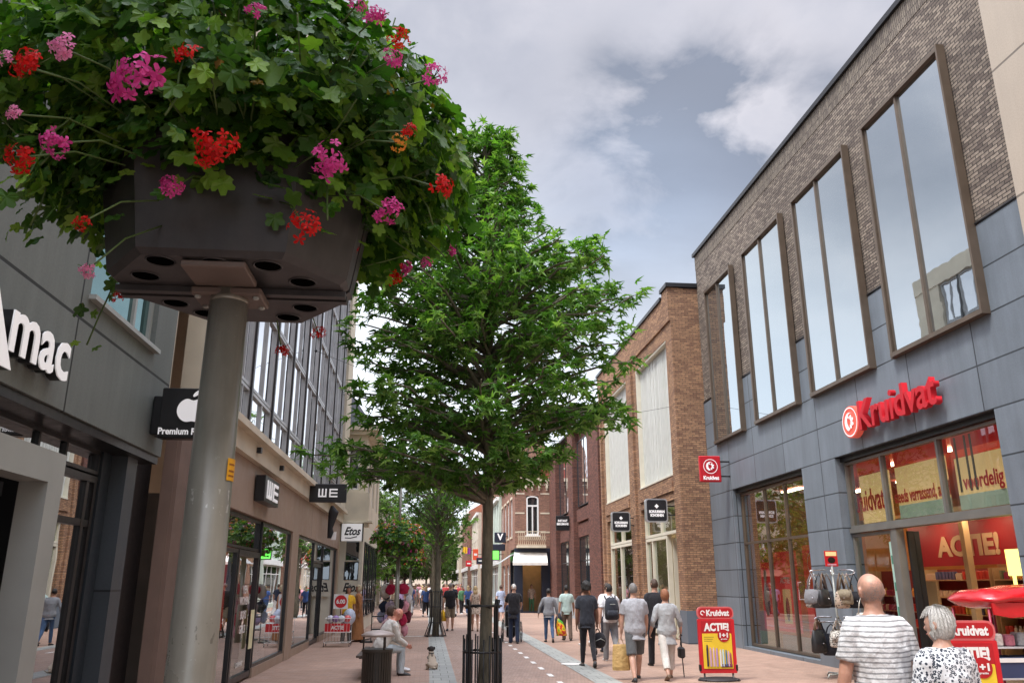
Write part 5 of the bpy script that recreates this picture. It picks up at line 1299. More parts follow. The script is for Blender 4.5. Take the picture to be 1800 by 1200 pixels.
def person(loc, rz, label, H=1.75, top=None, top_len=-.06, sleeve='short', legs=None, leg_kind='trousers', shoes=None, skin=None, hair=None, hair_style='short',
           stride=(22, -22), knees=(8, 28), arms=((-12, 14, 15), (12, 14, 15)), lean=2, wide=1.0, female=False, sit=False, vox=.013, group=None, turn=0, headtilt=0, skirt=None, name='person', curl=1.0, cat='person'):
    """faces +Y before rz; arms = (forward deg, outward deg, elbow deg) for left, right"""
    t = thing(name, loc, label, cat, group, R(rz)); k = H/1.75; skin = skin or M_skin
    J = {}
    thigh, shin, ank = .43*k, .42*k, .075*k
    # hip height so that the lower foot stands on the ground
    def drop(st, kn): return thigh*math.cos(R(st))+shin*math.cos(R(st-kn))
    if sit: hz = sit
    else: hz = max(drop(stride[0], knees[0]), drop(stride[1], knees[1]))+ank
    body = MB(); P0 = Vector((0, 0, hz)); la = R(lean); spine = Vector((0, math.sin(la), math.cos(la))); fwd = Vector((0, math.cos(la), -math.sin(la)))
    X = Vector((1, 0, 0)); hw = wide; fw_ = 1.08 if female else 1.0; sw = .93 if female else 1.0
    prof = [(-.09,.11,.085),(-.04,.152*fw_,.108),(.03,.162*fw_,.115),(.13,.146,.108),(.24,.148*sw,.112),(.35,.162*sw,.118),(.44,.172*sw,.108),(.49,.158*sw,.090),(.525,.120*sw,.075),(.555,.078,.062),(.585,.056,.054)]
    def rings(prof, grow=0, z0=None, z1=None, belly=1.0):
        out = []
        for z, a, b in prof:
            if (z0 is not None and z < z0) or (z1 is not None and z > z1): continue
            g = 1+(wide-1)*(1 if z < .4 else .5); out.append((P0+spine*z*k, X*(a*k*g+grow), fwd*(b*k*g*belly+grow)))
        return out
    body.loft(rings(prof), 0, 16)
    neck = P0+spine*.575*k; fh = R(headtilt); hup = (spine+Vector((0, math.sin(fh), 0))).normalized(); hc = neck+hup*.135*k
    Rz = Matrix.Rotation(R(turn), 3, 'Z'); hf = Rz @ Vector((0, 1, 0)); hx = Rz @ X; hf = (hf-hup*hf.dot(hup)).normalized()
    body.tube([neck-hup*.04*k, hc-hup*.04*k], [.060*k, .056*k], 12)
    M = Matrix((hx, hf, hup)).transposed()
    def hp(x, y, z): return hc+M @ Vector((x, y, z))*k
    body.ell(hc+hup*.012*k, (.077*k, .092*k, .104*k), 16, 12, rot=M); body.ell(hp(0,-.018,.018), (.079*k,.080*k,.088*k), 16, 12, rot=M)
    body.ell(hp(0, .028, -.055), (.052*k, .060*k, .062*k), 14, 10, rot=M)        # jaw
    body.ell(hp(0, .096, -.018), (.012*k, .018*k, .020*k), 8, 6, rot=M); body.ell(hp(0, .088, .005), (.009*k, .012*k, .025*k), 8, 6, rot=M)
    for s in (-1, 1):
        body.ell(hp(s*.077, -.004, -.012), (.010*k, .018*k, .030*k), 8, 6, rot=M)
        if vox < .012: body.tube([hp(s*.080, .010, -.028), hp(s*.088, -.006, -.034), hp(s*.094, -.020, -.014), hp(s*.096, -.022, .010), hp(s*.090, -.008, .024), hp(s*.082, .008, .016)], .0052*k, 6, round_=True)
        body.ell(hp(s*.03, .074, .027), (.022*k, .014*k, .008*k), 8, 5, rot=M)
    body.ell(hp(0, .084, -.058), (.022*k, .010*k, .008*k), 8, 5, rot=M)
    # legs
    for i, s in enumerate((-1, 1)):
        a = R(stride[i]); kn = R(knees[i]); hip = P0+Vector((s*.088*k*(1+(wide-1)*.4), 0, -.02*k))
        kne = hip+rotx(a)*thigh+Vector((s*.004, 0, 0)); an = kne+rotx(a-kn)*shin; J['hip', s], J['knee', s], J['ank', s] = hip, kne, an
        g = wide**.6
        body.tube([hip+Vector((0,0,.05*k)), hip, hip.lerp(kne, .45), kne, kne.lerp(an, .28), kne.lerp(an, .65), an], [.075*k*g, .085*k*g, .072*k*g, .052*k*g, .055*k*g, .042*k*g, .034*k], 12, round_=True)
        fa = a-kn; lift = max(-.9, min(.5, fa*.6)) if not sit else 0
        d = Vector((s*.12, math.cos(lift), math.sin(lift))).normalized(); J['toe', s] = d; up = Vector((0,0,1)) if abs(lift) < .01 else X.cross(d)
        up = (X.cross(d)).normalized()
        body.tube([an+Vector((0,0,0)), an+d*.02*k-up*.04*k, an+d*.11*k-up*.052*k, an+d*.165*k-up*.056*k], [.034*k, .034*k, .028*k, .020*k], 10, round_=True)
    # arms and hands
    hands = {}; dr_ = {}
    for i, s in enumerate((-1, 1)):
        f, o, e = (R(q) for q in arms[i]); sh = P0+spine*.488*k+X*s*.165*k*sw*(1+(wide-1)*.55)
        dr = Vector((s*math.sin(o), math.sin(f)*math.cos(o), -math.cos(f)*math.cos(o))).normalized()
        dr_[s] = dr; el = sh+dr*.30*k; f2 = f+e; o2 = o*.35
        d2 = Vector((s*math.sin(o2) if not sit else -s*.35, math.sin(f2)*math.cos(o2), -math.cos(f2)*math.cos(o2))).normalized(); wr = el+d2*.255*k
        body.tube([sh-X*s*.03*k, sh, sh.lerp(el, .4), el, el.lerp(wr, .3), wr], [.046*k, .052*k*wide**.5, .048*k*wide**.5, .042*k, .043*k, .028*k], 12, round_=True)
        sd_ = Vector((0, 1, 0)); sd_ = (sd_-d2*sd_.dot(d2)).normalized(); th = sd_; nrm = d2.cross(sd_).normalized()     # palm faces the body
        pc = wr+d2*.045*k
        body.loft([(wr+d2*.0*k, nrm*.017*k, sd_*.026*k), (wr+d2*.03*k, nrm*.016*k, sd_*.036*k), (wr+d2*.08*k, nrm*.014*k, sd_*.039*k), (wr+d2*.092*k, nrm*.010*k, sd_*.036*k)], 0, 10)
        ins = -X*s
        for q in range(4):
            L_ = (.060, .072, .078, .068)[3-q] if q else .064
            b = wr+d2*.088*k+sd_*(.027-.018*q)*k; c1 = R(28); m1 = b+(d2*math.cos(c1*.6)+ins*math.sin(c1*.6))*L_*.45*k; m2 = m1+(d2*math.cos(c1*2*curl)+ins*math.sin(c1*2*curl))*L_*.35*k; m3 = m2+(d2*math.cos(c1*3.0*curl)+ins*math.sin(c1*3.0*curl))*L_*.25*k
            body.tube([b, m1, m2, m3], [.0088*k, .0085*k, .008*k, .0065*k], 6, round_=True)
        tb = wr+d2*.03*k+sd_*.030*k; body.tube([tb, tb+(d2*.6+sd_*.7+ins*.3)*.032*k, tb+(d2*1.0+sd_*.6+ins*.5)*.052*k], [.012*k, .010*k, .008*k], 6, round_=True)
        J['sh', s], J['el', s], J['wr', s] = sh, el, wr; hands[s] = wr+d2*.10*k+ins*.01
    me = remesh(body, min(vox, .010) if vox < .012 else vox, 1); me.materials.append(skin)
    o = bpy.data.objects.new('body', me); COL.objects.link(o); o.parent = t
    def add(nm, mb, m, v=None, sm=2, lab=None):
        me = remesh(mb, v or vox, sm); me.materials.append(m); q = bpy.data.objects.new(nm, me); COL.objects.link(q); q.parent = t; return tag(q, label=lab)
    # top garment
    if top:
        mb = MB(); pr = [p for p in prof if p[0] > top_len+.01 and p[0] < .55]
        fl = .022 if top_len < -.1 else .018
        rr = rings([(top_len, .160*fw_, .114)]+pr+[(.556,.068,.054)], fl*k if not female else .018*k); mb.loft(rr, 0, 20)
        for s in (-1, 1):
            sh, el, wr = J['sh', s], J['el', s], J['wr', s]
            if sleeve == 'none': mb.tube([sh-X*s*.04*k, sh+X*s*.005], [.066*k, .060*k], 12); continue
            pts = [sh-X*s*.07*k+spine*.012*k, sh-X*s*.02*k, sh+dr_[s]*.04*k, sh.lerp(el, .35)]; ra = [.058*k, .068*k, .069*k*wide**.4, .066*k*wide**.4]
            if sleeve == 'short': pts.append(sh.lerp(el, .72)); ra.append(.066*k*wide**.4)
            else: pts += [el, el.lerp(wr, .45), el.lerp(wr, .9 if sleeve == 'long' else .45)]; ra += [.054*k, .050*k, .040*k if sleeve == 'long' else .05*k]
            mb.tube(pts, ra, 14)
        add('top', mb, top); tm_ = t.children[-1].data; fd = {True: .0085, False: .006}[vox < .012]
        for v in (tm_.vertices if vox < .0165 else ()):            # cloth folds
            c_ = v.co; f_ = noise.noise(Vector((c_.x*7+c_.z*3, c_.y*7, c_.z*4.5+c_.x*2)))+.5*noise.noise(Vector((c_.x*16, c_.y*16, c_.z*10+c_.x*6)))
            v.co = c_ + v.normal*(1-abs(f_)*2.2)*fd
    if legs:
        mb = MB(); rr = rings([(p[0], p[1], p[2]) for p in prof if p[0] < .08], .014*k); mb.loft(rr, 0, 16)
        for s in (-1, 1):
            hip, kn, an = J['hip', s], J['knee', s], J['ank', s]; g = wide**.6
            if leg_kind == 'shorts': mb.tube([hip+Vector((0,0,.05*k)), hip, hip.lerp(kn, .5), hip.lerp(kn, .98)], [.085*k*g, .098*k*g, .092*k*g, .090*k*g], 14)
            elif leg_kind == 'slim': mb.tube([hip+Vector((0,0,.05*k)), hip, hip.lerp(kn, .45), kn, kn.lerp(an, .3), an+Vector((0,0,.02))], [.082*k*g, .093*k*g, .080*k*g, .060*k*g, .061*k*g, .044*k], 14)
            elif leg_kind == 'crop': mb.tube([hip+Vector((0,0,.05*k)), hip, hip.lerp(kn, .45), kn, kn.lerp(an, .72)], [.085*k*g, .096*k*g, .088*k*g, .074*k*g, .072*k], 14)
            else: mb.tube([hip+Vector((0,0,.05*k)), hip, hip.lerp(kn, .45), kn, kn.lerp(an, .5), an+Vector((0,0,-.02))], [.085*k*g, .097*k*g, .086*k*g, .072*k*g, .068*k, .064*k], 14)
        add({'shorts': 'shorts'}.get(leg_kind, 'trousers'), mb, legs)
    if skirt:
        m_, zl = skirt; mb = MB(); d = hz-zl
        mb.loft([(P0+Vector((0,0,.10*k)), X*.155*k, Vector((0,.12*k,0))), (P0, X*.185*k, Vector((0,.145*k,0))), (P0-Vector((0,0,d*.5)), X*.22*k, Vector((0,.19*k,0))), (P0-Vector((0,0,d)), X*.26*k, Vector((0,.24*k,0)))], 0, 20); add('skirt', mb, m_)
    if shoes:
        for s in (-1, 1):
            an = J['ank', s]; d = J['toe', s]; up = X.cross(d).normalized(); sx = d.cross(up); mb = MB()
            mb.loft([(an-d*.055*k-up*.045*k, sx*.028*k, up*.028*k), (an-d*.03*k-up*.03*k, sx*.040*k, up*.048*k), (an+d*.05*k-up*.035*k, sx*.043*k, up*.042*k), (an+d*.13*k-up*.048*k, sx*.048*k, up*.030*k), (an+d*.185*k-up*.054*k, sx*.036*k, up*.022*k), (an+d*.205*k-up*.056*k, sx*.015*k, up*.012*k)], 0, 12)
            add('shoe', mb, shoes, min(vox, .012), 1)
    # hair
    if hair_style == 'stubble':
        st_ = MB()
        for i in range(3800):
            a = random.random()*6.283; z = random.uniform(-.075, .05); q = math.sqrt(max(.05, 1-(z/.107)**2)); x_, y_ = .0795*q*math.cos(a), .0965*q*math.sin(a)
            if y_ > .035 or random.random() < (z+.01)/.07: continue
            v = Vector((x_, y_-.002, z+.014)); n_ = Vector((x_, y_, z*.5)).normalized(); dn = (Vector((0,-.2,-1))+rv(.25)).normalized()*.008; w_ = n_.cross(dn).normalized()*.0008
            st_.add([hp(*(v-w_)), hp(*(v+w_)), hp(*(v+dn+n_*.003))], [(0,1,2)])
        part('hair', st_, hair, t, False, world=False)
    elif hair and hair_style != 'bald':
        mb = MB(); rr = {'short': 1.07, 'curly': 1.36, 'bob': 1.15, 'long': 1.12, 'bun': 1.1, 'thin': 1.03}[hair_style]
        seg, rg = 26, 18; vs = []; base = MB(); base.ell((0,0,0), (.076*rr, .098*rr, .106*rr), seg, rg); keep = []
        low = {'short': -.072, 'thin': -.055, 'curly': -.075, 'bob': -.10, 'long': -.11, 'bun': -.05}[hair_style]
        vv = [Vector(v) for v in base.v]
        for f in base.f:
            c = sum((vv[i] for i in f), Vector())/len(f)
            if (c.y < .035 or c.z > .055-(.02 if hair_style == 'curly' else 0)) and c.z > low: keep.append(f)
        amp = {'curly': .03, 'bob': .006, 'short': .004, 'thin': .002, 'long': .006, 'bun': .004}[hair_style]
        def disp(v):
            n = v.normalized(); q = noise.noise(v*28)*amp+noise.noise(v*70)*amp*.5
            if hair_style in ('bob', 'long') and v.z < 0: q += .012*(-v.z/.1)
            return v+n*q
        outer = [disp(v) for v in vv]; inner = [v*.88 for v in vv]; n = len(vv)
        mb.add([hp(v.x, v.y, v.z+.014) for v in outer], keep)
        # rim back to the scalp so the cap has thickness
        from collections import Counter
        ed = Counter()
        for f in keep:
            for i in range(len(f)): ed[tuple(sorted((f[i], f[(i+1) % len(f)])))] += 1
        extra = [hp(v.x, v.y, v.z+.014) for v in inner]; mb.v += extra
        for f in keep:
            for i in range(len(f)):
                a, b = f[i], f[(i+1) % len(f)]
                if ed[tuple(sorted((a, b)))] == 1: mb.f.append((b, a, a+n, b+n)); mb.m.append(0)
        q = part('hair', mb, hair, t, True, world=False)
        if vox < .012:
            st_ = MB()
            for i in range(1500):
                f_ = random.choice(keep); v = sum((outer[j] for j in f_), Vector())/len(f_)
                n_ = v.normalized(); dn = Vector((v.x*.5, v.y*.6-.02, -.09)); dn = (dn-n_*dn.dot(n_)).normalized()*random.uniform(.02, .045)
                w_ = n_.cross(dn).normalized()*.0016; a_ = v+n_*.002; b_ = v+dn*.55+n_*.007; c_ = v+dn+n_*random.uniform(-.001,.006)
                st_.add([hp(*(a_-w_+Vector((0,0,.014)))), hp(*(a_+w_+Vector((0,0,.014)))), hp(*(b_+w_+Vector((0,0,.014)))), hp(*(c_+Vector((0,0,.014)))), hp(*(b_-w_+Vector((0,0,.014))))], [(0,1,2,3,4)])
            part('hair_strands', st_, hair, t, False, world=False)
        if hair_style == 'bun': b2 = MB(); b2.ell(hp(0, -.11, .04), (.035*k,.035*k,.035*k), 10, 8); part('hair_bun', b2, hair, t, True, world=False)
        if hair_style == 'long': b2 = MB(); b2.loft([(hp(0,-.06,-.02), hx*.075*k, hf*.035*k), (hp(0,-.08,-.14), hx*.09*k, hf*.032*k), (hp(0,-.075,-.26), hx*.07*k, hf*.022*k)], 0, 12); part('hair_length', b2, hair, t, True, world=False)
    # face
    if vox < .017:
        for s in (-1, 1):
            mb = MB(); mb.ell(hp(s*.030, .086, .008), (.013*k,.006*k,.006*k), 10, 6, rot=M); part('eye', mb, mat('eye_dark', (.03,.02,.015), .2), t, True, world=False)
        mb = MB(); mb.ell(hp(0, .092, -.058), (.020*k,.005*k,.005*k), 10, 6, rot=M); part('mouth', mb, mat('lip', (.40,.13,.11), .5), t, True, world=False)
    return t, {s: Matrix.Rotation(R(rz), 4, 'Z') @ hands[s] + Vector(loc) for s in hands}, J
def hairmat(name, c, c2=None):
    t = NT(name); p = t.obj(); v = t.n('ShaderNodeMapping', {0: p}); v.inputs['Scale'].default_value = (60, 60, 12)
    f = t.noise(v.outputs[0], 4, 4, .6); t.bc(t.ramp(f, [(.3, tuple(x*.6 for x in c)), (.7, c2 or tuple(min(1, x*1.3) for x in c))])); t.p.inputs['Roughness'].default_value = .5; t.bump(f, .9, .012); return t.mat
H_black = hairmat('black_hair', (.012,.010,.009)); H_brown = hairmat('brown_hair', (.07,.04,.025)); H_grey = hairmat('grey_hair', (.20,.19,.18)); H_white = hairmat('white_hair', (.62,.60,.56), (.85,.83,.78)); H_red = hairmat('auburn_hair', (.23,.08,.035), (.42,.17,.08)); H_blond = hairmat('blond_hair', (.45,.32,.16))
C_black = cloth('black_cloth', (.018,.018,.022)); C_char = cloth('charcoal_cloth', (.030,.034,.045)); C_white = cloth('white_cloth', (.68,.68,.70)); C_grey = cloth('grey_tshirt', (.36,.37,.40)); C_lgrey = cloth('light_grey_knit', (.36,.375,.385))
C_dgrey = cloth('dark_grey_shorts', (.10,.105,.11)); C_mgrey = cloth('mid_grey_cloth', (.20,.20,.21)); C_jean = cloth('blue_jeans', (.055,.10,.19)); C_mint = cloth('mint_tshirt', (.40,.52,.49)); C_blue = cloth('pale_blue_dress', (.36,.42,.56)); C_navy = cloth('navy_cloth', (.02,.03,.06))
C_yel = cloth('yellow_cloth', (.75,.45,.03)); C_rust = cloth('rust_robe', (.38,.17,.07)); C_cream = cloth('cream_linen', (.62,.60,.55)); C_ice = cloth('pale_blue_trousers', (.46,.52,.55)); C_khaki = cloth('khaki_cloth', (.24,.20,.14)); C_off = cloth('off_white_trousers', (.60,.58,.54))
C_red = cloth('red_cloth', (.38,.05,.05)); C_pink = cloth('pink_cloth', (.65,.30,.36)); C_green = cloth('green_cloth', (.08,.20,.10)); C_royal = cloth('royal_blue_cloth', (.06,.12,.32)); C_lilac = cloth('lilac_cloth', (.45,.36,.60)); C_beige = cloth('beige_cloth', (.45,.37,.28))
C_stripe = cloth('striped_jersey', (.66,.66,.66), .1, 'stripe', (.27,.275,.28)); C_leo = cloth('leopard_print', (.68,.70,.72), .1, 'leopard', (.03,.04,.06)); C_flor = cloth('floral_dress', (.50,.40,.32), .2, 'floral', (.08,.05,.05))
S_black = mat('black_shoe', (.015,.015,.016), .5); S_white = mat('white_shoe', (.6,.6,.6), .5); S_brown = mat('brown_shoe', (.12,.07,.04), .5)
def world_part(name, mb, m, label, cat, group=None, loc=None, smooth=True): return solo(name, mb, m, label, cat, group, smooth=smooth, loc=loc)

# foreground pair
person((3.06, 5.6, 0), 4, 'bald man in a grey and white striped t-shirt, seen from behind at lower right', 1.80, C_stripe, -.14, 'short', C_dgrey, 'shorts', S_black, skinmat('sunned_skin', (.50,.27,.19)), H_grey, 'stubble', stride=(10,-10), knees=(6,14), arms=((4,13,14),(-2,13,14)), wide=1.12, vox=.009, headtilt=2)
person((3.37, 5.35, 0), 8, 'woman with short white hair in a leopard print top, beside the striped man', 1.575, C_leo, -.14, 'short', C_navy, 'trousers', S_white, M_skin, H_white, 'bob', stride=(-8,10), knees=(10,6), arms=((6,12,30),(2,12,26)), wide=1.10, vox=.009, female=True, turn=28, headtilt=4)
# walking group
_, hn, _ = person((3.52, 18.7, 0), -2, 'young man with curly black hair, dark t-shirt and slim black trousers', 1.78, C_char, -.12, 'short', C_black, 'slim', mat('black_white_shoe', (.03,.03,.03), .5), M_skin3, H_black, 'curly', stride=(14,-16), knees=(5,20), arms=((2,9,6),(6,12,10)), wide=.93, vox=.014)
h = hn[1]; mb = MB(); mb.ell((h.x+.05, h.y, h.z-.24), (.15,.12,.17), 18, 12); o = thing('helmet_bag', (h.x+.05, h.y, h.z-.42), 'round black bag carried by the curly haired man', 'bag'); part('bag_body', mb, C_black, o, True)
mb = MB(); mb.tube([(h.x-.03,h.y,h.z-.12),(h.x-.02,h.y,h.z-.01),(h.x+.03,h.y,h.z-.01),(h.x+.08,h.y,h.z-.11)], .012, 6); part('handle', mb, C_black, o, True)
mb = MB(); mb.tube([(h.x-.06,h.y-.10,h.z-.25),(h.x+.05,h.y-.125,h.z-.20),(h.x+.15,h.y-.10,h.z-.25)], .008, 5); part('zip', mb, M_grey, o, True)
def backpack(loc, k, lab, m, rz=0):
    o = thing('backpack', loc, lab, 'backpack', None, R(rz)); mb = MB()
    mb.loft([((0,-.06*k,-.01),(.12*k,0,0),(0,.05*k,0)),((0,-.08*k,.03*k),(.16*k,0,0),(0,.09*k,0)),((0,-.08*k,.25*k),(.165*k,0,0),(0,.10*k,0)),((0,-.07*k,.40*k),(.14*k,0,0),(0,.085*k,0)),((0,-.04*k,.47*k),(.08*k,0,0),(0,.045*k,0))], 0, 18); part('pack', mb, m, o, True, world=False)
    mb = MB(); mb.loft([((0,-.16*k,.04*k),(.11*k,0,0),(0,.03*k,0)),((0,-.17*k,.12*k),(.12*k,0,0),(0,.035*k,0)),((0,-.16*k,.2*k),(.11*k,0,0),(0,.02*k,0))], 0, 14); part('front_pocket', mb, m, o, True, world=False)
    for s in (-1, 1): mb = MB(); mb.tube([(s*.10*k,.0,.42*k),(s*.12*k,.09*k,.50*k),(s*.125*k,.2*k,.44*k),(s*.13*k,.22*k,.25*k),(s*.14*k,.08*k,.06*k)], .016*k, 6); part('strap', mb, m, o, True, world=False)
    mb = MB(); mb.tube([(-.05*k,-.05*k,.46*k),(0,-.05*k,.51*k),(.05*k,-.05*k,.46*k)], .008*k, 6); part('grab_loop', mb, m, o, True, world=False)
    mb = MB(); mb.box(-.06*k,.06*k,-.186*k,-.182*k,.32*k,.335*k); part('label_tape', mb, M_grey, o, world=False); return o
person((4.32, 20.0, 0), 0, 'young man in a white t-shirt with a black backpack and grey trousers', 1.74, C_white, -.05, 'short', C_mgrey, 'trousers', S_white, M_skin, H_black, 'short', stride=(14,-16), knees=(6,22), vox=.014)
backpack((4.32, 19.87, .93), 1.05, 'black backpack on the back of the young man in white', C_char)
person((4.10, 21.6, 0), 0, 'auburn haired woman in a dark red top, mostly hidden behind the curly haired man', 1.62, cloth('wine_cloth', (.12,.02,.03)), -.1, 'long', C_black, 'slim', S_black, M_skin, H_red, 'long', vox=.018, female=True)
person((4.78, 22.4, 0), 0, 'brown haired man in white with a dark collar, ahead of the backpack wearer', 1.80, C_white, -.1, 'short', C_navy, 'trousers', S_black, M_skin, H_brown, 'short', vox=.018)
_, hn, _ = person((3.95, 16.1, 0), -3, 'grey haired man in grey t-shirt and dark grey cargo shorts mid stride', 1.80, C_grey, -.17, 'short', C_dgrey, 'shorts', S_black, M_skin, H_grey, 'short', stride=(-16,26), knees=(14,8), arms=((2,10,10),(14,12,18)), wide=1.12, vox=.013)
h = hn[-1]; o = thing('paper_bag', (h.x-.02, h.y, h.z-.56), 'tan kraft paper carrier bag held by the man in grey shorts', 'bag'); mb = MB()
x, y, z = h.x-.02, h.y, h.z; mb.loft([((x,y,z-.56),(.17,0,0),(0,.09,0)),((x,y,z-.5),(.175,.01,0),(0,.10,0)),((x,y,z-.3),(.165,0,0),(0,.085,0)),((x,y,z-.12),(.15,.0,0),(0,.045,0)),((x,y,z-.10),(.14,0,0),(0,.035,0))], 0, 8); part('bag_body', mb, mat('kraft_paper', (.52,.34,.13), .8, 0, var=.12, bump=.8, bs=14, bd=.03), o)
mb = MB(); mb.tube([(x-.06,y,z-.11),(x-.03,y,z-.01),(x+.03,y,z-.01),(x+.06,y,z-.11)], .006, 5); part('handle', mb, mat('kraft_paper', (.52,.34,.13), .8), o)
_, hn, _ = person((4.60, 16.2, 0), -3, 'older woman with auburn hair, light grey top and white cropped trousers', 1.66, C_lgrey, -.24, 'elbow', C_off, 'crop', S_brown, M_skin, H_red, 'bob', stride=(-18,20), knees=(16,6), arms=((-6,22,38),(2,24,30)), female=True, wide=1.08, vox=.013)
h = hn[1]; mb = MB(); o = thing('walking_cane', (h.x+.06, h.y+.1, 0), 'slim dark walking cane held by the auburn haired woman', 'walking cane'); mb.tube([(h.x+.08,h.y+.16,0),(h.x,h.y+.02,h.z+.01)], .011, 8); part('shaft', mb, M_dark, o, True); mb = MB(); mb.tube([(h.x,h.y+.02,h.z+.01),(h.x,h.y-.03,h.z+.03),(h.x,h.y-.09,h.z+.01)], .013, 8); part('handle', mb, M_dark, o, True)
o = thing('handbag', (h.x-.02, h.y, h.z-.42), 'small black handbag hanging from the wrist of the auburn haired woman', 'handbag'); mb = MB(); mb.bbox(h.x-.07,h.x+.05,h.y-.12,h.y+.05,h.z-.40,h.z-.2,.03); part('bag_body', mb, S_black, o); mb = MB(); mb.tube([(h.x-.01,h.y-.1,h.z-.2),(h.x,h.y-.03,h.z),(h.x-.01,h.y+.04,h.z-.2)], .006, 5); part('strap', mb, S_black, o)
person((5.05, 18.6, 0), -4, 'tall dark haired man in a black hooded jacket and black trousers behind the couple', 1.86, C_black, -.14, 'long', C_black, 'trousers', S_black, M_skin, H_brown, 'short', stride=(18,-18), knees=(8,28), vox=.014)
_, hn, _ = person((3.80, 26.6, 0), -2, 'person with dark hair, grey sweater and blue jeans carrying a colourful bag', 1.60, cloth('grey_sweater', (.22,.23,.25)), -.12, 'long', C_jean, 'slim', S_black, M_skin2, H_black, 'bun', stride=(12,-14), knees=(5,18), arms=((4,28,14),(2,20,8)), female=True, vox=.017, wide=1.08)
h = hn[1]; o = thing('shopping_bag', (h.x+.08, h.y, h.z-.5), 'red, orange and green plastic carrier bag held by the person in jeans', 'bag'); mb = MB(); x, y, z = h.x+.08, h.y, h.z; mb.loft([((x+.06,y,z-.52),(.17,0,0),(0,.08,0)),((x+.03,y,z-.35),(.16,0,0),(0,.09,0)),((x,y,z-.12),(.10,0,0),(0,.04,0)),((x-.05,y,z-.01),(.02,0,0),(0,.015,0))], 0, 10)
tt = NT('carrier_print'); tt.bc(tt.ramp(tt.noise(tt.pos(), 7, 2, .4), [(.38, (.08,.35,.04)), (.44, (.8,.5,.02)), (.52, (.8,.45,.03)), (.56, (.6,.03,.02))])); tt.p.inputs['Roughness'].default_value = .35; part('bag_body', mb, tt.mat, o, True)
mb = MB(); mb.tube([(x-.06,y,z-.06),(x-.06,y,z+.01),(x-.02,y,z-.06)], .008, 5); part('handle', mb, M_red, o, True)
_, hn, _ = person((4.50, 27.4, 0), -2, 'man in a pale mint t-shirt with a dark cap and brown trousers', 1.70, C_mint, -.10, 'short', cloth('brown_trousers', (.12,.085,.065)), 'trousers', S_black, M_skin2, H_black, 'short', stride=(10,-8), knees=(6,10), vox=.017)
h = hn[-1]; world_part('jacket', MB().loft([((h.x,h.y,h.z+.08),(.05,0,0),(0,.05,0)),((h.x-.03,h.y,h.z-.1),(.12,0,0),(0,.08,0)),((h.x-.05,h.y,h.z-.36),(.09,0,.03),(0,.06,0))], 0, 12), C_char, 'dark jacket hanging over the arm of the man in mint', 'jacket')
person((4.62, 25.0, 0), -2, 'person in dark top and pale shorts, mostly hidden behind the curly haired man', 1.68, C_black, -.1, 'short', C_black, 'shorts', S_white, M_skin, H_brown, 'short', stride=(16,-16), knees=(6,26), vox=.018)
# wheelchair and pusher
person((2.66, 26.2, 0), 0, 'white haired man in black top and dark jeans pushing a wheelchair', 1.73, C_black, -.2, 'short', C_navy, 'trousers', S_black, M_skin, H_white, 'thin', stride=(6,-8), knees=(6,8), arms=((28,14,35),(28,14,35)), wide=1.05, vox=.016)
wc = thing('wheelchair', (2.66, 26.85, 0), 'wheelchair pushed by the white haired man in black', 'wheelchair')
for s in (-.29, .29):
    mb = MB(); mb.tube([(2.66+s,26.85+.30*math.cos(a),.30+.30*math.sin(a)) for a in [i*math.pi/12 for i in range(25)]], .014, 6, cap=False)
    for i in range(12): a = i*math.pi/6; mb.tube([(2.66+s,26.85,.30),(2.66+s,26.85+.29*math.cos(a),.30+.29*math.sin(a))], .003, 4)
    part('wheel', mb, M_dark, wc, True)
    mb = MB(); mb.tube([(2.66+s*.8,27.35+.08*math.cos(a),.085+.08*math.sin(a)) for a in [i*math.pi/6 for i in range(13)]], .016, 6, cap=False); part('front_wheel', mb, M_dark, wc, True)
mb = MB()
for s in (-.23, .23): mb.tube([(2.66+s,26.48,.98),(2.66+s,26.62,.96),(2.66+s,26.66,.5),(2.66+s,26.68,.30)], .013, 6); mb.tube([(2.66+s,26.65,.5),(2.66+s,27.15,.5),(2.66+s,27.35,.12)], .013, 6); mb.tube([(2.66+s,26.66,.72),(2.66+s,27.1,.72),(2.66+s,27.1,.5)], .013, 6)
mb.tube([(2.43,26.66,.46),(2.89,26.66,.46)], .012, 6); mb.tube([(2.43,27.1,.46),(2.89,27.1,.46)], .012, 6); part('frame', mb, M_grey, wc, True)
mb = MB(); mb.bbox(2.44,2.88,26.68,27.12,.48,.53,.015); part('seat', mb, M_black, wc); mb = MB(); mb.bbox(2.44,2.88,26.64,26.68,.52,.93,.01); part('backrest', mb, M_black, wc)
person((2.66, 26.78, 0), 0, 'person in dark clothing sitting in the wheelchair', 1.62, C_navy, -.05, 'long', C_black, 'trousers', S_black, M_skin, H_white, 'bob', stride=(88,88), knees=(88,88), arms=((25,8,50),(25,8,50)), sit=.60, vox=.018, female=True)
# further walkers
person((3.60, 41.8, 0), 0, 'woman in a long pale blue dress beside the tree guard', 1.68, C_blue, -.05, 'short', None, 'slim', S_black, M_skin, H_brown, 'bun', stride=(10,-12), knees=(5,15), vox=.02, female=True, skirt=(C_blue, .42))
_, hn, _ = person((.90, 33.4, 0), 0, 'man in a black t-shirt and khaki shorts walking between the two tree guards', 1.78, C_black, -.12, 'short', C_khaki, 'shorts', S_black, M_skin, H_grey, 'thin', stride=(-10,12), knees=(12,6), wide=1.15, vox=.02)
h = hn[-1]; world_part('shopping_bag', MB().loft([((h.x,h.y,h.z-.42),(.14,0,0),(0,.07,0)),((h.x,h.y,h.z-.2),(.14,0,0),(0,.07,0)),((h.x,h.y,h.z),(.02,0,0),(0,.02,0))], 0, 10), C_yel, 'bright yellow plastic bag held by the man in black t-shirt and khaki shorts', 'bag')
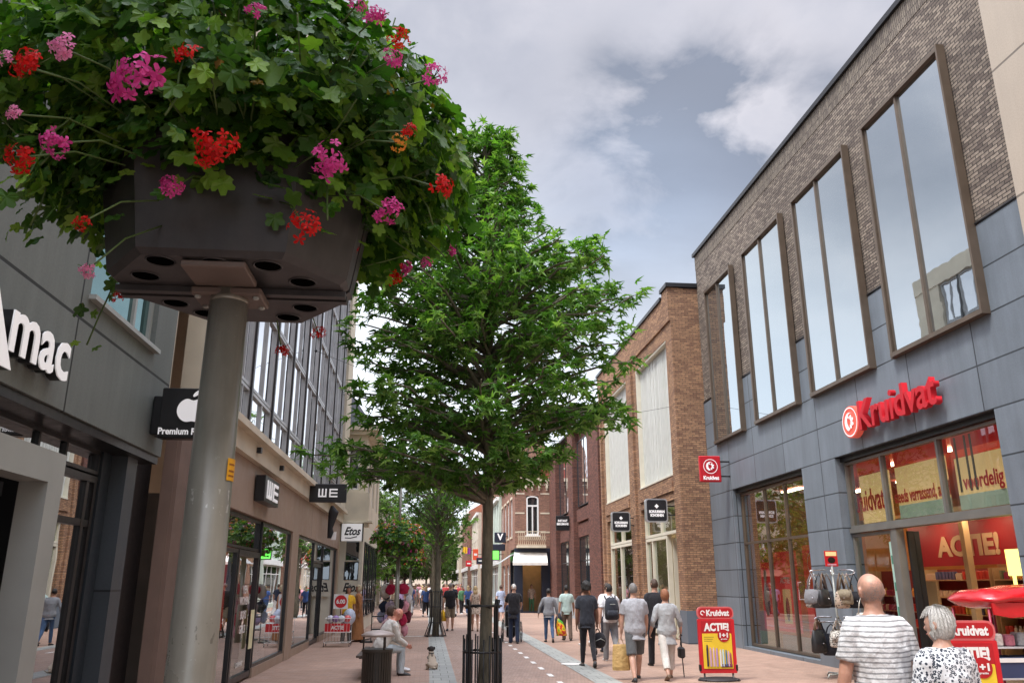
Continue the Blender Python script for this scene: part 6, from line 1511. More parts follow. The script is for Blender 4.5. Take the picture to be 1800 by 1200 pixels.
person((1.85, 33.0, 0), 0, 'woman in a brown floral dress behind the nearest tree guard', 1.66, C_flor, -.05, 'none', None, 'slim', S_brown, M_skin, H_blond, 'long', stride=(10,-10), knees=(4,12), vox=.02, female=True, skirt=(C_flor, .62))
person((-3.0+.55, 26.9, 0), 200, 'woman in a yellow top and black trousers by the red fronted sale bins', 1.66, C_yel, -.12, 'short', C_black, 'trousers', S_black, M_skin2, H_black, 'long', stride=(4,-4), knees=(4,6), vox=.016, female=True)
person((-2.16, 27.5, 0), 95, 'person in a long rust brown robe and pale head scarf beside the woman in yellow', 1.70, C_rust, -.1, 'long', None, 'slim', S_brown, M_skin2, cloth('pale_scarf', (.50,.42,.28)), 'bob', stride=(4,-4), knees=(4,6), vox=.016, female=True, skirt=(C_rust, .06))
person((6.65, 54.3, 0), 180, 'person in a patterned top standing in the doorway under the white awning', 1.72, C_flor, -.1, 'short', C_green, 'trousers', S_black, M_skin, H_brown, 'short', stride=(3,-3), knees=(3,3), vox=.022)
# seated people and their bench
bn = thing('bench', (-.95, 17.4, 0), 'low dark slatted bench under the two sitting people', 'bench')
for i in range(4): mb = MB(); mb.bbox(-1.30+i*.13, -1.19+i*.13, 16.5, 18.9, .40, .44, .006); part('slat', mb, mat('bench_wood', (.06,.045,.035), .7, bump=.3), bn)
for yy in (16.8, 18.6): mb = MB(); mb.box(-1.27,-.83,yy,yy+.08,.36,.40); mb.box(-1.20,-1.14,yy,yy+.08,0,.36); mb.box(-.96,-.90,yy,yy+.08,0,.36); part('leg', mb, M_dark, bn)
SIT = dict(stride=(86,86), knees=(84,88))
person((-.90, 17.3, 0), -72, 'bald man in a cream linen jacket and pale blue trousers sitting hunched on the bench', 1.74, C_cream, -.06, 'long', C_ice, 'trousers', S_black, skinmat('pink_skin', (.62,.27,.19)), None, 'bald', arms=((18,4,42),(18,4,42)), lean=27, wide=1.12, sit=.53, vox=.011, headtilt=14, **SIT)
person((-.90, 18.15, 0), -80, 'person in a floral top and shorts sitting on the far end of the bench', 1.66, cloth('floral_top', (.55,.35,.35), .2, 'floral', (.15,.03,.05)), -.06, 'short', C_beige, 'shorts', S_white, M_skin, H_brown, 'bob', arms=((20,4,40),(20,4,40)), lean=14, sit=.52, vox=.014, female=True, **SIT)

# distant crowd: four built walkers copied with their own clothes
def set_mats(root, cols):
    for c in root.children:
        m = cols.get(c.name.split('.')[0])
        if m:
            c.material_slots[0].link = 'OBJECT'; c.material_slots[0].material = m
random.seed(31)
protos = [person((.2, 52, 0), 0, 'x', 1.76, C_navy, -.1, 'short', C_jean, 'trousers', S_black, M_skin, H_brown, 'short', stride=(16,-16), knees=(6,24), vox=.026, group='distant pedestrians filling the street')[0],
          person((1.6, 55, 0), 0, 'x', 1.66, C_pink, -.1, 'short', C_black, 'slim', S_white, M_skin, H_blond, 'long', stride=(-14,16), knees=(22,6), female=True, vox=.026, group='distant pedestrians filling the street')[0],
          person((-1.4, 50, 0), 180, 'x', 1.80, C_white, -.1, 'short', C_khaki, 'shorts', S_black, M_skin, H_grey, 'short', stride=(10,-12), knees=(5,20), wide=1.1, vox=.026, group='distant pedestrians filling the street')[0],
          person((.9, 58, 0), 180, 'x', 1.62, C_lilac, -.1, 'long', C_mgrey, 'trousers', S_white, M_skin2, H_black, 'bob', stride=(-10,10), knees=(16,4), female=True, vox=.026, group='distant pedestrians filling the street')[0]]
topsC = [('navy', C_navy), ('pink', C_pink), ('white', C_white), ('lilac', C_lilac), ('royal blue', C_royal), ('red', C_red), ('green', C_green), ('black', C_black), ('beige', C_beige), ('mint', C_mint), ('rust', C_rust)]
botsC = [('blue jeans', C_jean), ('black legwear', C_black), ('khaki legwear', C_khaki), ('grey legwear', C_mgrey), ('cream legwear', C_off)]
combos = [(a, b) for a in topsC for b in botsC]; random.shuffle(combos)
kindn = ['man walking away', 'woman walking away', 'broad man walking towards the camera', 'small woman walking towards the camera']
for i in range(92):
    pi = i % 4; r = protos[pi] if i < 4 else copy_tree(protos[pi]); a, b = combos[i % 55]
    y = 47+60*(i/92)**1.15+random.uniform(-1, 1); x = random.uniform(-2.6, min(4.6, 1.2+y*.03))
    if i % 3 == 0: x = random.uniform(-2.4, .2)
    r.location = (x, y, 0); r.rotation_euler.z += R(random.uniform(-18, 18)); r.scale = (1, 1, 1)
    r['label'] = 'distant %s, %s top, %s%s' % (kindn[pi], a[0], b[0], ' far off' if i >= 55 else '')
    set_mats(r, {'top': a[1], 'trousers': b[1], 'shorts': b[1]})

# ------------------------------------------------------------------ small dog sitting in a harness
dg = thing('dog', (.13, 18.5, 0), 'small pale dog with a dark head sitting in a harness on the paving', 'dog'); dg.rotation_euler = (0, 0, R(12))
mb = MB(); mb.loft([((0,-.10,.05),(.085,0,0),(0,.07,.02)),((0,-.08,.12),(.10,0,0),(0,.09,.03)),((0,-.02,.21),(.085,0,0),(0,.075,.03)),((0,.04,.29),(.065,0,0),(0,.06,.02)),((0,.06,.35),(.048,0,0),(0,.046,0))], 0, 14)
mb.ell((0,.075,.40), (.068,.068,.062), 14, 10); mb.ell((0,.135,.385), (.035,.03,.028), 10, 8)
for s in (-1, 1):
    mb.tube([(s*.045,.05,.26),(s*.05,.07,.14),(s*.05,.07,.03)], [.034,.022,.018], 8, round_=True); mb.ell((s*.05,.09,.018), (.022,.035,.018), 8, 6)
    mb.tube([(s*.07,-.08,.11),(s*.105,.0,.10),(s*.10,-.05,.035)], [.05,.036,.022], 8, round_=True); mb.ell((s*.105,.0,.018), (.024,.05,.018), 8, 6)
mb.tube([(0,-.15,.05),(.03,-.22,.04),(.08,-.25,.08)], [.022,.016,.009], 8, round_=True)
me = remesh(mb, .008, 2); me.materials.append(mat('fawn_fur', (.42,.35,.27), .9, bump=.5, bs=90)); me.materials.append(mat('dark_fur', (.025,.02,.018), .9, bump=.5, bs=90))
for p_ in me.polygons:
    if p_.center.z > .36 or p_.center.z > .33 and p_.center.y > .1: p_.material_index = 1
o = bpy.data.objects.new('body', me); COL.objects.link(o); o.parent = dg
for s in (-1, 1):
    mb = MB(); mb.loft([((s*.055,.06,.445),(.022,0,0),(0,.02,0)),((s*.075,.075,.42),(.012,0,0),(0,.022,0)),((s*.078,.085,.385),(.006,0,0),(0,.012,0))], 0, 8); part('ear', mb, mat('dark_fur', (.025,.02,.018), .9), dg, True, world=False)
    mb = MB(); mb.ell((s*.032,.135,.415), (.009,.006,.009), 8, 6); part('eye', mb, mat('eye_dark', (.03,.02,.015), .2), dg, True, world=False)
mb = MB(); mb.tube([(.09*math.cos(a), .03+.082*math.sin(a), .235+.03*math.sin(a)) for a in [i*math.pi/10 for i in range(21)]], .010, 6, cap=False); mb.tube([(.055*math.cos(a), .055+.055*math.sin(a), .33+.01*math.sin(a)) for a in [i*math.pi/10 for i in range(21)]], .009, 6, cap=False); mb.tube([(0,-.03,.26),(0,.01,.33)], .009, 6); part('harness', mb, M_black, dg, True, world=False)
# ------------------------------------------------------------------ shop interior things
M_wood = mat('tan_board', (.50,.33,.17), .6); M_orange = mat('orange_wall', (.55,.26,.08), .8)
bn_ = thing('hanging_banner', (10.6, 15.6, 2.1), 'dark red banner with pale ACTIE! lettering hanging inside the drugstore entrance', 'banner')
mb = MB(); mb.box(10.60, 10.62, 13.9, 17.6, 2.08, 2.92); part('panel', mb, emit('banner_red', (.26,.006,.010), .06), bn_)
text('lettering', 'ACTIE!', .5, (10.59, 15.62, 2.46), (0,-1,0), bn_, mat('banner_letter', (.5,.30,.17), .6), .004, .022, fit=(1.95,.42))
t = thing('lit_panel', (10, 13.5, 1.2), 'bright yellow lit price panel at the right of the drugstore doorway', 'light panel')
mb = MB(); mb.box(9.98, 10.02, 13.30, 13.70, 1.86, 2.30); part('face', mb, emit('yellow_lit', (.95,.85,.22), .9), t)
mb = MB(); mb.box(9.99, 10.01, 13.55, 13.62, 1.45, 1.86); part('stem', mb, emit('yellow_lit', (.95,.85,.22), .9), t)
t = thing('interior_column', (10.2, 15.0, 0), 'slim tan column standing inside the drugstore behind the doorway', 'column')
mb = MB(); mb.box(10.12, 10.24, 14.95, 15.08, .02, 2.9); part('shaft', mb, M_wood, t); mb = MB(); mb.box(10.08,10.28,14.9,15.13,.021,.12); part('base', mb, M_wood, t)
t = thing('display_stand', (10.1, 16.2, 0), 'plain tan display board standing in the drugstore entrance', 'display stand')
mb = MB(); mb.box(10.05, 10.10, 15.95, 16.5, .1, 1.78); part('board', mb, M_wood, t); mb = MB(); mb.box(9.98,10.17,15.97,16.02,.02,.1); mb.box(9.98,10.17,16.43,16.48,.02,.1); part('feet', mb, M_dark, t)
mb = MB(); mb.box(10.06,10.09,16.60,16.72,.1,1.78); part('side_board', mb, mat('pale_board', (.6,.48,.3), .6), t)
cols = [(.55,.05,.03), (.7,.35,.05), (.6,.5,.35), (.12,.2,.10), (.65,.62,.55), (.35,.04,.10), (.08,.10,.20), (.75,.55,.10)]
pm = []
for i, c in enumerate(cols):
    mb = MB(); k = i % 3
    if k == 0: mb.bbox(-.04,.04,-.045,.045,0,.17,.006)
    elif k == 1: mb.lathe([(.032,0),(.036,.01),(.036,.12),(.018,.15),(.018,.18),(.012,.185)], (0,0,0), 10)
    else: mb.bbox(-.035,.035,-.06,.06,0,.12,.004); mb.bbox(-.03,.03,-.03,.03,.12,.14,.004)
    pm.append(mesh_of(mb, mat('product_%d' % i, c, .4), False, None, 'product'))
random.seed(77); cnt = 0
nm_c = ['red', 'orange', 'beige', 'green', 'white', 'wine', 'navy', 'yellow']
def shelf(x, s0, s1, lab, levels, prods=True, d=.4, h=2.05):
    global cnt
    t = thing('shelf_unit', (x, (s0+s1)/2, 0), lab, 'shelf'); mb = MB(); mb.box(x+d-.03, x+d, s0, s1, .02, h); part('back_panel', mb, mat('shelf_red', (.22,.03,.02), .6), t)
    for s in (s0, s1-.03): mb = MB(); mb.box(x, x+d-.031, s, s+.03, .02, h); part('side_panel', mb, M_wood, t)
    for z in levels:
        mb = MB(); mb.box(x-.01, x+d-.032, s0+.031, s1-.031, z-.025, z); part('shelf_board', mb, M_wood, t)
        s = s0+.1
        while prods and s < s1-.12:
            i = random.choice((0,0,1,2,3,4,5,6,7,1,2)) if random.random() < .35 else last if s > s0+.2 else 0
            last = i; o = bpy.data.objects.new('product', pm[i]); COL.objects.link(o); o.location = (x+.06, s, z+.001); o.rotation_euler.z = random.uniform(-.1,.1); cnt += 1
            tag(o, '%s packet or bottle on a shelf inside the drugstore' % nm_c[i], 'product', 'products on the drugstore shelves'); s += random.uniform(.105, .14)
shelf(11.6, 16.5, 18.9, 'product shelf at the left of the drugstore interior under the red banner', (.75, 1.1, 1.45, 1.82))
shelf(11.6, 14.0, 16.4, 'product shelf at the middle of the drugstore interior', (.75, 1.1, 1.45, 1.82))
shelf(11.6, 19.0, 21.4, 'product shelf deepest behind the stone pillar of the drugstore', (.75, 1.1, 1.45), True)
# window display posters behind the left shop window
def poster(name, s0, s1, z0, z1, m, lab, extra=None):
    t = thing(name, (9.3, (s0+s1)/2, z0), lab, 'poster'); mb = MB(); mb.box(9.30, 9.32, s0, s1, z0, z1); part('sheet', mb, m, t)
    if extra: extra(t)
    return t
M_pred = emit('poster_red_glow', (.50,.02,.02), .45)  # glow added to the sheets so the posters show through the glass
def ex1(t):
    mb = MB(); mb.box(9.28,9.30,21.1,21.55,.75,1.6); part('yellow_panel', mb, M_yel, t); text('lettering', 'ACTIE', .2, (9.285,21.35,1.82), (0,-1,0), t, M_white, .002, .006, fit=(.6,.16))
    mb = MB(); mb.ell((9.28,21.3,1.1), (.01,.12,.3), 8, 6); part('figure', mb, M_dark, t)
poster('window_poster', 20.6, 22.0, .55, 2.55, M_pred, 'red poster with a yellow panel in the drugstore side window', ex1)
def ex2(t):
    for i, ch in enumerate('2A3E'): text('lettering', ch, .3, (9.285,19.6,1.55-.3*i), (0,-1,0), t, M_white, .002, .01)
    mb = MB(); N = 24; c = Vector((9.285,19.65,2.2)); vs = [c+Vector((0, -r*math.cos(2*math.pi*i/N), r*math.sin(2*math.pi*i/N))) for i in range(N) for r in (.26,.29)]
    mb.add(vs, [(2*i, 2*i+1, (2*i+3) % (2*N), (2*i+2) % (2*N)) for i in range(N)]); part('ring_mark', mb, M_white, t)
poster('window_poster', 19.0, 20.2, .55, 2.65, M_pred, 'dark red poster with white letters and a ring at the right of the drugstore window', ex2)
def ex3(t): mb = MB(); mb.ell((9.28,22.6,1.35), (.01,.22,.45), 10, 8); part('figure', mb, C_pink, t); mb = MB(); mb.ell((9.28,22.6,1.95), (.01,.13,.17), 10, 8); part('figure_head', mb, M_skin, t)
poster('window_poster', 22.3, 22.95, .55, 2.3, M_pred, 'poster of a figure in pink at the left of the drugstore window', ex3)
t = thing('window_ledge_display', (9.25, 21, .1), 'pale blue and yellow display strip along the foot of the drugstore window', 'display')
mb = MB(); mb.box(9.2, 9.24, 18.8, 21.6, .12, .48); part('blue_strip', mb, mat('pale_blue_strip', (.35,.55,.62), .5), t); mb = MB(); mb.box(9.2, 9.24, 21.65, 23.1, .12, .5); part('yellow_strip', mb, mat('yellow_green_strip', (.5,.5,.18), .5), t)
t = thing('door_notice', (9.2, 15.3, .9), 'tall narrow pale green notice strip beside the drugstore door frame', 'notice')
mb = MB(); mb.box(9.02, 9.03, 15.5, 15.68, .95, 2.52); part('sheet', mb, mat('mint_notice', (.40,.60,.52), .5), t)
mb = MB()
for z in (1.15, 1.6, 2.1): mb.box(9.012, 9.018, 15.53, 15.65, z, z+.16)
part('print_block', mb, mat('mint_print', (.05,.20,.14), .5), t)

# ------------------------------------------------------------------ A-boards
def aboard(loc, rz, lab):
    t = thing('pavement_sign', loc, lab, 'sign', 'red promotion boards on the pavement', R(rz))
    def pr(name, pts, y0, y1, m, lab=None): mb = MB(); mb.prism(pts, (0, y0, 0), (1,0,0), (0,0,1), (0, y1-y0, 0)); return part(name, mb, m, t, world=False)
    def rr(x0, x1, z0, z1, r, n=6):
        p = []
        for cx_, cz_, a0 in ((x1-r, z1-r, 0), (x0+r, z1-r, 90), (x0+r, z0+r, 180), (x1-r, z0+r, 270)):
            for k in range(n+1): a = R(a0+k*90/n); p.append((cx_+r*math.cos(a), cz_+r*math.sin(a)))
        return p
    pr('frame', rr(-.35,.35,.13,1.09,.02), -.02, .03, M_red); pr('header', rr(-.35,.35,1.085,1.31,.09), -.02, .03, mat('pale_red_rim', (.60,.12,.12), .4))
    pr('header_face', rr(-.325,.325,1.115,1.285,.075), -.024, -.02, mat('board_crimson', (.42,.008,.015), .35))
    pr('poster_field', rr(-.29,.29,.20,1.06,.01), -.024, -.02, mat('board_crimson', (.42,.008,.015), .35)); pr('yellow_field', rr(-.28,.28,.21,.83,.01), -.028, -.024, mat('poster_yellow', (.80,.56,.03), .5))
    text('lettering', 'Kruidvat', .15, (.045,-.026,1.20), (1,0,0), t, M_white, .002, .006, world=False, fit=(.44,.115)); text('lettering', 'ACTIE!', .2, (0,-.026,.945), (1,0,0), t, M_white, .002, .01, world=False, fit=(.48,.15))
    mb = MB(); mb.prism([(.115*math.cos(a), .115*math.sin(a)) for a in [i*math.pi/14 for i in range(28)]], (.13,-.034,.79), (1,0,0), (0,0,1), (0,.006,0)); part('price_disc', mb, mat('board_crimson', (.42,.008,.015), .35), t, world=False)
    text('price', '1+1', .13, (.13,-.036,.80), (1,0,0), t, M_white, .001, .006, world=False, fit=(.16,.085)); text('price', 'gratis', .04, (.13,-.036,.73), (1,0,0), t, M_white, .001, .001, world=False, fit=(.12,.028))
    for i in range(3): mb = MB(); mb.box(-.25, -.06-.02*i, -.030, -.028, .76-.035*i, .772-.035*i); part('text_line', mb, mat('olive_print', (.35,.28,.03), .6), t, world=False)
    for i, (x, w, h, c) in enumerate(((-.20,.035,.38,(.03,.02,.05)),(-.14,.04,.33,(.55,.35,.45)),(-.08,.04,.33,(.60,.42,.50)),(-.02,.04,.32,(.40,.25,.45)),(.05,.035,.30,(.65,.65,.68)),(.10,.035,.30,(.45,.60,.65)),(.155,.03,.29,(.05,.15,.28)),(.20,.03,.27,(.55,.35,.55)),(.24,.025,.24,(.30,.03,.10)))):
        mb = MB(); mb.tube([(x,-.032,.25),(x,-.032,.25+h*.8),(x,-.032,.25+h)], [w*.5,w*.5,w*.3], 8); part('printed_tube', mb, mat('tube_print_%d' % i, c, .5), t, world=False)
    mb = MB(); mb.box(.06,.26,-.036,-.03,.235,.29); part('print_block', mb, mat('dark_print', (.12,.02,.03), .5), t, world=False)
    swirl_o = MB(); N = 14
    swirl_o.add([Vector((-.245+.045*math.cos(2*math.pi*i/N)*k, -.0255, 1.20+.045*math.sin(2*math.pi*i/N)*k)) for i in range(N) for k in (.6, 1)], [(2*i, 2*i+1, (2*i+3) % (2*N), (2*i+2) % (2*N)) for i in range(N-3)])
    part('emblem', swirl_o, M_white, t, world=False)
    for s in (-1, 1):
        mb = MB(); mb.tube([(s*.27,.005,.16),(s*.27,.005,.03),(s*.30,-.18,.02)], .018, 8); mb.tube([(s*.27,.005,.04),(s*.30,.22,.02)], .018, 8); part('leg', mb, M_black, t, True, world=False)
        mb = MB(); mb.bbox(s*.345-.02, s*.345+.02, -.03, .04, .17, .28, .008); part('corner_clip', mb, M_black, t, world=False)
    mb = MB(); mb.loft([((0,0,.0),(.40,0,0),(0,.26,0)),((0,0,.03),(.39,0,0),(0,.25,0)),((0,0,.055),(.30,0,0),(0,.17,0))], 0, 24); part('base', mb, mat('rubber_base', (.02,.02,.022), .6), t, True, world=False)
    return t
aboard((5.47, 15.9, 0), -3, 'red promotion board standing alone on the pavement by the blue grey plinth')
aboard((6.32, 9.6, 0), -6, 'red promotion board partly hidden behind the white haired woman, by the canopy stand')

# ------------------------------------------------------------------ red canopied sale stand at the right edge
st = thing('sale_stand', (7.45, 10.4, 0), 'display stand under a shiny red vinyl cover at the right edge of the picture', 'display stand')
mb = MB(); N = 18; rings = []
for i, (x, h, w, z) in enumerate(((6.90,.03,.30,1.52),(6.94,.08,.40,1.52),(7.05,.12,.46,1.53),(7.25,.13,.47,1.54),(7.5,.14,.48,1.55),(7.9,.14,.48,1.55),(8.25,.12,.46,1.54),(8.32,.05,.4,1.53))):
    rings.append(((x, 10.4, z), (0, w, 0), (0, 0, h)))
mb.loft(rings, 0, 28)
for i, v in enumerate(mb.v):
    v = Vector(v); n_ = noise.noise(v*5)*.022+abs(noise.noise(Vector((v.x*3+v.y*6, v.y*14, v.z*3))))*.035; mb.v[i] = (v.x, v.y+n_, v.z+n_*1.2)
part('vinyl_cover', mb, mat('shiny_red_vinyl', (.50,.006,.012), .16, 0, var=.05, coat=.6, bump=.35, bs=7, bd=.05), st, True)
mb = MB(); mb.add([(6.98,9.98,1.5),(8.22,9.98,1.5),(8.22,9.95,1.34),(7.9,9.96,1.31),(7.5,9.94,1.35),(7.2,9.95,1.32),(6.98,9.96,1.36),(6.98,10.0,1.5),(8.22,10.0,1.5),(8.22,9.97,1.34),(7.9,9.98,1.31),(7.5,9.96,1.35),(7.2,9.97,1.32),(6.98,9.98,1.36)], [(0,6,5,4,3,2,1),(7,8,9,10,11,12,13)]); part('valance', mb, mat('shiny_red_vinyl', (.50,.006,.012), .16), st)
M_post = mat('red_post', (.30,.02,.05), .4)
for x in (6.98, 7.55, 8.15):
    for y in (10.05, 10.78): mb = MB(); mb.tube([(x,y,0),(x,y,1.42)], .016, 8); part('post', mb, M_post, st, True)
for z in (.30, .62, .98): mb = MB(); mb.box(6.98,8.15,10.05,10.78,z-.02,z); part('tray', mb, mat('white_wire', (.6,.6,.62), .4, .3), st)
M_bluebin = mat('navy_bin', (.03,.045,.11), .6)
random.seed(4)
for k, x in enumerate((7.02, 7.40, 7.78)):
    b = thing('crate', (x+.16, 10.15, .62), 'dark blue crate, %s on the middle tray of the red covered stand' % ('leftmost', 'centre one', 'rightmost')[k], 'crate')
    mb = MB(); mb.box(x,x+.33,10.06,10.40,.621,.64); mb.box(x,x+.33,10.06,10.08,.64,.86); mb.box(x,x+.33,10.38,10.40,.64,.86); mb.box(x,x+.02,10.08,10.38,.64,.86); mb.box(x+.31,x+.33,10.08,10.38,.64,.86); part('crate_body', mb, M_bluebin, b)
    mb = MB(); mb.box(x-.005,x+.335,10.05,10.058,.80,.85); part('label_strip', mb, M_white, b)
names = ['glittery sandal pair', 'folded scarf', 'grey cap', 'pink toy box', 'white carton', 'green bottle pack', 'lilac gift box']
cc = [(.5,.45,.42), (.45,.15,.2), (.3,.32,.33), (.6,.25,.3), (.65,.62,.6), (.3,.45,.38), (.4,.3,.45)]
for k in range(7):
    x = 7.02+k*.155; h = random.uniform(.13,.22); mb = MB(); mb.bbox(x,x+.12,10.08,10.24,.981,.981+h,.02); q = part
    o = solo('sale_item', mb, mat('item_%d' % k, cc[k], .5, var=.3, vs=25), '%s on the top tray of the red covered stand' % names[k], 'goods')
# ------------------------------------------------------------------ handbag carousel
rk = thing('bag_rack', (7.95, 16.0, 0), 'metal carousel of handbags with a small poster on top, by the stone pillar', 'display rack')
mb = MB(); mb.tube([(7.95,16,.06),(7.95,16,2.08)], .02, 10); part('pole', mb, M_grey, rk, True)
mb = MB()
for a in (0, 90, 180, 270): c, s = math.cos(R(a+20)), math.sin(R(a+20)); mb.tube([(7.95,16,.08),(7.95+.36*c,16+.36*s,.08),(7.95+.4*c,16+.4*s,.02)], .018, 8)
part('foot', mb, M_grey, rk, True)
M_chrome = mat('chrome_wire', (.7,.7,.72), .2, .9)
for zz in (1.90, 1.02):
    for a in range(0, 360, 60):
        c, s = math.cos(R(a)), math.sin(R(a)); mb = MB()
        mb.tube([(7.95+.02*c,16+.02*s,zz),(7.95+.40*c,16+.40*s,zz),(7.95+.46*c,16+.46*s,zz+.03),(7.95+.46*c,16+.46*s,zz+.07),(7.95+.40*c,16+.40*s,zz+.09),(7.95+.12*c,16+.12*s,zz+.09)], .010, 6); part('hanging_arm', mb, M_chrome, rk, True)
mb = MB(); mb.box(7.82,8.08,15.985,16.0,2.06,2.36); part('topper_frame', mb, M_red, rk); mb = MB(); mb.box(7.84,8.06,15.98,15.985,2.26,2.34); part('topper_yellow', mb, M_yel, rk); mb = MB(); mb.ell((7.95,15.98,2.18), (.08,.004,.06), 10, 6); part('topper_print', mb, M_black, rk); mb = MB(); mb.box(7.86,8.04,15.98,15.985,2.08,2.11); part('topper_pink', mb, C_pink, rk)
def handbag(x, y, ztop, w, h, strap, m, lab, rz=0, style=0):
    t = thing('handbag', (x, y, ztop-strap-h), lab, 'handbag', 'handbags on the carousel by the pillar', R(rz)); mb = MB()
    d = w*.28
    mb.loft([((0,0,0),(w*.42,0,0),(0,d*.7,0)),((0,0,.03),(w*.5,0,0),(0,d,0)),((0,0,h*.55),(w*.49,0,0),(0,d*.85,0)),((0,0,h*.95),(w*.40,0,0),(0,d*.4,0)),((0,0,h),(w*.36,0,0),(0,d*.15,0))], 0, 18); part('bag_body', mb, m, t, True, world=False)
    for s in (-1, 1): mb = MB(); mb.tube([(-w*.30,s*.015,h*.92),(-w*.16,s*.012,h+strap*.6),(0,0,h+strap),(w*.16,s*.012,h+strap*.6),(w*.30,s*.015,h*.92)], .011, 6); part('strap', mb, m if style != 1 else S_brown, t, True, world=False)
    if style == 2: mb = MB(); mb.loft([((0,-d*.95,h*.35),(w*.38,0,0),(0,.01,0)),((0,-d*.8,h*.92),(w*.40,0,0),(0,.015,0))], 0, 12); part('flap', mb, m, t, True, world=False)
    mb = MB(); mb.ell((0,-d*.98,h*.42), (.016,.008,.012), 8, 6); part('clasp', mb, M_chrome, t, True, world=False)
M_patb = cloth('patterned_bag', (.45,.36,.28), .3, 'floral', (.06,.05,.05)); M_bw = cloth('black_white_bag', (.62,.6,.55), .2, 'leopard', (.02,.02,.02)); M_leath = mat('black_leather', (.015,.016,.018), .4, bump=.2)
random.seed(8)
ub = [('black leather', M_leath), ('brown patterned', M_patb), ('black', C_black), ('beige patterned', M_patb), ('charcoal', C_char), ('black and white patterned', M_bw)]
for i, (n_, m) in enumerate(ub):
    a = R(i*60+205); handbag(7.95+.40*math.cos(a), 16+.34*math.sin(a), 1.93, .36, .31, .34, m, '%s handbag with long straps hanging from the upper ring of the carousel' % n_, random.uniform(-25,25), i % 3)
lb = [('big black slouchy', M_leath, .40, .42), ('black and white striped', M_bw, .32, .30), ('dark blue', C_navy, .34, .30), ('tan trimmed black', M_leath, .36, .34), ('cream patterned', M_patb, .34, .34), ('small charcoal', C_char, .28, .26)]
for i, (n_, m, w, h) in enumerate(lb):
    a = R(i*60+185); handbag(7.95+.44*math.cos(a), 16+.36*math.sin(a), 1.08, w, h, .20, m, '%s handbag on the lower ring of the carousel' % n_, random.uniform(-30,30), (i+1) % 3)

for i, (n_, m, w, h, zt_) in enumerate((('grey quilted', C_mgrey, .32, .28, 1.93), ('wide black', M_leath, .36, .30, 1.93), ('olive', C_khaki, .30, .28, 1.93), ('white fringed', C_cream, .28, .30, 1.5), ('tall black', C_black, .34, .40, 1.08), ('black with pale piping', M_bw, .36, .40, 1.02), ('big charcoal', C_char, .42, .40, .98), ('brown', S_brown, .32, .34, 1.05))):
    a = R(i*47+175); handbag(7.95+.50*math.cos(a), 16+.30*math.sin(a)-.12, zt_, w, h, .30 if zt_ > 1.2 else .18, m, '%s handbag at the outside of the carousel, %s' % (n_, 'high up' if zt_ > 1.2 else 'low down'), random.uniform(-50,50), i % 3)
# ------------------------------------------------------------------ litter bin
tb_ = thing('litter_bin', (-.66, 12.0, 0), 'round brown slatted litter bin with a pale domed lid, left of the tree guard', 'litter bin')
M_slat = mat('brown_slats', (.055,.045,.036), .55, .1, bump=.2)
mb = MB(); mb.lathe([(.17,.02),(.18,.05),(.18,.83),(.17,.85)], (-.66,12,0), 28); part('liner', mb, M_black, tb_, True)
mb = MB()
for i in range(34):
    a = 2*math.pi*i/34; c, s = math.cos(a), math.sin(a); t_ = (-s, c)
    x, y = -.66+.20*c, 12+.20*s; mb.prism([(-.014,0),(.014,0),(.014,.84),(-.014,.84)], (x, y, .03), (t_[0], t_[1], 0), (0,0,1), (-c*.016, -s*.016, 0))
part('slat_drum', mb, M_slat, tb_)
mb = MB(); mb.lathe([(.185,.84),(.213,.84),(.213,.875),(.185,.875)], (-.66,12,0), 28); mb.lathe([(.19,.0),(.21,.0),(.21,.03),(.19,.03)], (-.66,12,0), 28); part('rim', mb, M_slat, tb_)
for a in (60, 180, 300): c, s = math.cos(R(a)), math.sin(R(a)); mb = MB(); mb.tube([(-.66+.19*c,12+.19*s,.87),(-.66+.19*c,12+.19*s,1.05)], .012, 6); part('lid_post', mb, M_slat, tb_, True)
mb = MB(); mb.lathe([(.205,1.035),(.23,1.045),(.225,1.065),(.16,1.095),(.06,1.115),(.005,1.12)], (-.66,12,0), 28); part('lid', mb, mat('pale_metal_lid', (.50,.42,.38), .45, .3, bump=.1), tb_, True)

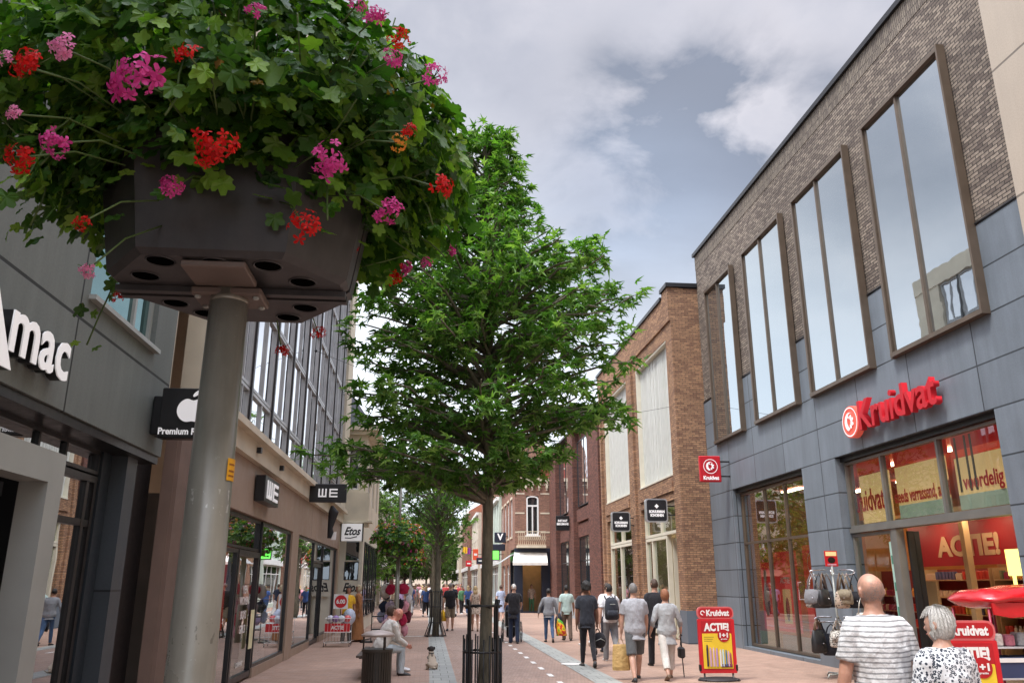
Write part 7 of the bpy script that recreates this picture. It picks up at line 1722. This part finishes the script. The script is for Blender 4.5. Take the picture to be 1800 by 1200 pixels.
# ------------------------------------------------------------------ sale bins by the pharmacy
for k, (x, y, lab) in enumerate(((-2.55, 25.4, 'white wire sale bin with a red front reading ACTIE, by the pharmacy'),)):
    t = thing('sale_bin', (x, y, 0), lab, 'sale bin', None); w, d = .36, .28
    mb = MB(); mb.box(x-w,x+w,y-d,y-d+.015,.42,.64); part('red_front', mb, M_red, t)
    if k == 0: text('lettering', 'ACTIE', .16, (x,y-d-.004,.53), (1,0,0), t, M_white, .001, .006, fit=(.36,.11))
    mb = MB()
    for i in range(9):
        q = x-w+2*w*i/8; mb.tube([(q,y-d,.12),(q,y-d,.78)], .004, 4); mb.tube([(q,y+d,.12),(q,y+d,.78)], .004, 4)
    for z in (.12, .40, .78): mb.tube([(x-w,y-d,z),(x+w,y-d,z),(x+w,y+d,z),(x-w,y+d,z),(x-w,y-d,z)], .009, 5)
    part('wire_basket', mb, M_white, t)
    mb = MB(); mb.box(x-w,x+w,y-d+.02,y+d,.40,.42); part('basket_floor', mb, M_white, t)
    for sx in (-1, 1):
        for sy in (-1, 1): mb = MB(); mb.tube([(x+sx*w,y+sy*d,.12),(x+sx*w,y+sy*d,.05)], .008, 5); mb.ell((x+sx*w,y+sy*d,.035), (.014,.032,.032), 8, 6); part('castor', mb, M_dark, t, True)
    for i, (c, nm) in enumerate((((.6,.6,.65), 'pale grey'), ((.25,.15,.35), 'purple'), ((.5,.55,.6), 'light blue'), ((.6,.1,.1), 'red'))):
        mb = MB(); mb.ell((x-.24+.16*i, y+random.uniform(-.1,.1), .76), (.11,.12,.10), 10, 8); solo('packaged_item', mb, mat('pkg_%d' % i, c, .3, var=.4, vs=12), '%s wrapped item in the white wire sale bin' % nm, 'goods', smooth=True)
t = thing('price_sign', (-2.5, 25.9, .9), 'square white and red price sign reading 6.00 above the sale bin', 'sign')
mb = MB(); mb.box(-2.78,-2.36,25.9,25.92,1.02,1.44); part('card', mb, M_white, t); mb = MB(); mb.prism([(.18*math.cos(a), .18*math.sin(a)) for a in [i*math.pi/12 for i in range(24)]], (-2.57,25.896,1.23), (1,0,0), (0,0,1), (0,.003,0)); part('red_disc', mb, M_red, t)
text('price', '6.00', .16, (-2.57,25.89,1.23), (1,0,0), t, M_white, .001, .006, fit=(.26,.13)); mb = MB(); mb.tube([(-2.57,25.93,.7),(-2.57,25.93,1.1)], .01, 6); part('stem', mb, M_dark, t)
mb = MB(); mb.ell((-2.33,26.3,.78), (.19,.16,.24), 14, 10); solo('plastic_bag', mb, mat('pale_blue_bag', (.48,.55,.68), .35, var=.15, bump=.6, bs=12, bd=.03), 'full pale blue plastic bag held beside the woman in yellow', 'bag', smooth=True)

# ------------------------------------------------------------------ frame stand and souvenir rack
t = thing('frame_stand', (-1.78, 27.0, 0), 'black metal frame stand with shelves left of the souvenir rack', 'display stand')
mb = MB(); mb.tube([(-1.98,27,1.27),(-1.70,27,1.27),(-1.70,27,.12),(-1.98,27,.06)], .02, 6); part('frame', mb, M_black, t)
for z in (.78, .40): mb = MB(); mb.box(-1.70,-1.32,26.9,27.2,z-.03,z); part('shelf_board', mb, M_black, t)
mb = MB(); mb.tube([(-1.34,27,0),(-1.34,27,.8)], .015, 6); mb.tube([(-1.70,27,0),(-1.70,27,.15)], .015, 6); part('leg', mb, M_black, t); mb = MB(); mb.loft([((-1.84,27,0),(.2,0,0),(0,.16,0)),((-1.84,27,.05),(.19,0,0),(0,.15,0))], 0, 14); part('base', mb, M_black, t)
sr = thing('souvenir_rack', (-1.05, 28.5, 0), 'crowded rack of crimson and cream round cushions, bags and scarves behind the sitting man', 'display rack')
mb = MB(); mb.tube([(-1.05,28.5,0),(-1.05,28.5,1.8)], .02, 8); part('pole', mb, M_dark, sr, True)
mb = MB()
for z in (1.72, 1.22, .8): mb.tube([(-1.05+.34*math.cos(a),28.5+.3*math.sin(a),z) for a in [i*math.pi/9 for i in range(19)]], .009, 5, cap=False); mb.tube([(-1.39,28.5,z),(-.71,28.5,z)], .009, 5)
part('ring', mb, M_dark, sr, True); mb = MB(); mb.lathe([(.3,0),(.3,.03),(.03,.06)], (-1.05,28.5,0), 18); part('base', mb, M_dark, sr)
M_crim = cloth('crimson_cloth', (.45,.02,.07)); C_lilg = cloth('lilac_grey', (.42,.34,.42))
its = [('cream', C_cream, -1.38, 28.35, 1.50, .20, .25), ('crimson', M_crim, -1.20, 28.15, 1.56, .17, .19), ('second crimson', M_crim, -.80, 28.15, 1.58, .19, .19), ('pale', C_cream, -.62, 28.4, 1.50, .16, .24), ('navy', C_navy, -1.40, 28.3, 1.02, .17, .17), ('lilac grey', C_lilg, -1.20, 28.15, .98, .16, .22),
       ('black', C_black, -.90, 28.15, 1.08, .15, .17), ('pink', C_pink, -.72, 28.2, 1.02, .13, .17), ('lilac', C_lilac, -1.30, 28.2, .62, .15, .15), ('red striped', M_crim, -.78, 28.2, .62, .14, .18), ('wine', cloth('wine_cloth', (.12,.02,.03)), -.62, 28.4, .70, .12, .18), ('blush', C_pink, -.72, 28.3, .30, .12, .20), ('white', C_white, -.60, 28.3, 1.25, .10, .14), ('dusty blue', C_blue, -1.50, 28.5, .70, .12, .18)]
for n_, m, x, y, z, rx, rz_ in its:
    t = thing('hanging_bag', (x, y, z-rz_), '%s rounded bag or cushion hanging on the souvenir rack' % n_, 'bag', 'goods hanging on the souvenir rack'); mb = MB(); mb.ell((x,y,z), (rx,.10,rz_*(.92 if z > 1.3 else 1.1)), 18, 14)
    for i, v in enumerate(mb.v): q = Vector(v); d_ = noise.noise(q*8)*.05; mb.v[i] = (q.x+d_, q.y+d_, q.z)
    part('bag_body', mb, m, t, True); mb = MB(); mb.tube([(x-rx*.4,y,z+rz_*.9),(x,y+.02,z+rz_+.07),(x+rx*.4,y,z+rz_*.9)], .008, 5); part('loop', mb, m, t, True)

# ------------------------------------------------------------------ far signs, flags and wall fixtures
for x, y, z, w, h, m, lab in ((4.5, 74, 3.4, .6, .6, M_redl, 'red square blade sign far down the right side'), (4.4, 79, 3.9, .5, 1.0, emit('orange_lit', (.6,.08,.03), .1), 'tall orange red blade sign far down the right side'), (4.2, 88, 3.5, .6, .6, M_redl, 'most distant red blade sign on the right'), (4.3, 68.5, 3.3, .8, .5, M_navy, 'dark horizontal blade sign beyond the green lit sign'), (-3.0, 52, 3.4, .9, .8, M_white, 'white blade sign behind the second planter pole')):
    t = thing('blade_sign', (x, y, z), lab, 'sign'); mb = MB(); mb.bbox(x-w/2,x+w/2,y,y+.15,z,z+h,.02); part('box', mb, m, t)
    e = x+w/2; mb = MB(); mb.box(e, 5.3 if x > 0 else e+.02, y+.05, y+.1, z+h*.5, z+h*.5+.05); part('bracket', mb, M_dark, t)
    mb = MB(); mb.box(x-w*.3,x+w*.3,y-.01,y,z+h*.4,z+h*.6); part('mark', mb, M_white if m is not M_white else M_dark, t)
for x, y, m, n_ in ((3.3, 82, C_yel, 'yellow'), (3.7, 84, cloth('purple_flag', (.30,.05,.30)), 'purple')):
    t = thing('flag', (x, y, 4.4), '%s flag hanging over the far right pavement' % n_, 'flag'); mb = MB()
    vs = [(x+.45*i/8, y+.05*math.sin(i*1.3), z) for z in (4.6, 5.2) for i in range(9)]; vs += [(a, b+.01, c) for a, b, c in vs]
    mb.add(vs, [(i, i+1, i+10, i+9) for i in range(8)]+[(i+18, i+27, i+28, i+19) for i in range(8)]); part('cloth', mb, m, t); mb = MB(); mb.tube([(x+.47,y,4.3),(x+.47,y,5.4)], .02, 6); mb.tube([(x+.47,y,5.0),(5,y,4.8)], .015, 6); part('pole', mb, M_dark, t)
# wires across the street
t = thing('overhead_cable', (0, 24, 6.8), 'thin cable spanning the street from the window wall to the brick wall', 'cable')
mb = MB(); mb.tube([(-3.1+11.9*i/24, 21+5*i/24, 7.6-1.1*math.sin(math.pi*i/24)) for i in range(25)], .006, 5); part('cable', mb, M_dark, t, True); mb = MB(); mb.ell((-3.1,21,7.6), (.04,.04,.04), 8, 6); part('hook', mb, M_dark, t, True)
t = thing('wall_cable', (7.0, 53, 9), 'curved black cable in front of the old corner house gable', 'cable')
mb = MB(); mb.tube([(6.95+.65*math.cos(R(a)), 53.2, 9.6+1.5*math.sin(R(a))) for a in range(110, 275, 12)], .025, 6); part('cable', mb, M_dark, t, True); mb = MB(); mb.ell((6.95,53.3,8.1), (.06,.2,.06), 8, 6); part('hook', mb, M_dark, t, True)
